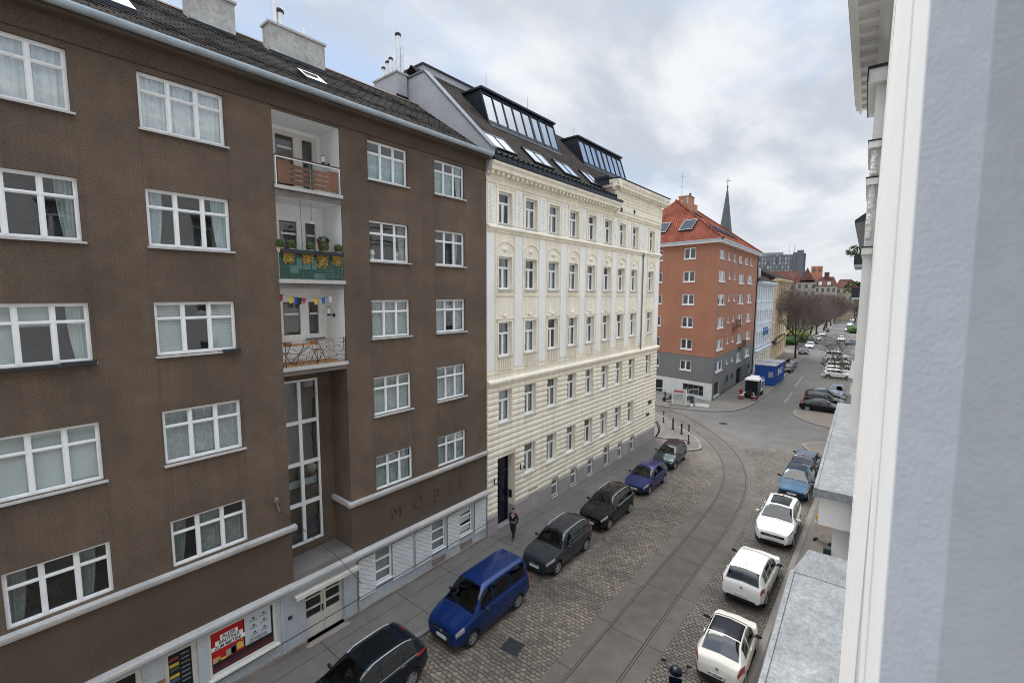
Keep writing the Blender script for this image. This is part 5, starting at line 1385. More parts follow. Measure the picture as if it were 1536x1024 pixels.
class Hull:
    """car skin: x from the nose (0) to the tail (L), ring parameter v from the floor centre (0) to the roof centre (9)"""
    def __init__(s, L, W, top, belt, tumble=.30, sill=.22, nose=.22, tail=.14, crown=.03):
        s.L, s.W, s.top, s.belt, s.tumble, s.sill, s.nose, s.tail, s.crown = L, W, top, belt, tumble, sill, nose, tail, crown
    def ring(s, x):
        L, hw = s.L, s.W / 2
        if x < .75: hw *= 1 - s.nose * (1 - x / .75) ** 2.2
        if x > L - .6: hw *= 1 - s.tail * (1 - (L - x) / .6) ** 2.2
        zt = spline(s.top, x); zb = s.sill + .10 * max(0, 1 - x / .5) ** 2 + .12 * max(0, 1 - (L - x) / .5) ** 2
        b = min(interp(s.belt, x), zt - .025); g = zt - b
        wr = hw * .955 - g * s.tumble - min(.06, g * .3)
        k = min(1, g / .25)
        return [(0, zb), (hw * .84, zb), (hw * .965, zb + .09), (hw, lerp(zb, b, .5)), (hw * .99, b - .05), (hw * .955, b),
                (lerp(hw * .955, wr, .5), b + g * lerp(.3, .52, k)), (wr, zt - g * lerp(.25, .10, k)), (wr - .10 * lerp(1.6, 1, k), zt - .012), (0, zt + s.crown)]
    def P(s, x, v, off=0., side=1):
        r = s.ring(x); i = min(int(v), 8); t = v - i
        y = lerp(r[i][0], r[i + 1][0], t); z = lerp(r[i][1], r[i + 1][1], t)
        if off:
            e = .02
            xa, xb = max(0, x - e), min(s.L, x + e)
            va, vb = max(0, v - .04), min(9, v + .04)
            def q(x_, v_):
                r_ = s.ring(x_); j = min(int(v_), 8); u = v_ - j
                return Vector((x_, lerp(r_[j][0], r_[j + 1][0], u), lerp(r_[j][1], r_[j + 1][1], u)))
            n = (q(xb, v) - q(xa, v)).cross(q(x, vb) - q(x, va))
            if n.length > 1e-9:
                n.normalize()
                if n.y < -1e-6 or (abs(n.y) < .2 and n.z < 0): n = -n
                return (x + n.x * off, side * (y + n.y * off), z + n.z * off)
        return (x, side * y, z)
    def mesh(s):
        xs = set()
        for p, _ in s.top: xs.add(min(max(p, 0), s.L))
        n = 44
        for i in range(n + 1): xs.add(s.L * i / n)
        for q in (.02, .05, .10, .16): xs.add(q); xs.add(s.L - q)
        xs = sorted(xs); out = [xs[0]]
        for x in xs[1:]:
            if x - out[-1] > .012: out.append(x)
        xs = out
        vv = [0, .6, 1, 1.35, 1.7, 2, 2.5, 3, 3.5, 4, 4.4, 4.7, 5, 5.5, 6, 6.5, 7, 7.35, 7.7, 8, 8.33, 8.66, 9]
        vs = []; fs = []
        full = [(v, 1) for v in vv] + [(v, -1) for v in vv[-2:0:-1]]
        k = len(full)
        for x in xs:
            for v, sd in full: vs.append(s.P(x, v, 0, sd))
        for i in range(len(xs) - 1):
            for j in range(k):
                fs.append((i * k + j, i * k + (j + 1) % k, (i + 1) * k + (j + 1) % k, (i + 1) * k + j))
        fs.append(tuple(range(k))[::-1]); fs.append(tuple((len(xs) - 1) * k + j for j in range(k)))
        m = MB(); m.add(vs, fs); return m
    def patch(s, mb, xa, xb, va, vb, off=.006, sides=(1, -1), nx=8, nv=5, mi=0, slant=0., center=False):
        """panel following the skin; xa/xb may be callables of v-fraction"""
        for sd in sides:
            vs = []; fs = []
            for i in range(nx + 1):
                for j in range(nv + 1):
                    f = j / nv; v = lerp(va, vb, f)
                    a = xa(f) if callable(xa) else xa; b = xb(f) if callable(xb) else xb
                    vs.append(s.P(lerp(a, b, i / nx), v, off, sd))
            for i in range(nx):
                for j in range(nv): fs.append((i * (nv + 1) + j, (i + 1) * (nv + 1) + j, (i + 1) * (nv + 1) + j + 1, i * (nv + 1) + j + 1))
            mb.add(vs, fs, mi)
WHEELS = {}
def wheel_mesh(r, w, spokes, dark):
    k = (r, w, spokes, dark)
    if k in WHEELS: return WHEELS[k]
    t = MB(); t.lathe([(r * .62, -w / 2 + .02), (r * .66, -w / 2), (r * .95, -w / 2 + .01), (r, -w / 2 + .04), (r, w / 2 - .04), (r * .95, w / 2 - .01), (r * .66, w / 2), (r * .62, w / 2 - .02)], axis='y', n=24)
    t.cyl((0, -w / 2 + .06, 0), (0, w / 2 - .06, 0), r * .64, n=20)
    q = MB()
    q.lathe([(r * .60, w / 2 - .03), (r * .65, w / 2 + .004), (r * .58, w / 2 + .002), (r * .56, w / 2 - .04)], axis='y', n=24)
    for i in range(spokes):
        a = 2 * PI * i / spokes; c, s_ = math.cos(a), math.sin(a)
        for wd in (1,):
            px, pz = -s_ * r * .085, c * r * .085
            vs = []
            for yy in (w / 2 - .035, w / 2 - .002):
                vs += [(c * r * .1 + px, yy, s_ * r * .1 + pz), (c * r * .6 + px * .7, yy, s_ * r * .6 + pz * .7), (c * r * .6 - px * .7, yy, s_ * r * .6 - pz * .7), (c * r * .1 - px, yy, s_ * r * .1 - pz)]
            q.add(vs, [(0, 1, 2, 3), (4, 5, 6, 7), (0, 1, 5, 4), (1, 2, 6, 5), (2, 3, 7, 6), (3, 0, 4, 7)])
    q.cyl((0, w / 2 - .04, 0), (0, w / 2 + .004, 0), r * .16, n=12)
    WHEELS[k] = (t.mesh('wheel', [MT['tyre']], 35), q.mesh('rim', [MT['rimdark'] if dark else MT['rim']], 35))
    return WHEELS[k]
def make_car(label, name='parked_car', cat='car', group=None, L=4.1, W=1.74, top=None, belt=None, colour=None, wheels=(.75, 3.3), wr=.315, dark_rim=False, spokes=5,
             tumble=.30, sill=.22, nose=.22, tail=.14, win=(1.35, 3.55), pillars=(2.25,), ws=(1.0, 1.75), rw=(3.45, 3.95), roof_x=(1.9, 3.3), roofmat=None, sunroof=None, rails=None,
             trim=None, glassmat='carglass', grille=True, plate=True, plate_text=None, mirrors=None, doors=(1.45, 2.35, 3.3), spoiler=True, antenna=True, clad=False, chromeline=False, badge=False,
             hl=(.03, .52, 3.75, 5.3), tl=(.34, .03, 3.7, 5.0), hlmat='lampclear'):
    root = thing(name, label, cat, group=group)
    H = Hull(L, W, top, belt, tumble, sill, nose, tail)
    hull = H.mesh()
    me = hull.mesh('hull', [colour, MT['plastic']])
    ob = link('body', me)
    cut = MB()
    for x in wheels:
        for sd in (-1, 1): cut.cyl((x, sd * (W / 2 - .24), wr + .0), (x, sd * (W / 2 + .3), wr + .0), wr + .055, n=22, mi=1)
    co = link('cutter', cut.mesh('cutter', [colour, MT['plastic']]))
    mod = ob.modifiers.new('b', 'BOOLEAN'); mod.operation = 'DIFFERENCE'; mod.object = co; mod.solver = 'EXACT'
    try: mod.material_mode = 'INDEX'
    except Exception: pass
    bpy.context.view_layer.update()
    dg = bpy.context.evaluated_depsgraph_get()
    nm = bpy.data.meshes.new_from_object(ob.evaluated_get(dg))
    bpy.data.objects.remove(ob); bpy.data.objects.remove(co)
    # panel gaps and sills join the body mesh; the skin is opened behind the panes
    bm = bmesh.new(); bm.from_mesh(nm)
    edges = [win[0]] + list(pillars) + [win[1]]
    zones = [(ws[0] + .05, ws[1] - .06, 7.6, 9.1), (rw[0] + .05, rw[1] - .05, 7.7, 9.1)] + [(a + .05, b - .05, 5.45, 6.7) for a, b in zip(edges, edges[1:])]
    def vpar(c):
        r = H.ring(c.x); best = (9e9, 0)
        for i in range(4, 9):
            (y0, z0), (y1, z1) = r[i], r[i + 1]; dy, dz = y1 - y0, z1 - z0; l2 = dy * dy + dz * dz or 1e-9
            t = max(0, min(1, ((abs(c.y) - y0) * dy + (c.z - z0) * dz) / l2)); d = (abs(c.y) - y0 - dy * t) ** 2 + (c.z - z0 - dz * t) ** 2
            if d < best[0]: best = (d, i + t)
        return best[1]
    kill = []
    for f in bm.faces:
        c = f.calc_center_median()
        if c.z < interp(belt, c.x) - .02 or not (ws[0] < c.x < rw[1]): continue
        v = vpar(c)
        if any(a < c.x < b and p < v < q for a, b, p, q in zones): kill.append(f)
    bmesh.ops.delete(bm, geom=kill, context='FACES')
    ex = MB()
    for x in doors: H.patch(ex, x - .006, x + .006, 2.0, 5, .003, nx=1, nv=8, mi=1)
    H.patch(ex, .9 if ws else .9, L - .9, 1.0, 1.9 if not clad else 2.45, .004, nx=10, nv=2, mi=1)
    if ws: H.patch(ex, ws[0] - .05, ws[0] - .03, 5.2, 9, .004, nx=1, nv=10, mi=1)
    if clad: H.patch(ex, .0 + .02, .7, 1, 2.6, .004, nx=5, nv=2, mi=1); H.patch(ex, L - .7, L - .02, 1, 2.6, .004, nx=5, nv=2, mi=1)
    em = ex.mesh('x', [colour, MT['plastic']]); bm.from_mesh(em)
    bm.to_mesh(nm); bm.free(); bpy.data.meshes.remove(em)
    nm.polygons.foreach_set('use_smooth', [True] * len(nm.polygons)); nm.set_sharp_from_angle(angle=R(38)); nm.name = 'body'
    link('body', nm, root)
    def add(nm_, mb, mt_, par=root, sm=40): return mb.build(nm_, mt_, par, sm)
    g = MT[{'carglass': 'carglass_clear', 'carglass_teal': 'carteal_clear'}[glassmat]]
    fl = interp(belt, ws[1]) - .32; xf = ws[1] + .28; xr = min(rw[0] - .35, xf + 1.05); yw = W / 2 - .22
    m = MB(); m.box(ws[0] + .1, rw[1] - .08, -yw, yw, fl - .3, fl - .02); add('cabin_floor', m, MT['plastic'])
    m = MB(); m.prism([(ws[0] + .12, fl), (ws[0] + .12, fl + .28), (ws[0] + .42, fl + .34), (ws[0] + .60, fl + .2), (ws[0] + .60, fl)], -yw, yw, 'y'); add('dashboard', m, MT['plastic'])
    m = MB(); c_ = Vector((ws[0] + .72, yw * .5, fl + .28)); m.lathe([(.15, -.012), (.18, -.012), (.18, .012), (.15, .012)], c_, 'x', 14); add('steering_wheel', m, MT['plastic'])
    for sx, k in ((xf, 2), (xr, 3)):
        for i in range(k):
            yy = (i - (k - 1) / 2) * (yw * 1.0 if k == 2 else yw * .66); hw_ = .22 if k == 2 else .19
            m = MB(); m.box(sx - .42, sx, yy - hw_, yy + hw_, fl, fl + .1); m.prism([(sx - .06, fl + .08), (sx + .1, fl + .08), (sx + .22, fl + .5), (sx + .12, fl + .52)], yy - hw_, yy + hw_, 'y'); m.box(sx + .14, sx + .24, yy - .11, yy + .11, fl + .52, fl + .68, 1)
            add('seat', m, [MT['seat'], MT['headrest']])
    m = MB(); H.patch(m, ws[0] + .02, ws[1] - .03, 7.35, 9, .006, nx=10, nv=6); add('windscreen', m, g)
    m = MB(); H.patch(m, rw[0] + .03, rw[1] - .02, 7.45, 9, .006, nx=8, nv=6); add('rear_window', m, g)
    for i, (a, b) in enumerate(zip(edges, edges[1:])):
        for sd in (1, -1):
            m = MB(); H.patch(m, a + .03, b - .03, 5.22, 6.85, .005, sides=(sd,), nx=8, nv=4); add('side_window', m, g)
    if roofmat: m = MB(); H.patch(m, roof_x[0], roof_x[1], 7.25, 9, .006, nx=10, nv=6); add('roof_panel', m, roofmat)
    if sunroof: m = MB(); H.patch(m, sunroof[0], sunroof[1], 8.15, 9, .010, nx=8, nv=6); add('sunroof', m, MT['carglass'])
    for sd in (1, -1):
        m = MB(); H.patch(m, hl[0], hl[1], hl[2], hl[3], .008, sides=(sd,), nx=6, nv=4); add('headlight', m, MT[hlmat])
        m = MB(); H.patch(m, L - tl[0], L - tl[1], tl[2], tl[3], .008, sides=(sd,), nx=5, nv=4); add('taillight', m, MT['lampred'])
        mx = mirrors if mirrors else win[0] + .12
        p = Vector(H.P(mx, 5.1, .02, sd)); m = MB()
        m.ball((p.x, p.y + sd * .13, p.z + .07), .1, 8, 6, 0, 0, (.62, 1.15, .75)); m.cyl(p - Vector((0, sd * .05, 0)), (p.x, p.y + sd * .08, p.z + .04), .03, n=6, mi=1)
        add('mirror', m, [colour if not trim else trim, MT['plastic']])
        for x in doors[1:]:
            q = Vector(H.P(x - .16, 4.55, .012, sd)); m = MB(); m.box(q.x - .09, q.x + .09, q.y - .012, q.y + .012, q.z - .016, q.z + .016); add('door_handle', m, MT['chrome'] if chromeline else colour)
        if rails:
            pts = [H.P(lerp(rails[0], rails[1], i / 8), 7.45, .045 if 0 < i < 8 else .0, sd) for i in range(9)]
            m = MB(); m.tube(pts, .022, 6); add('roof_rail', m, MT['chrome'])
        if chromeline:
            pts = [H.P(lerp(win[0] - .1, win[1] + .05, i / 10), 5.12, .012, sd) for i in range(11)]
            m = MB(); m.tube(pts, .011, 5); add('trim_strip', m, MT['chrome'])
        for x in wheels:
            t, q = wheel_mesh(wr, .21, spokes, dark_rim)
            M_ = T(x, sd * (W / 2 - .125), wr) @ (Matrix() if sd > 0 else RZ(PI))
            w_ = link('wheel', t, root, M_); link('rim', q, w_)
    z0 = spline(top, 0.0)
    if grille:
        m = MB(); m.box(-.012, .03, -W * .30, W * .30, z0 - .17, z0 - .05, 0); m.box(-.014, .03, -W * .31, W * .31, .25, .38, 0); m.box(-.016, -.01, -W * .19, W * .19, z0 - .12, z0 - .105, 1)
        add('grille', m, [MT['plastic'], MT['chrome']])
        m = MB(); m.cyl((-.03, 0, z0 - .10), (.0, 0, z0 - .10), .05, n=10); add('badge', m, MT['chrome'])
    if plate:
        m = MB(); m.box(-.03, .0, -.26, .26, .42, .53, 0); add('number_plate', m, [MT['plate']])
        zr = spline(top, L) - .22
        m = MB(); m.box(L - .01, L + .02, -.26, .26, zr - .06, zr + .06, 0)
        o = add('number_plate', m, [MT['plate']])
        if plate_text:
            M2 = T(L + .024, 0, zr - .0) @ RZ(R(90)) @ FACE
            me2 = text_mesh(plate_text, .12, .001, .002); me2.materials.clear(); me2.materials.append(MT['print']); link('plate_text', me2, o, M2)
    m = MB(); m.box(L - .03, L + .025, -W * .33, W * .33, .30, .40); add('bumper_insert', m, MT['plastic'])
    if badge: m = MB(); zb = spline(top, L - .04) - .08; m.cyl((L - .03, 0, zb), (L + .03, 0, zb), .05, n=10); add('badge', m, MT['chrome'])
    if spoiler:
        m = MB(); H.patch(m, rw[0] - .14, rw[0] + .02, 7.5, 9, .02, nx=3, nv=6); add('spoiler', m, colour if not roofmat else roofmat)
        m = MB(); p = Vector(H.P(rw[0] - .02, 9, .03)); m.box(p.x, p.x + .03, -.14, .14, p.z - .02, p.z + .005); add('brake_light', m, MT['lampred'])
    if antenna: m = MB(); p = Vector(H.P(rw[0] - .3, 9, .0)); m.cyl(p, (p.x + .06, 0, p.z + .11), .014, .006, 5); add('antenna', m, MT['plastic'])
    m = MB()
    for sd in (1, -1): m.tube([H.P(ws[0] + .06, lerp(8.9, 7.7, i / 5), .02 if True else 0, sd) for i in range(6)][:6], .009, 4)
    add('wiper', m, MT['plastic'])
    return root
def place(o, x, y, facing, z=0.0):
    """x,y = centre of the front bumper; facing: 'near' = nose towards -Y, 'far' = nose towards +Y, else an angle"""
    a = {'near': R(90), 'far': R(-90)}.get(facing, facing)
    o.location = (x, y, z); o.rotation_euler = (0, 0, a); return o
HATCH = dict(top=[(0, .62), (.05, .68), (.35, .80), (.95, .96), (1.05, 1.0), (1.75, 1.40), (2.1, 1.47), (2.8, 1.49), (3.5, 1.43), (3.66, 1.36), (3.88, 1.04), (3.97, .90), (4.0, .70)], belt=[(0, .78), (1, .90), (4, 1.0)])
def scale_prof(p, L, H_):
    l0 = p['top'][-1][0]; h0 = max(z for _, z in p['top'])
    return dict(top=[(x * L / l0, z * H_ / h0) for x, z in p['top']], belt=[(x * L / l0, z * H_ / h0) for x, z in p['belt']])
def hatch(label, L, Hh, W, col, s=None, **kw):
    P = scale_prof(HATCH, L, Hh); f = L / 4.0
    d = dict(L=L, W=W, colour=col, wheels=(.74 * f, 3.26 * f), win=(1.32 * f, 3.5 * f), pillars=(2.2 * f, 2.98 * f), ws=(1.02 * f, 1.8 * f), rw=(3.52 * f, 3.92 * f), roof_x=(1.85 * f, 3.4 * f), doors=(1.32 * f, 2.22 * f, 3.1 * f), hl=(.03, .5 * f, 3.75, 5.3))
    d.update(P); d.update(kw); return make_car(label, **d)
MT['hl_dark'] = mat('smoked_lens', (.05, .055, .06), .1)
GL = 'cars parked along the left kerb'; GRr = 'cars parked along the right kerb'
c_navy = paint('paint_midnight', (.006, .010, .022), .2, .22); c_blue = paint('paint_royal_blue', (.006, .026, .125), .35, .22); c_grey = paint('paint_graphite', (.035, .040, .052), .45, .25)
c_black = paint('paint_black', (.004, .005, .0075), .1, .16); c_viol = paint('paint_deep_blue', (.022, .030, .12), .4, .25); c_green = paint('paint_petrol', (.012, .035, .042), .4, .22)
c_white = paint('paint_white', (.78, .78, .77), 0, .3); c_cream = paint('paint_cream_white', (.72, .70, .64), 0, .3); c_teal = paint('paint_teal_blue', (.006, .05, .105), .45, .22)
c_bgrey = paint('paint_blue_grey', (.16, .20, .27), .4, .28); c_roof = mat('dark_roof_panel', (.010, .012, .020), .3, spec=.2)
# left row, nose towards us
place(hatch('dark navy crossover with silver roof rails, cut off by the bottom edge', 4.15, 1.60, 1.74, c_navy, group=GL, rails=(1.9, 3.55), clad=True, chromeline=True, wr=.34, sunroof=(1.9, 3.2), tl=(.55, .03, 4.0, 5.0), spokes=9), -12.38, 5.45, 'near')
VAN = dict(top=[(0, .80), (.06, .90), (.5, 1.05), (.85, 1.16), (1.55, 1.80), (1.75, 1.89), (3.0, 1.92), (4.0, 1.90), (4.16, 1.80), (4.24, 1.2), (4.27, .8)], belt=[(0, .95), (.9, 1.10), (4.3, 1.16)])
place(make_car('royal blue passenger van parked at the left kerb, nose towards us', 'parked_van', 'van', GL, L=4.27, W=1.78, colour=c_blue, wheels=(.78, 3.50), wr=.32, win=(1.28, 4.02), pillars=(1.98, 3.05), ws=(.88, 1.62), rw=(4.05, 4.22), doors=(1.2, 2.0, 3.05),
               tumble=.16, nose=.16, tail=.05, spoiler=False, hl=(.02, .36, 3.6, 5.2), tl=(.10, .01, 3.4, 5.6), trim=MT['plastic'], spokes=5, **VAN), -12.12, 10.68, 'near')
SUV = dict(top=[(0, .72), (.05, .80), (.4, .92), (1.0, 1.02), (1.12, 1.06), (1.75, 1.53), (2.1, 1.60), (3.0, 1.62), (3.7, 1.56), (3.86, 1.46), (4.05, 1.10), (4.12, .8)], belt=[(0, .86), (1.1, .99), (4.1, 1.08)])
sv = dict(wheels=(.76, 3.36), wr=.34, win=(1.38, 3.74), pillars=(2.3, 3.12), ws=(1.1, 1.82), rw=(3.72, 4.02), doors=(1.4, 2.32, 3.22), roof_x=(1.9, 3.6))
place(make_car('graphite grey estate parked behind the blue van', group=GL, L=4.12, W=1.72, colour=c_grey, rails=(1.9, 3.6), **sv, **SUV), -12.12, 16.45, 'near')
place(make_car('glossy black estate with bright roof rails behind the graphite one', group=GL, L=4.15, W=1.74, colour=c_black, rails=(1.9, 3.6), chromeline=True, **sv, **SUV), -12.20, 21.75, 'near')
place(hatch('violet blue hatchback, fifth in the left row', 4.0, 1.48, 1.68, c_viol, group=GL), -12.28, 27.6, 'near')
place(hatch('dark petrol estate with brown roof at the far end of the left row', 4.0, 1.47, 1.66, c_green, group=GL, chromeline=True, glassmat='carglass_teal', roofmat=mat('brown_roof', (.03, .019, .021), .35, spec=.2)), -12.56, 33.1, R(93))
# right row
F5 = dict(top=[(0, .66), (.06, .76), (.4, .90), (.75, .98), (.85, 1.02), (1.35, 1.42), (1.65, 1.48), (2.2, 1.47), (2.55, 1.40), (2.98, 1.06), (3.18, .92), (3.26, .72)], belt=[(0, .82), (1, .92), (3.2, .98)])
place(make_car('small rounded cream white car with black roof, rear towards us', group=GRr, L=3.26, W=1.58, colour=c_cream, wheels=(.62, 2.62), wr=.29, win=(1.05, 2.62), pillars=(2.0,), ws=(.82, 1.42), rw=(2.42, 2.98), doors=(1.08, 2.02), spoiler=False, roof_x=(1.5, 2.40), roofmat=c_roof,
               nose=.30, tail=.22, tl=(.42, .03, 3.5, 5.05), plate_text='W 30568 V', trim=MT['plastic'], badge=True, antenna=False, **F5), -3.78, 18.55, R(-88))
place(hatch('white hatchback seen from behind, between small car and white SUV', 4.0, 1.53, 1.72, c_white, group=GRr, trim=MT['plastic'], badge=True, spoiler=False, tl=(.30, .02, 3.6, 4.95)), -4.02, 24.3, R(-91))
EV = dict(top=[(0, .76), (.05, .84), (.4, .98), (1.1, 1.07), (1.2, 1.10), (1.95, 1.54), (2.3, 1.60), (3.0, 1.58), (3.8, 1.50), (3.95, 1.42), (4.15, 1.12), (4.2, .8)], belt=[(0, .90), (1.1, 1.03), (4.2, 1.14)])
place(make_car('white SUV with grey glass roof, nose towards us', group=GRr, L=4.2, W=1.80, colour=c_white, wheels=(.80, 3.42), wr=.35, win=(1.5, 3.75), pillars=(2.45, 3.2), ws=(1.18, 2.02), rw=(3.8, 4.12), doors=(1.52, 2.46, 3.3), sunroof=(2.12, 3.5), clad=True, hl=(.03, .55, 4.35, 5.15), hlmat='hl_dark', **EV), -3.98, 26.3, R(91.5))
place(hatch('teal blue car with glass sunroof behind the white SUV', 4.1, 1.55, 1.74, c_teal, group=GRr, sunroof=(1.95, 3.0), trim=MT['plastic'], glassmat='carglass_teal'), -4.12, 33.3, R(90))
place(hatch('dark car with pale reflecting roof at the corner, rear towards us', 3.9, 1.45, 1.7, c_navy, group=GRr, roofmat=mat('pale_roof', (.09, .115, .16), .3, .3)), -4.05, 42.4, R(-92))
# right side parking beyond the junction: cars across the kerb
SED = dict(top=[(0, .58), (.05, .66), (.5, .80), (1.1, .92), (1.25, .97), (2.0, 1.36), (2.4, 1.41), (2.9, 1.40), (3.3, 1.32), (3.85, 1.06), (4.2, 1.0), (4.32, .9), (4.35, .7)], belt=[(0, .76), (1.2, .88), (4.3, .98)])
sd = dict(wheels=(.82, 3.55), wr=.32, win=(1.5, 3.6), pillars=(2.45,), ws=(1.22, 2.06), rw=(3.25, 3.86), doors=(1.5, 2.5, 3.35), spoiler=False)
GP = 'cars parked across the kerb beyond the junction'
place(make_car('black coupe parked across the kerb, nearest beyond the junction', group=GP, L=4.35, W=1.75, colour=c_black, **sd, **SED), -3.05, 61.9, R(181), 0)
place(make_car('black people carrier directly behind the black coupe', group=GP, L=4.12, W=1.76, colour=c_black, **sv, **SUV), -3.3, 65.2, R(182))
place(make_car('black estate with pale roof edge, third of the crosswise cars', group=GP, L=4.2, W=1.76, colour=c_black, roofmat=c_bgrey, **sd, **scale_prof(SED, 4.2, 1.6)), -3.5, 68.3, R(183))
sil = place(hatch('pale blue grey car facing us beyond the crosswise black cars', 4.1, 1.45, 1.72, c_bgrey, group=GP), -4.7, 70.6, R(92))
wh = hatch('white car beside the island tree, nearest of the pale cars', 4.1, 1.5, 1.72, c_white, group='pale cars parked beyond the island')
place(wh, -3.7, 88.6, R(184))
FARC = [(-4.0, 92.4, 184, 'silver car second in the pale crosswise row'), (-4.4, 98.6, 184, 'white car third in the pale crosswise row'), (-5.2, 105.5, 184, 'white car fourth in the pale crosswise row')]
for x, y, a, lab in FARC: place(copy_tree(wh, None, lab), x, y, R(a))
ev = place(make_car('white van with dark windows, last of the pale crosswise row', 'parked_van', 'van', 'pale cars parked beyond the island', L=4.27, W=1.78, colour=c_white, wheels=(.78, 3.50), win=(1.28, 4.02), pillars=(1.98, 3.05), ws=(.88, 1.62), rw=(4.05, 4.22), doors=(1.2, 2.0), tumble=.16, nose=.16, tail=.05, spoiler=False, **VAN), -5.6, 113.2, R(184))
bk = hatch('black car parked at the left kerb just past the blue site cabin', 4.2, 1.5, 1.74, c_black, group='cars parked along the far left kerb')
place(bk, -13.1, 88.6, R(90))
FL = [(-13.4, 94.5, 'black car second past the blue site cabin'), (-14.4, 118, 'dark car at the left kerb before the park trees'), (-15.4, 146, 'dark car at the left kerb under the first park trees'), (-17.2, 196, 'distant dark car at the left kerb')]
for x, y, lab in FL: place(copy_tree(bk, None, lab), x, y, R(91))
for x, y, lab in ((-14.9, 133, 'white car at the left kerb near the park entrance'), (-15.9, 157, 'white car at the left kerb beside tree trunks'), (-16.5, 176, 'white car farthest along the left park kerb')):
    q = copy_tree(wh, None, lab); q['group'] = 'cars parked along the far left kerb'; place(q, x, y, R(91))
for i, (x, y, lab) in enumerate(((-10.4, 160, 'white car at the right kerb of the far street'), (-11.6, 205, 'small distant white car at the right kerb'), (-13.0, 240, 'distant white car before the bend'), (-14.6, 285, 'very distant white car near the end of the street'), (-16.4, 330, 'farthest white car at the end of the street'))):
    q = copy_tree(wh, None, lab); q['group'] = 'distant cars up the street'; place(q, x, y, R(91))
tq = copy_tree(sil, None, 'pale blue car standing across the far street by the shrubs'); tq['group'] = 'distant cars up the street'; place(tq, -9.0, 150, R(20))
# ================================================================ person
def skin_mesh(name, pts, edges, root, mt, parent, sub=2):
    names = list(pts); me = bpy.data.meshes.new(name)
    me.from_pydata([pts[n][0] for n in names], [(names.index(a), names.index(b)) for a, b in edges], [])
    ob = link(name, me)
    sm = ob.modifiers.new('s', 'SKIN'); sm.use_smooth_shade = True
    for i, n in enumerate(names):
        r = pts[n][1]; sv_ = me.skin_vertices[0].data[i]; sv_.radius = r if isinstance(r, tuple) else (r, r); sv_.use_root = (n == root)
    ss = ob.modifiers.new('u', 'SUBSURF'); ss.levels = sub; ss.render_levels = sub
    bpy.context.view_layer.update()
    nm = bpy.data.meshes.new_from_object(ob.evaluated_get(bpy.context.evaluated_depsgraph_get()))
    bpy.data.objects.remove(ob); nm.materials.clear(); nm.materials.append(mt); nm.name = name
    nm.polygons.foreach_set('use_smooth', [True] * len(nm.polygons))
    return link(name, nm, parent)
PE = thing('person', 'person in dark navy clothes walking along the pavement past the cream house entrance', 'person', (-14.82, 18.2, .10), R(15))
J = {'pelvis': ((0, 0, .92), (.13, .10)), 'waist': ((0, .0, 1.06), (.125, .095)), 'chest': ((0, -.01, 1.26), (.155, .11)), 'neck': ((0, -.01, 1.46), (.058, .058)), 'head': ((0, -.03, 1.58), (.082, .095)), 'crown': ((0, -.025, 1.68), (.06, .07)),
     'shl': ((.17, 0, 1.38), .062), 'ell': ((.24, .05, 1.12), .045), 'wrl': ((.24, -.06, .90), .034), 'shr': ((-.17, 0, 1.38), .062), 'elr': ((-.23, .10, 1.13), .045), 'wrr': ((-.25, .10, .88), .034),
     'hl': ((.09, 0, .86), .095), 'kl': ((.10, -.12, .48), .062), 'al': ((.10, -.20, .09), .042), 'fl': ((.10, -.36, .05), .036), 'hr': ((-.09, 0, .86), .095), 'kr': ((-.10, .04, .47), .062), 'ar': ((-.10, .26, .12), .042), 'fr': ((-.10, .14, .04), .036)}
for sd, q in ((1, 'l'), (-1, 'r')):
    w0 = Vector(J['wr' + q][0]); J['pa' + q] = (tuple(w0 + Vector((0, -.01, -.07))), (.034, .022)); 
    for k, (dx, dz) in enumerate(((-.028, -.075), (-.01, -.09), (.01, -.088), (.028, -.07))):
        J['f%s%d' % (q, k)] = (tuple(w0 + Vector((0, -.02 + dx, -.07 + dz * .6))), .009); J['g%s%d' % (q, k)] = (tuple(w0 + Vector((-sd * .015, -.025 + dx, -.07 + dz * 1.15))), .008)
    J['t' + q] = (tuple(w0 + Vector((-sd * .02, -.05, -.06))), .010); J['u' + q] = (tuple(w0 + Vector((-sd * .02, -.065, -.095))), .009)
E_ = [('pelvis', 'waist'), ('waist', 'chest'), ('chest', 'neck'), ('neck', 'head'), ('head', 'crown')]
for q in 'lr':
    E_ += [('chest', 'sh' + q), ('sh' + q, 'el' + q), ('el' + q, 'wr' + q), ('wr' + q, 'pa' + q), ('pelvis', 'h' + q), ('h' + q, 'k' + q), ('k' + q, 'a' + q), ('a' + q, 'f' + q), ('wr' + q, 't' + q), ('t' + q, 'u' + q)]
    for k in range(4): E_ += [('pa' + q, 'f%s%d' % (q, k)), ('f%s%d' % (q, k), 'g%s%d' % (q, k))]
skin_mesh('body', J, E_, 'pelvis', MT['skin'], PE)
def sub_(names, grow):
    return {n: (J[n][0], tuple(x + grow for x in (J[n][1] if isinstance(J[n][1], tuple) else (J[n][1],) * 2))) for n in names}
up_ = ['pelvis', 'waist', 'chest'] + [a + q for q in 'lr' for a in ('sh', 'el', 'wr')]
skin_mesh('jacket', sub_(up_, .018), [e for e in E_ if e[0] in up_ and e[1] in up_], 'pelvis', MT['navy'], PE)
dn_ = ['pelvis'] + [a + q for q in 'lr' for a in ('h', 'k', 'a')]
skin_mesh('trousers', sub_(dn_, .015), [e for e in E_ if e[0] in dn_ and e[1] in dn_], 'pelvis', MT['navy'], PE)
for q in 'lr': skin_mesh('shoe', sub_(['a' + q, 'f' + q], .014), [('a' + q, 'f' + q)], 'a' + q, MT['shoe'], PE)
m = MB(); m.ball((0, .0, 1.665), .092, 10, 8, 0, .04, (.92, 1.1, .85)); m.build('hair', [MT['hair']], PE, 60)
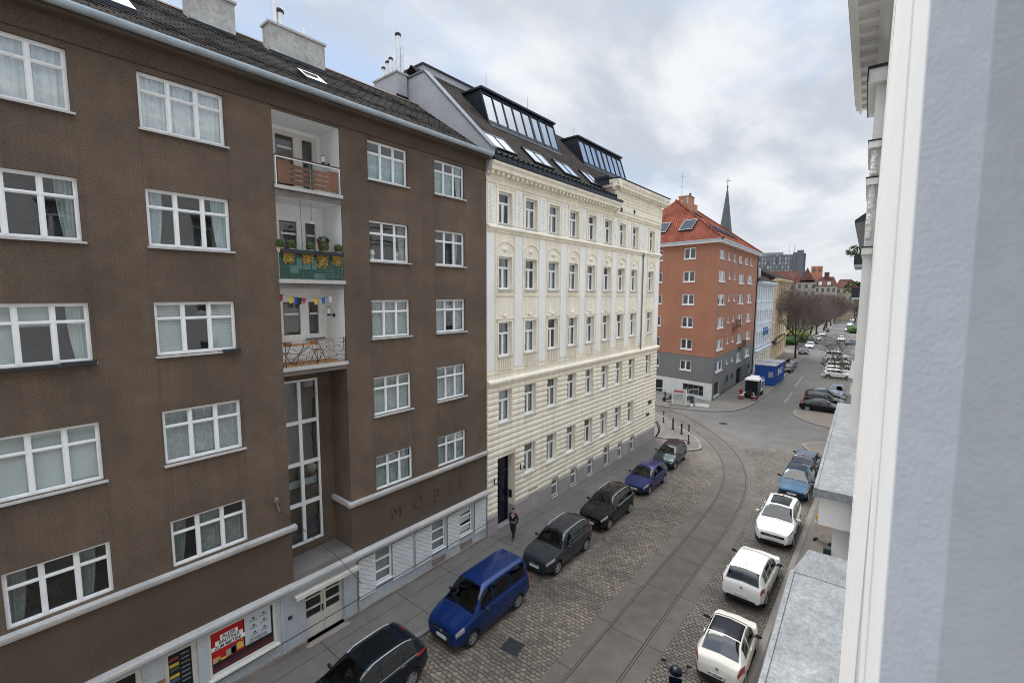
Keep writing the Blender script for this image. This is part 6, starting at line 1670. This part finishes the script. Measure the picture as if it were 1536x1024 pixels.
m = MB()
for x in (-.032, .032): m.ball((x, -.122, 1.612), .012, 6, 5)
m.ball((0, -.128, 1.535), .012, 6, 4, 0, 0, (2, .5, .5)); m.build('eyes_and_mouth', [MT['hair']], PE)
m = MB(); m.ball((0, -.135, 1.575), .017, 6, 5, 0, 0, (.8, 1, 1.2))
for x in (-.088, .088): m.ball((x, -.02, 1.59), .022, 6, 5, 0, 0, (.4, .8, 1.2))
m.build('nose_and_ears', [MT['skin']], PE, 60)
m = MB(); m.ball((.02, -.125, 1.25), .035, 6, 5, 0, 0, (1, .4, 1)); m.build('badge', [MT['lampglass']], PE)
# ================================================================ street furniture
BG = 'bollards on the rounded pavement corner'
for i, (x, y, h) in enumerate(((-17.21, 45.45, 1.25), (-15.61, 43.74, 1.1), (-14.44, 42.77, 1.0), (-12.95, 40.25, 1.75))):
    o = thing('bollard', ['black bollard with white ring nearest the cream house corner', 'squat black bollard second from the cream house corner', 'low black bollard third along the kerb curve', 'tall black and white banded post on the tip of the pavement'][i], 'bollard', (x, y, .10), 0, BG)
    m = MB(); r = .055 if i in (0, 3) else .075
    m.lathe([(0, 0), (r * 2.0, 0), (r * 2.0, .05), (r, .12), (r, h - .1), (r * 1.2, h - .08), (r * 1.2, h - .02), (0, h + .02)], n=12); m.build('post', [MT['black']], o, 40)
    if i in (0, 3):
        m = MB(); m.lathe([(r + .004, h * .48), (r + .006, h * .48), (r + .006, h * .62), (r + .004, h * .62)], n=12); m.build('reflective_band', [MT['white']], o)
m = MB()
cp = [(-17.2, 45.4, .95), (-16.4, 44.5, .72), (-15.6, 43.7, .95), (-15.0, 43.2, .74), (-14.4, 42.75, .85)]
m.tube([tuple(p) for p in cp], .018, 5); tag(m.build('chain', [MT['dark_metal']]), 'thin dark chain slung between the corner bollards', 'chain')
m = MB(); pts = [(-15.93 + .32 * math.sin(PI * i / 10), 40.1, .1 + 1.5 * i / 10) for i in range(11)]; m.tube(pts, .045, 6); m.tube([(p[0], 40.4, p[2]) for p in pts], .045, 6)
tag(m.build('corner_guard', [MT['black']]), 'black iron guard hoop at the foot of the cream house corner', 'guard')
m = MB(); m.tube([(-16.0, 40.0, .13), (-15.0, 40.3, .125), (-14.2, 40.9, .125), (-13.4, 41.0, .125), (-12.9, 40.6, .125)], .03, 6)
tag(m.build('hose', [MT['black']]), 'dark hose lying across the pavement from house corner to banded post', 'hose')
def fence_panel(x0, y0, x1, y1, label):
    o = thing('construction_fence', label, 'fence', (x0, y0, .12), math.atan2(y1 - y0, x1 - x0), 'site fence panels in front of the white base')
    L_ = math.hypot(x1 - x0, y1 - y0)
    m = MB(); m.tube([(0, 0, 0), (0, 0, 1.95), (L_, 0, 1.95), (L_, 0, 0)], .03, 6); m.tube([(0, 0, .2), (L_, 0, .2)], .025, 5); m.build('frame', [MT['zinc']], o)
    m = MB(); n = int(L_ / .16)
    for i in range(1, n): m.cyl((L_ * i / n, 0, .2), (L_ * i / n, 0, 1.95), .006, n=3)
    for z in (.6, 1.05, 1.5): m.cyl((0, 0, z), (L_, 0, z), .006, n=3)
    m.build('mesh', [MT['zinc']], o)
    m = MB(); m.box(-.25, .25, -.12, .12, 0, .13); m.box(L_ - .2, L_ + .2, -.12, .12, 0, .13); m.build('foot', [MT['concrete']], o)
fence_panel(-23.2, 52.5, -21.3, 52.6, 'site fence panel nearest the cream house edge')
fence_panel(-21.2, 52.6, -19.3, 53.2, 'middle site fence panel with scooters behind it')
fence_panel(-17.6, 53.9, -17.0, 55.6, 'short site fence panel turned towards the orange house')
o = thing('notice_board', 'white notice board with red top bar at the site fence', 'sign', (-18.5, 53.6, .12), R(12))
m = MB(); m.box(-.75, .75, -.03, .03, .15, 2.0); m.build('board', [mat('board', (.45, .45, .45), .6, var=[(3, .2)])], o)
m = MB(); m.box(-.62, .5, -.04, -.031, 1.62, 1.80); m.build('red_bar', [mat('board_red', (.35, .05, .04), .6)], o)
m = MB(); m.box(-.6, .4, -.04, -.031, .7, 1.4); m.build('print_panel', [MT['zinc']], o)
m = MB(); m.box(-.8, -.74, -.04, .04, 0, 2.05); m.box(.74, .8, -.04, .04, 0, 2.05); m.build('frame', [MT['white']], o)
for x, y, lab in ((-16.3, 55.0, 'long white barrier block lying before the orange house corner'), (-17.5, 54.3, 'short white barrier block at the foot of the site fence')):
    m = MB(); l = .75 if 'long' in lab else .35; m.prism([(-.18, 0), (.18, 0), (.10, .3), (-.10, .3)], -l, l, 'x'); o = m.build('barrier_block', [MT['whitebase']]); o.location = (x, y, .12); o.rotation_euler = (0, 0, R(14)); tag(o, lab, 'barrier')
def scooter(label, loc, rz, col, group=None):
    o = thing('motor_scooter', label, 'scooter', loc, rz, group)
    m = MB(); m.prism([(.45, .35), (1.05, .42), (1.35, .55), (1.55, .72), (1.1, .80), (.75, .76), (.62, .45), (.45, .45)], -.16, .16, 'y'); m.prism([(.15, .42), (.32, .42), (.30, .95), (.16, 1.02)], -.20, .20, 'y'); m.box(.2, .7, -.14, .14, .30, .36); m.build('body', [col, MT['plastic']], o)
    m = MB(); m.prism([(.75, .78), (1.1, .82), (1.5, .78), (1.52, .86), (1.1, .92), (.78, .88)], -.15, .15, 'y'); m.build('seat', [MT['plastic']], o)
    m = MB(); m.ball((.16, 0, 1.08), .17, 10, 7, 0, 0, (.85, 1.25, .75)); m.build('handlebar_cowl', [col], o, 50)
    m = MB(); m.ball((.03, 0, 1.06), .08, 8, 6, 0, 0, (.4, 1.3, .8)); m.build('headlight', [MT['lampclear']], o, 50)
    m = MB(); m.tube([(.2, -.36, 1.12), (.18, 0, 1.12), (.2, .36, 1.12)], .022, 6); m.build('handlebar', [MT['plastic']], o)
    for s_ in (-1, 1):
        m = MB(); m.cyl((.2, s_ * .28, 1.12), (.17, s_ * .36, 1.30), .012, n=5); m.ball((.17, s_ * .38, 1.34), .075, 8, 6, 0, 0, (.35, 1.1, .75)); m.build('mirror', [MT['plastic']], o, 50)
    for x in (.12, 1.30):
        t, q = wheel_mesh(.25, .11, 5, True); w_ = link('wheel', t, o, T(x, 0, .25)); link('rim', q, w_)
    return o
scooter('dark motor scooter at the bottom edge behind the small cream car', (-4.62, 14.12, 0), R(-72), c_navy)
scooter('dark scooter parked behind the site fence near the house edge', (-20.8, 54.6, .12), R(10), c_black, 'scooters behind the site fence')
scooter('dark scooter parked behind the notice board', (-18.9, 55.2, .12), R(25), c_black, 'scooters behind the site fence')
# barrier with lamps on the right pavement
o = thing('road_barrier', 'pale barrier board with two yellow warning lamps seen between the bay roofs', 'barrier', (-1.95, 28.5, .1), R(-12))
m = MB(); m.box(-.42, .42, -.05, .05, .12, 1.0); m.build('board', [mat('barrier_board', (.55, .47, .40), .7, var=[(4, .2)])], o)
for x in (-.28, .22):
    m = MB(); m.box(x - .06, x + .06, -.04, .04, 1.0, 1.12, 1); m.cyl((x, -.05, 1.25), (x, .05, 1.25), .14, n=12); m.build('warning_lamp', [mat('lamp_yellow', (.75, .42, .03), .3), MT['black']], o)
for x in (-.35, .35):
    m = MB(); m.box(x - .04, x + .04, -.25, .25, 0, .12); m.build('foot', [MT['black']], o)
# blue site cabin and sweeper
o = thing('site_cabin', 'bright blue site cabin with grey flat roof on the far left pavement', 'cabin', (-13.5, 74.2, .0), 0)
m = MB(); m.box(-1.35, 1.3, 0, 7.6, .15, 2.95, 0)
for i in range(26): m.box(1.3, 1.335, .1 + i * .29, .2 + i * .29, .2, 2.9, 0)
for i in range(9): m.box(-1.3 + i * .29, -1.2 + i * .29, -.035, 0, .2, 2.9, 0)
m.build('wall', [mat('cabin_blue', (.012, .075, .34), .45, var=[(1.5, .12)])], o)
m = MB(); m.box(-1.42, 1.38, -.08, 7.7, 2.95, 3.05); m.box(-1.42, 1.38, 3.4, 3.52, 3.05, 3.10, 1); m.build('roof', [mat('cabin_roof', (.30, .31, .34), .6, var=[(1, .15)]), MT['dark_metal']], o)
lettering('cabin_lettering', 'BAU', 1.3, (3.4, -.05, 1.9), MT['paleblue'], o, .01, .02, 1.5, M=T(1.35, 0, 0) @ RZ(R(90)))
m = MB(); m.box(.5, 1.1, -.05, -.0, 1.3, 2.1); m.build('window', [MT['zinc']], o)
o = thing('street_sweeper', 'compact street sweeper with white cab roof and red front brushes', 'sweeper', (-12.9, 62.6, .12), R(2))
m = MB()
for x in (-.72, .66):
    for y in (.75, 2.3): m.box(x, x + .08, y, y + .08, .75, 2.3)
m.box(-.74, .76, .7, 2.4, .45, 1.0); m.box(-.6, .62, .35, .75, .5, .95); m.build('cab', [MT['dark_metal']], o)
m = MB(); m.box(-.70, .72, .78, 2.3, 1.0, 2.3); m.build('cab_glass', [MT['carglass']], o)
m = MB(); m.prism([(-.82, 2.30), (.84, 2.30), (.78, 2.48), (-.76, 2.48)], .6, 2.5, 'y'); m.box(-.5, .5, 2.5, 3.3, 2.35, 2.6); m.build('cab_roof', [MT['white']], o)
m = MB(); m.prism([(2.5, .5), (5.2, .5), (5.5, 1.0), (5.3, 2.2), (2.5, 2.45)], -.74, .76, 'x', 0); m.build('hopper', [mat('sweeper_blue', (.03, .08, .2), .4)], o)
m = MB(); m.prism([(2.7, .7), (5.0, .7), (5.2, 1.05), (5.05, 2.0), (2.7, 2.2)], .762, .775, 'x'); m.prism([(3.0, .95), (4.7, .95), (4.85, 1.2), (4.75, 1.75), (3.0, 1.9)], .776, .785, 'x', 1); m.build('side_panel', [MT['white'], mat('panel_blue', (.02, .05, .15), .4)], o)
for y in (1.2, 4.3):
    for sd_ in (1, -1):
        t, q = wheel_mesh(.38, .26, 5, True); w_ = link('wheel', t, o, T(sd_ * .62, y, .38) @ RZ(-PI / 2 * sd_ if False else (PI / 2 if sd_ < 0 else -PI / 2))); link('rim', q, w_)
for x in (-.95, .55):
    m = MB(); m.lathe([(.08, .35), (.22, .22), (.36, .05), (.34, .02), (0, .02)], (x, -.15, 0), n=14); m.build('brush', [mat('brush_red', (.13, .02, .02), .7)], o)
    m = MB(); m.tube([(x, -.15, .45), (x * .6, .15, .85), (x * .4, .6, .7)], .05, 6); m.tube([(x - .3, -.35, .5), (x + .35, -.3, .52)], .025, 5); m.build('brush_arm', [MT['chrome']], o)
m = MB(); m.cyl((-1.5, 1.6, .75), (-1.2, 1.6, .75), .26, n=12); m.box(-1.45, -1.25, 1.4, 1.8, 0, .55); m.build('hose_reel', [mat('reel_red', (.4, .03, .04), .5)], o)
# ================================================================ trees
def branch(mb, tw, p, d, L_, r, lev, maxlev, spread, droop=0.):
    n = 3 if lev < 2 else (2 if lev < 6 else 1)
    q = Vector(p)
    for i in range(n):
        d2 = (d + Vector((random.uniform(-1, 1), random.uniform(-1, 1), random.uniform(-.4, .7))) * .17).normalized()
        e = q + d2 * (L_ / n); r2 = max(.009, r * (1 - .22 * (i + 1) / n))
        (mb if lev < 2 else tw).cyl(q, e, r, r2, 5 if lev < 2 else 3, caps=False)
        q, r, d = e, r2, d2
        if lev >= 1 and lev < maxlev and i < n - 1:
            s_ = Vector((random.gauss(0, 1), random.gauss(0, 1), random.gauss(.1, .6))).normalized()
            branch(mb, tw, q, (d * .6 + s_ * spread).normalized(), L_ * .62, r * .5, lev + 1, maxlev, spread)
    if lev < maxlev:
        k = (random.choice((3, 4)) if lev < 4 else random.choice((2, 3, 3))) if lev else 5
        for j in range(k):
            a = 2 * PI * (j + random.random() * .7) / k
            s_ = Vector((math.cos(a), math.sin(a), random.uniform(-.1, .5)))
            branch(mb, tw, q, (d * .75 + s_ * spread).normalized(), L_ * random.uniform(.62, .85), r * .66, lev + 1, maxlev, spread)
def tree_mesh(seed, h, spread=.75, maxlev=6, trunk=.27, r=.27):
    random.seed(seed); a = MB(); b = MB()
    branch(a, b, (0, 0, -.1), Vector((0, 0, 1)), h * trunk, r, 0, maxlev, spread)
    return a.mesh('trunk', [MT['bark']], 60), b.mesh('crown', [MT['twig']], None)
TALL = tree_mesh(12, 11.5, .62, 6, .36, .19)
TM = [tree_mesh(3, 13.5), tree_mesh(5, 12.5, .85), tree_mesh(9, 14, .7)]
random.seed(21)
TR = [(-14.5, 109.6, 1.0, 0, 'tall bare street tree with straight dark trunk beside the ochre house'),
      (-16.8, 165, 1.0, 1, 'bare park tree with forked trunk at the kerb, nearest of the row'), (-17.2, 187, 1.0, 2, 'bare park tree second in the kerb row'), (-18.4, 210, 1.05, 0, 'bare park tree third in the kerb row'), (-19.2, 236, 1.0, 1, 'bare park tree fourth in the kerb row'), (-20.0, 262, 1.0, 2, 'bare park tree fifth in the kerb row'), (-21, 292, 1.05, 0, 'bare park tree at the far end of the kerb row'),
      (-27, 176, 1.1, 0, 'wide bare tree on the lawn behind the nearest kerb tree'), (-33, 196, 1.1, 1, 'bare lawn tree between the ochre house and the kerb row'), (-29, 222, 1.1, 2, 'bare lawn tree in the middle of the park'), (-38, 214, 1.15, 0, 'bare lawn tree close behind the ochre house edge'), (-34, 250, 1.15, 1, 'bare lawn tree far back left'), (-26, 150, .95, 2, 'bare tree on the lawn just past the ochre house'), (-46, 240, 1.2, 2, 'bare lawn tree farthest left'), (-28, 275, 1.1, 0, 'bare lawn tree far back in the middle'), (-20.5, 134, .9, 1, 'bare tree just behind the corner of the ochre house'), (-24.5, 143, 1.0, 2, 'bare lawn tree left of the lime shrubs'), (-22, 158, 1.0, 0, 'bare lawn tree between two lime shrubs'), (-18.6, 148, .85, 2, 'slim bare tree beside the round green hedge'), (-19.6, 176, .95, 1, 'bare tree on the lawn edge behind the park railing'), (-12.6, 268, .9, 1, 'bare tree at the right kerb far up the street'), (-15.5, 322, 1.0, 2, 'bare tree at the far end of the street')]
for x, y, s_, k, lab in TR:
    o = thing('bare_tree', lab, 'tree', (x, y, .1), random.uniform(0, 6), 'bare winter trees of the park'); s_ *= 1.12; o.scale = (s_, s_, s_ * random.uniform(.92, 1.06))
    q = TALL if 'tall bare' in lab else TM[k]; link('trunk', q[0], o); link('crown', q[1], o)
ta = MB(); tb_ = MB(); random.seed(4); branch(ta, tb_, (0, 0, 0), Vector((0, 0, 1)), 2.6, .10, 0, 4, .8)
tb_.leaves((0, 0, 4.6), 2.3, 900, .07, (1, 1, .55), 0, .2)
o = thing('young_tree', 'young grey green tree on the planted island before the pale cars', 'tree', (-6.15, 90.6, .13)); ta.build('trunk', [MT['bark']], o); tb_.build('crown', [MT['greytwig']], o)
for i, (x, y, r, lab) in enumerate(((-6.9, 95.2, 1.5, 'grey green shrub at the far end of the planted island'), (-5.6, 93, 1.2, 'low grey green shrub right of the young tree'), (-7.4, 99.5, 1.6, 'wide loose shrub behind the planted island'), (-5.4, 101, 1.8, 'tall loose shrub between pale cars and far street'))):
    m = MB(); m.leaves((0, 0, r * .8), r * 1.1, 700, .10, (1.1, 1.1, .8), 0, .25)
    for k in range(8):
        a = random.uniform(0, 6); m.cyl((0, 0, 0), (math.cos(a) * r * .7, math.sin(a) * r * .7, r * 1.1), .03, .01, 4)
    o = m.build('shrub', [MT['greytwig']]); o.location = (x, y, .1); tag(o, lab, 'shrub', 'shrubs around the planted island')
for x, y, r, mt_, lab in ((-25, 172, 3.2, 'hedge', 'dark green hedge clump on the park lawn'), (-20.5, 160, 2.2, 'hedge_lime', 'lime yellow flowering shrub near the park path'), (-23.5, 168, 2.4, 'hedge_lime', 'second lime yellow shrub farther left on the lawn'), (-19.6, 150, 2.0, 'hedge', 'round green hedge beside the ochre house end'), (-20.2, 140, 2.2, 'hedge', 'green hedge directly past the ochre house'), (-8.9, 199, 2.6, 'hedge', 'dark green clipped hedge on the right of the far street')):
    m = MB(); m.ball((0, 0, r * .45), r * .8, 10, 6, 0, .15, (1.3, 1.3, .6)); m.leaves((0, 0, r * .45), r, 420, .16, (1.3, 1.3, .62), 0, .75); o = m.build('hedge', [MT[mt_]]); o.location = (x, y, .1); tag(o, lab, 'hedge')
# people on the far pavement are too small to read; low iron railing along the park instead
o = thing('park_railing', 'low dark iron railing between far pavement and park lawn', 'railing', (-16.4, 123, .12), R(91.5))
m = MB(); m.box(0, 62, -.02, .02, .95, 1.0); m.box(0, 62, -.02, .02, .2, .24)
for i in range(31): m.box(i * 2, i * 2 + .08, -.04, .04, 0, 1.1)
m.build('bars', [MT['dark_metal']], o)
# ================================================================ distant buildings
MT['far_wall'] = mat('far_cream_wall', (.44, .40, .345), .9, var=[(.3, .12)]); MT['far_wall2'] = mat('far_ochre_wall', (.40, .32, .23), .9, var=[(.3, .12)])
MT['far_pane'] = mat('far_window', (.10, .105, .11), .4)
def far_house(label, x, y, w, d, h, rh, wall, roof, rz=0., nx=5, nz=3, name='distant_house', hip=.35, cat='building', z0=0):
    o = thing(name, label, cat, (x, y, z0), rz)
    m = MB(); m.box(-w / 2, w / 2, 0, d, 0, h); m.build('wall', [MT[wall]], o)
    if rh:
        m = MB(); e = .4; a = w * hip / 2
        m.add([(-w / 2 - e, -e, h), (w / 2 + e, -e, h), (w / 2 + e, d + e, h), (-w / 2 - e, d + e, h), (-w / 2 + a, d / 2, h + rh), (w / 2 - a, d / 2, h + rh)], [(0, 1, 5, 4), (1, 2, 5), (2, 3, 4, 5), (3, 0, 4), (0, 3, 2, 1)])
        m.build('roof', [MT[roof]], o)
    wm = MB(); wm.quad((-.6, 0, 0), (.6, 0, 0), (.6, 0, 1.9), (-.6, 0, 1.9)); wm = wm.mesh('window', [MT['far_pane']])
    for i in range(nx):
        for k in range(nz): link('window', wm, o, T(-w / 2 + w * (i + .5) / nx, -.04, h - 3.0 - k * 3.6))
    return o
far_house('distant house with long dull red roof behind the bare trees', -45, 276, 20, 14, 19, 6.8, 'far_wall', 'redfar', .1, 6, 3)
o = far_house('distant corner house with pointed red turret above the trees', -33.6, 274, 9, 10, 19.5, 2, 'far_wall', 'redfar', .1, 3, 3)
m = MB(); m.add([(-3.2, -.5, 20.5), (3.2, -.5, 20.5), (3.2, 6, 20.5), (-3.2, 6, 20.5), (0, 2.7, 27)], [(0, 1, 4), (1, 2, 4), (2, 3, 4), (3, 0, 4)]); m.build('turret', [MT['redfar']], o)
o = far_house('distant cream house with red mansard and dormers', -25.5, 274, 9, 12, 17.6, 4.6, 'far_wall', 'redfar', .06, 4, 3)
m = MB(); m.box(-3, -1.6, -.2, 3, 18, 19.6); m.box(.6, 2, -.2, 3, 18, 19.6); m.build('dormer', [MT['white']], o)
m = MB(); m.box(-1, 1, 4, 6, 20, 24.4); m.build('chimney', [MT['redfar']], o)
o = far_house('distant ochre house with brown roof farther along', -18.6, 288, 8, 12, 17, 4.2, 'far_wall2', 'redfar', .05, 3, 3)
far_house('distant white house beside the hillside at the end of the street', -14.2, 330, 9, 12, 15.5, 3.5, 'far_wall', 'redfar', 0, 3, 3)
far_house('distant pale house with balconies closing the street', -21.5, 420, 16, 12, 14, 3.0, 'far_wall', 'slate2', -.05, 5, 3)
far_house('distant pale pink flat roofed block above the red roofs', -32.2, 298, 5.2, 8, 28.6, 0, 'salmon', 'redfar', .1, 2, 1)
far_house('distant low house hidden behind the park trees', -60, 268, 12, 12, 16, 5, 'cream', 'redfar', .15, 5, 3)
# church spire
o = thing('church_spire', 'slender grey church spire with cross rising behind the red roof', 'church', (-51.6, 193, 0), R(15))
m = MB(); m.box(-3, 3, -3, 3, 0, 26); m.build('tower', [MT['chimney']], o)
m = MB(); n = 8; m.cyl((0, 0, 26), (0, 0, 32), 3.6, 2.95, 8); m.cyl((0, 0, 32), (0, 0, 54.2), 2.95, .12, 8); m.build('spire', [mat('spire_copper', (.095, .105, .10), .6, .2, var=[(.5, .3)])], o)
m = MB(); m.cyl((0, 0, 54), (0, 0, 57.6), .10, n=5); m.box(-.9, .9, -.09, .09, 56.3, 56.5); m.ball((0, 0, 54.3), .35, 8, 6); m.build('cross', [MT['dark_metal']], o)
# office slab
def grid_mat(name):
    m = bpy.data.materials.new(name); N, L = nodes(m); b = N['Principled BSDF']
    tc = N.new('ShaderNodeTexCoord'); sp = N.new('ShaderNodeSeparateXYZ'); L.new(tc.outputs['Object'], sp.inputs[0]); cb = N.new('ShaderNodeCombineXYZ'); L.new(sp.outputs[0], cb.inputs[0]); L.new(sp.outputs[2], cb.inputs[1])
    br = N.new('ShaderNodeTexBrick'); br.offset = 0; br.inputs['Scale'].default_value = 1; br.inputs['Brick Width'].default_value = 2.0; br.inputs['Row Height'].default_value = 3.3; br.inputs['Mortar Size'].default_value = .55; br.inputs['Mortar Smooth'].default_value = .05
    br.inputs['Color1'].default_value = (.05, .055, .06, 1); br.inputs['Color2'].default_value = (.50, .52, .54, 1); br.inputs['Mortar'].default_value = (.12, .13, .145, 1); br.inputs['Bias'].default_value = -.1
    L.new(cb.outputs[0], br.inputs['Vector']); L.new(br.outputs['Color'], b.inputs['Base Color']); b.inputs['Roughness'].default_value = .5
    return m
o = thing('office_tower', 'grey office slab with rows of small windows on the skyline', 'building', (-72.5, 414, 0), R(9))
m = MB(); m.box(-19, 11.5, 0, 14, 0, 44.2); m.build('main_block', [grid_mat('office_grid')], o)
m = MB(); m.box(11.5, 14.2, -.6, 14, 0, 45.6, 0); m.box(14.2, 18.6, -1.2, 12, 0, 47.2, 0); m.box(18.6, 20, .3, 12, 0, 44.8, 0); m.box(-19, 5, 2, 12, 44.2, 46.2, 1); m.build('stair_tower', [mat('office_grey', (.115, .125, .145), .7), mat('office_cap', (.22, .23, .25), .7)], o)
m = MB(); m.cyl((9, 5, 44), (9, 5, 52), .12, n=5); m.cyl((12.5, 5, 45), (12.5, 5, 51), .25, n=5); m.build('aerial', [MT['zinc']], o)
hm = MB()
hm.add([(-220, 620, -1), (-60, 700, 14), (40, 760, 17), (160, 740, 12), (320, 680, -1), (-220, 1400, 10), (40, 1400, 20), (320, 1400, 10)], [(0, 1, 5), (1, 2, 6, 5), (2, 3, 7, 6), (3, 4, 7)])
struct('hills', hm, [mat('far_hill', (.12, .12, .105), .95, var=[(.02, .3), (.1, .2)])])
# ================================================================ camera, light, sky
ZEN = 4.8
F_PX = 690.0
yaw, pitch, roll = R(39.4), R(5.9), R(.2)
fw = Vector((-math.sin(yaw) * math.cos(pitch), math.cos(yaw) * math.cos(pitch), -math.sin(pitch)))
rt = Vector((math.cos(yaw), math.sin(yaw), 0)); up = rt.cross(fw)
r2 = rt * math.cos(roll) + up * math.sin(roll); u2 = up * math.cos(roll) - rt * math.sin(roll)
cd = bpy.data.cameras.new('camera'); cam = bpy.data.objects.new('camera', cd); COL.objects.link(cam)
cam.matrix_world = Matrix(((r2.x, u2.x, -fw.x, 0), (r2.y, u2.y, -fw.y, 0), (r2.z, u2.z, -fw.z, 13.15), (0, 0, 0, 1)))
cd.sensor_width = 36; cd.lens = F_PX / 1536 * 36; cd.clip_start = .05; cd.clip_end = 4000
cd.dof.use_dof = True; cd.dof.focus_distance = 24; cd.dof.aperture_fstop = 5.0
S.camera = cam
SUN_EL, SUN_AZ = R(50), R(-50)            # azimuth from +Y towards +X
sl = bpy.data.lights.new('sun', 'SUN'); sl.energy = 2.1; sl.angle = R(30); sl.color = (1, .97, .93)
so = bpy.data.objects.new('sun', sl); COL.objects.link(so)
sdir = Vector((math.sin(SUN_AZ) * math.cos(SUN_EL), math.cos(SUN_AZ) * math.cos(SUN_EL), math.sin(SUN_EL)))
so.rotation_euler = sdir.to_track_quat('Z', 'Y').to_euler(); so.location = (0, 0, 60)
W = bpy.data.worlds.new('World'); S.world = W; W.use_nodes = True
N, L = W.node_tree.nodes, W.node_tree.links
bg = N['Background']; bg.inputs['Strength'].default_value = .1
sky = N.new('ShaderNodeTexSky'); sky.sky_type = 'NISHITA'; sky.sun_disc = False; sky.sun_elevation = SUN_EL; sky.sun_rotation = SUN_AZ; sky.air_density = 1.0; sky.dust_density = 1.5
tc = N.new('ShaderNodeTexCoord'); nv = N.new('ShaderNodeVectorMath'); nv.operation = 'NORMALIZE'; L.new(tc.outputs['Generated'], nv.inputs[0])
sp = N.new('ShaderNodeSeparateXYZ'); L.new(nv.outputs[0], sp.inputs[0])
def math_(op, a, b=None, clamp=False):
    n = N.new('ShaderNodeMath'); n.operation = op; n.use_clamp = clamp
    for i, v in enumerate((a, b)):
        if v is None: continue
        if isinstance(v, (int, float)): n.inputs[i].default_value = v
        else: L.new(v, n.inputs[i])
    return n.outputs[0]
def rng(v, a, b, c, d):
    n = N.new('ShaderNodeMapRange'); n.interpolation_type = 'SMOOTHSTEP'
    for i, q in enumerate((a, b, c, d)): n.inputs[i + 1].default_value = q
    L.new(v, n.inputs[0]); return n.outputs[0]
zz = math_('MAXIMUM', sp.outputs[2], 0.0)
den = math_('ADD', zz, .16)
cx = math_('DIVIDE', sp.outputs[0], den); cy = math_('DIVIDE', sp.outputs[1], den)
cv = N.new('ShaderNodeCombineXYZ'); L.new(cx, cv.inputs[0]); L.new(cy, cv.inputs[1])
def noise(scale, det, rough, dist=0., off=(0, 0, 0), sc=(1, 1, 1)):
    mp = N.new('ShaderNodeMapping'); mp.inputs['Location'].default_value = off; mp.inputs['Scale'].default_value = sc; mp.inputs['Rotation'].default_value = (0, 0, .5); L.new(cv.outputs[0], mp.inputs[0])
    n = N.new('ShaderNodeTexNoise'); n.inputs['Scale'].default_value = scale; n.inputs['Detail'].default_value = det; n.inputs['Roughness'].default_value = rough; n.inputs['Distortion'].default_value = dist
    L.new(mp.outputs[0], n.inputs[0]); return n.outputs[0]
n1 = noise(.85, 9, .56, .35, (3.1, 1.7, 0)); n2 = noise(2.1, 9, .54, .25, (7.3, 2.2, 0), (1, .55, 1)); n3 = noise(.5, 5, .5, 0, (1.2, 9.4, 0))
def mixc(f, a, b):
    n = N.new('ShaderNodeMix'); n.data_type = 'RGBA'
    if isinstance(f, (int, float)): n.inputs[0].default_value = f
    else: L.new(f, n.inputs[0])
    for i, c in ((6, a), (7, b)):
        if isinstance(c, tuple): n.inputs[i].default_value = (*c, 1)
        else: L.new(c, n.inputs[i])
    return n.outputs[2]
def scalec(c, k):
    n = N.new('ShaderNodeVectorMath'); n.operation = 'SCALE'; L.new(c, n.inputs[0])
    if isinstance(k, (int, float)): n.inputs['Scale'].default_value = k
    else: L.new(k, n.inputs['Scale'])
    return n.outputs[0]
cloud = mixc(rng(n2, .36, .62, 0, 1), (5.4, 5.85, 6.6), (8.2, 8.4, 8.7))        # shaded and lit cloud
blue = mixc(.72, scalec(sky.outputs[0], 1.0), (4.2, 5.9, 8.6))                # thin blue gaps, veiled
gap = math_('MULTIPLY', rng(n1, .36, .54, 1, 0), rng(zz, .10, .38, .12, .9))
col = mixc(gap, cloud, blue)
col = mixc(rng(zz, .0, .22, .75, 0), col, (7.4, 7.5, 7.75))                     # bright haze low down
zen = rng(zz, .50, .95, 1.0, ZEN)                                              # an overcast sky is brightest overhead
warm = mixc(rng(zz, .45, .9, 0, 1), (1., 1., 1.), (1.04, 1.0, .93))
mw = N.new('ShaderNodeVectorMath'); mw.operation = 'MULTIPLY'; L.new(scalec(col, zen), mw.inputs[0]); L.new(warm, mw.inputs[1])
L.new(mw.outputs[0], bg.inputs['Color'])
S.view_settings.view_transform = 'Standard'; S.view_settings.look = 'None'; S.view_settings.exposure = .15; S.view_settings.gamma = 1
S.cycles.max_bounces = 6; S.cycles.transparent_max_bounces = 10; S.cycles.diffuse_bounces = 4; S.cycles.glossy_bounces = 4
S.cycles.use_denoising = True; S.cycles.filter_width = 1.0; S.cycles.sample_clamp_indirect = 6
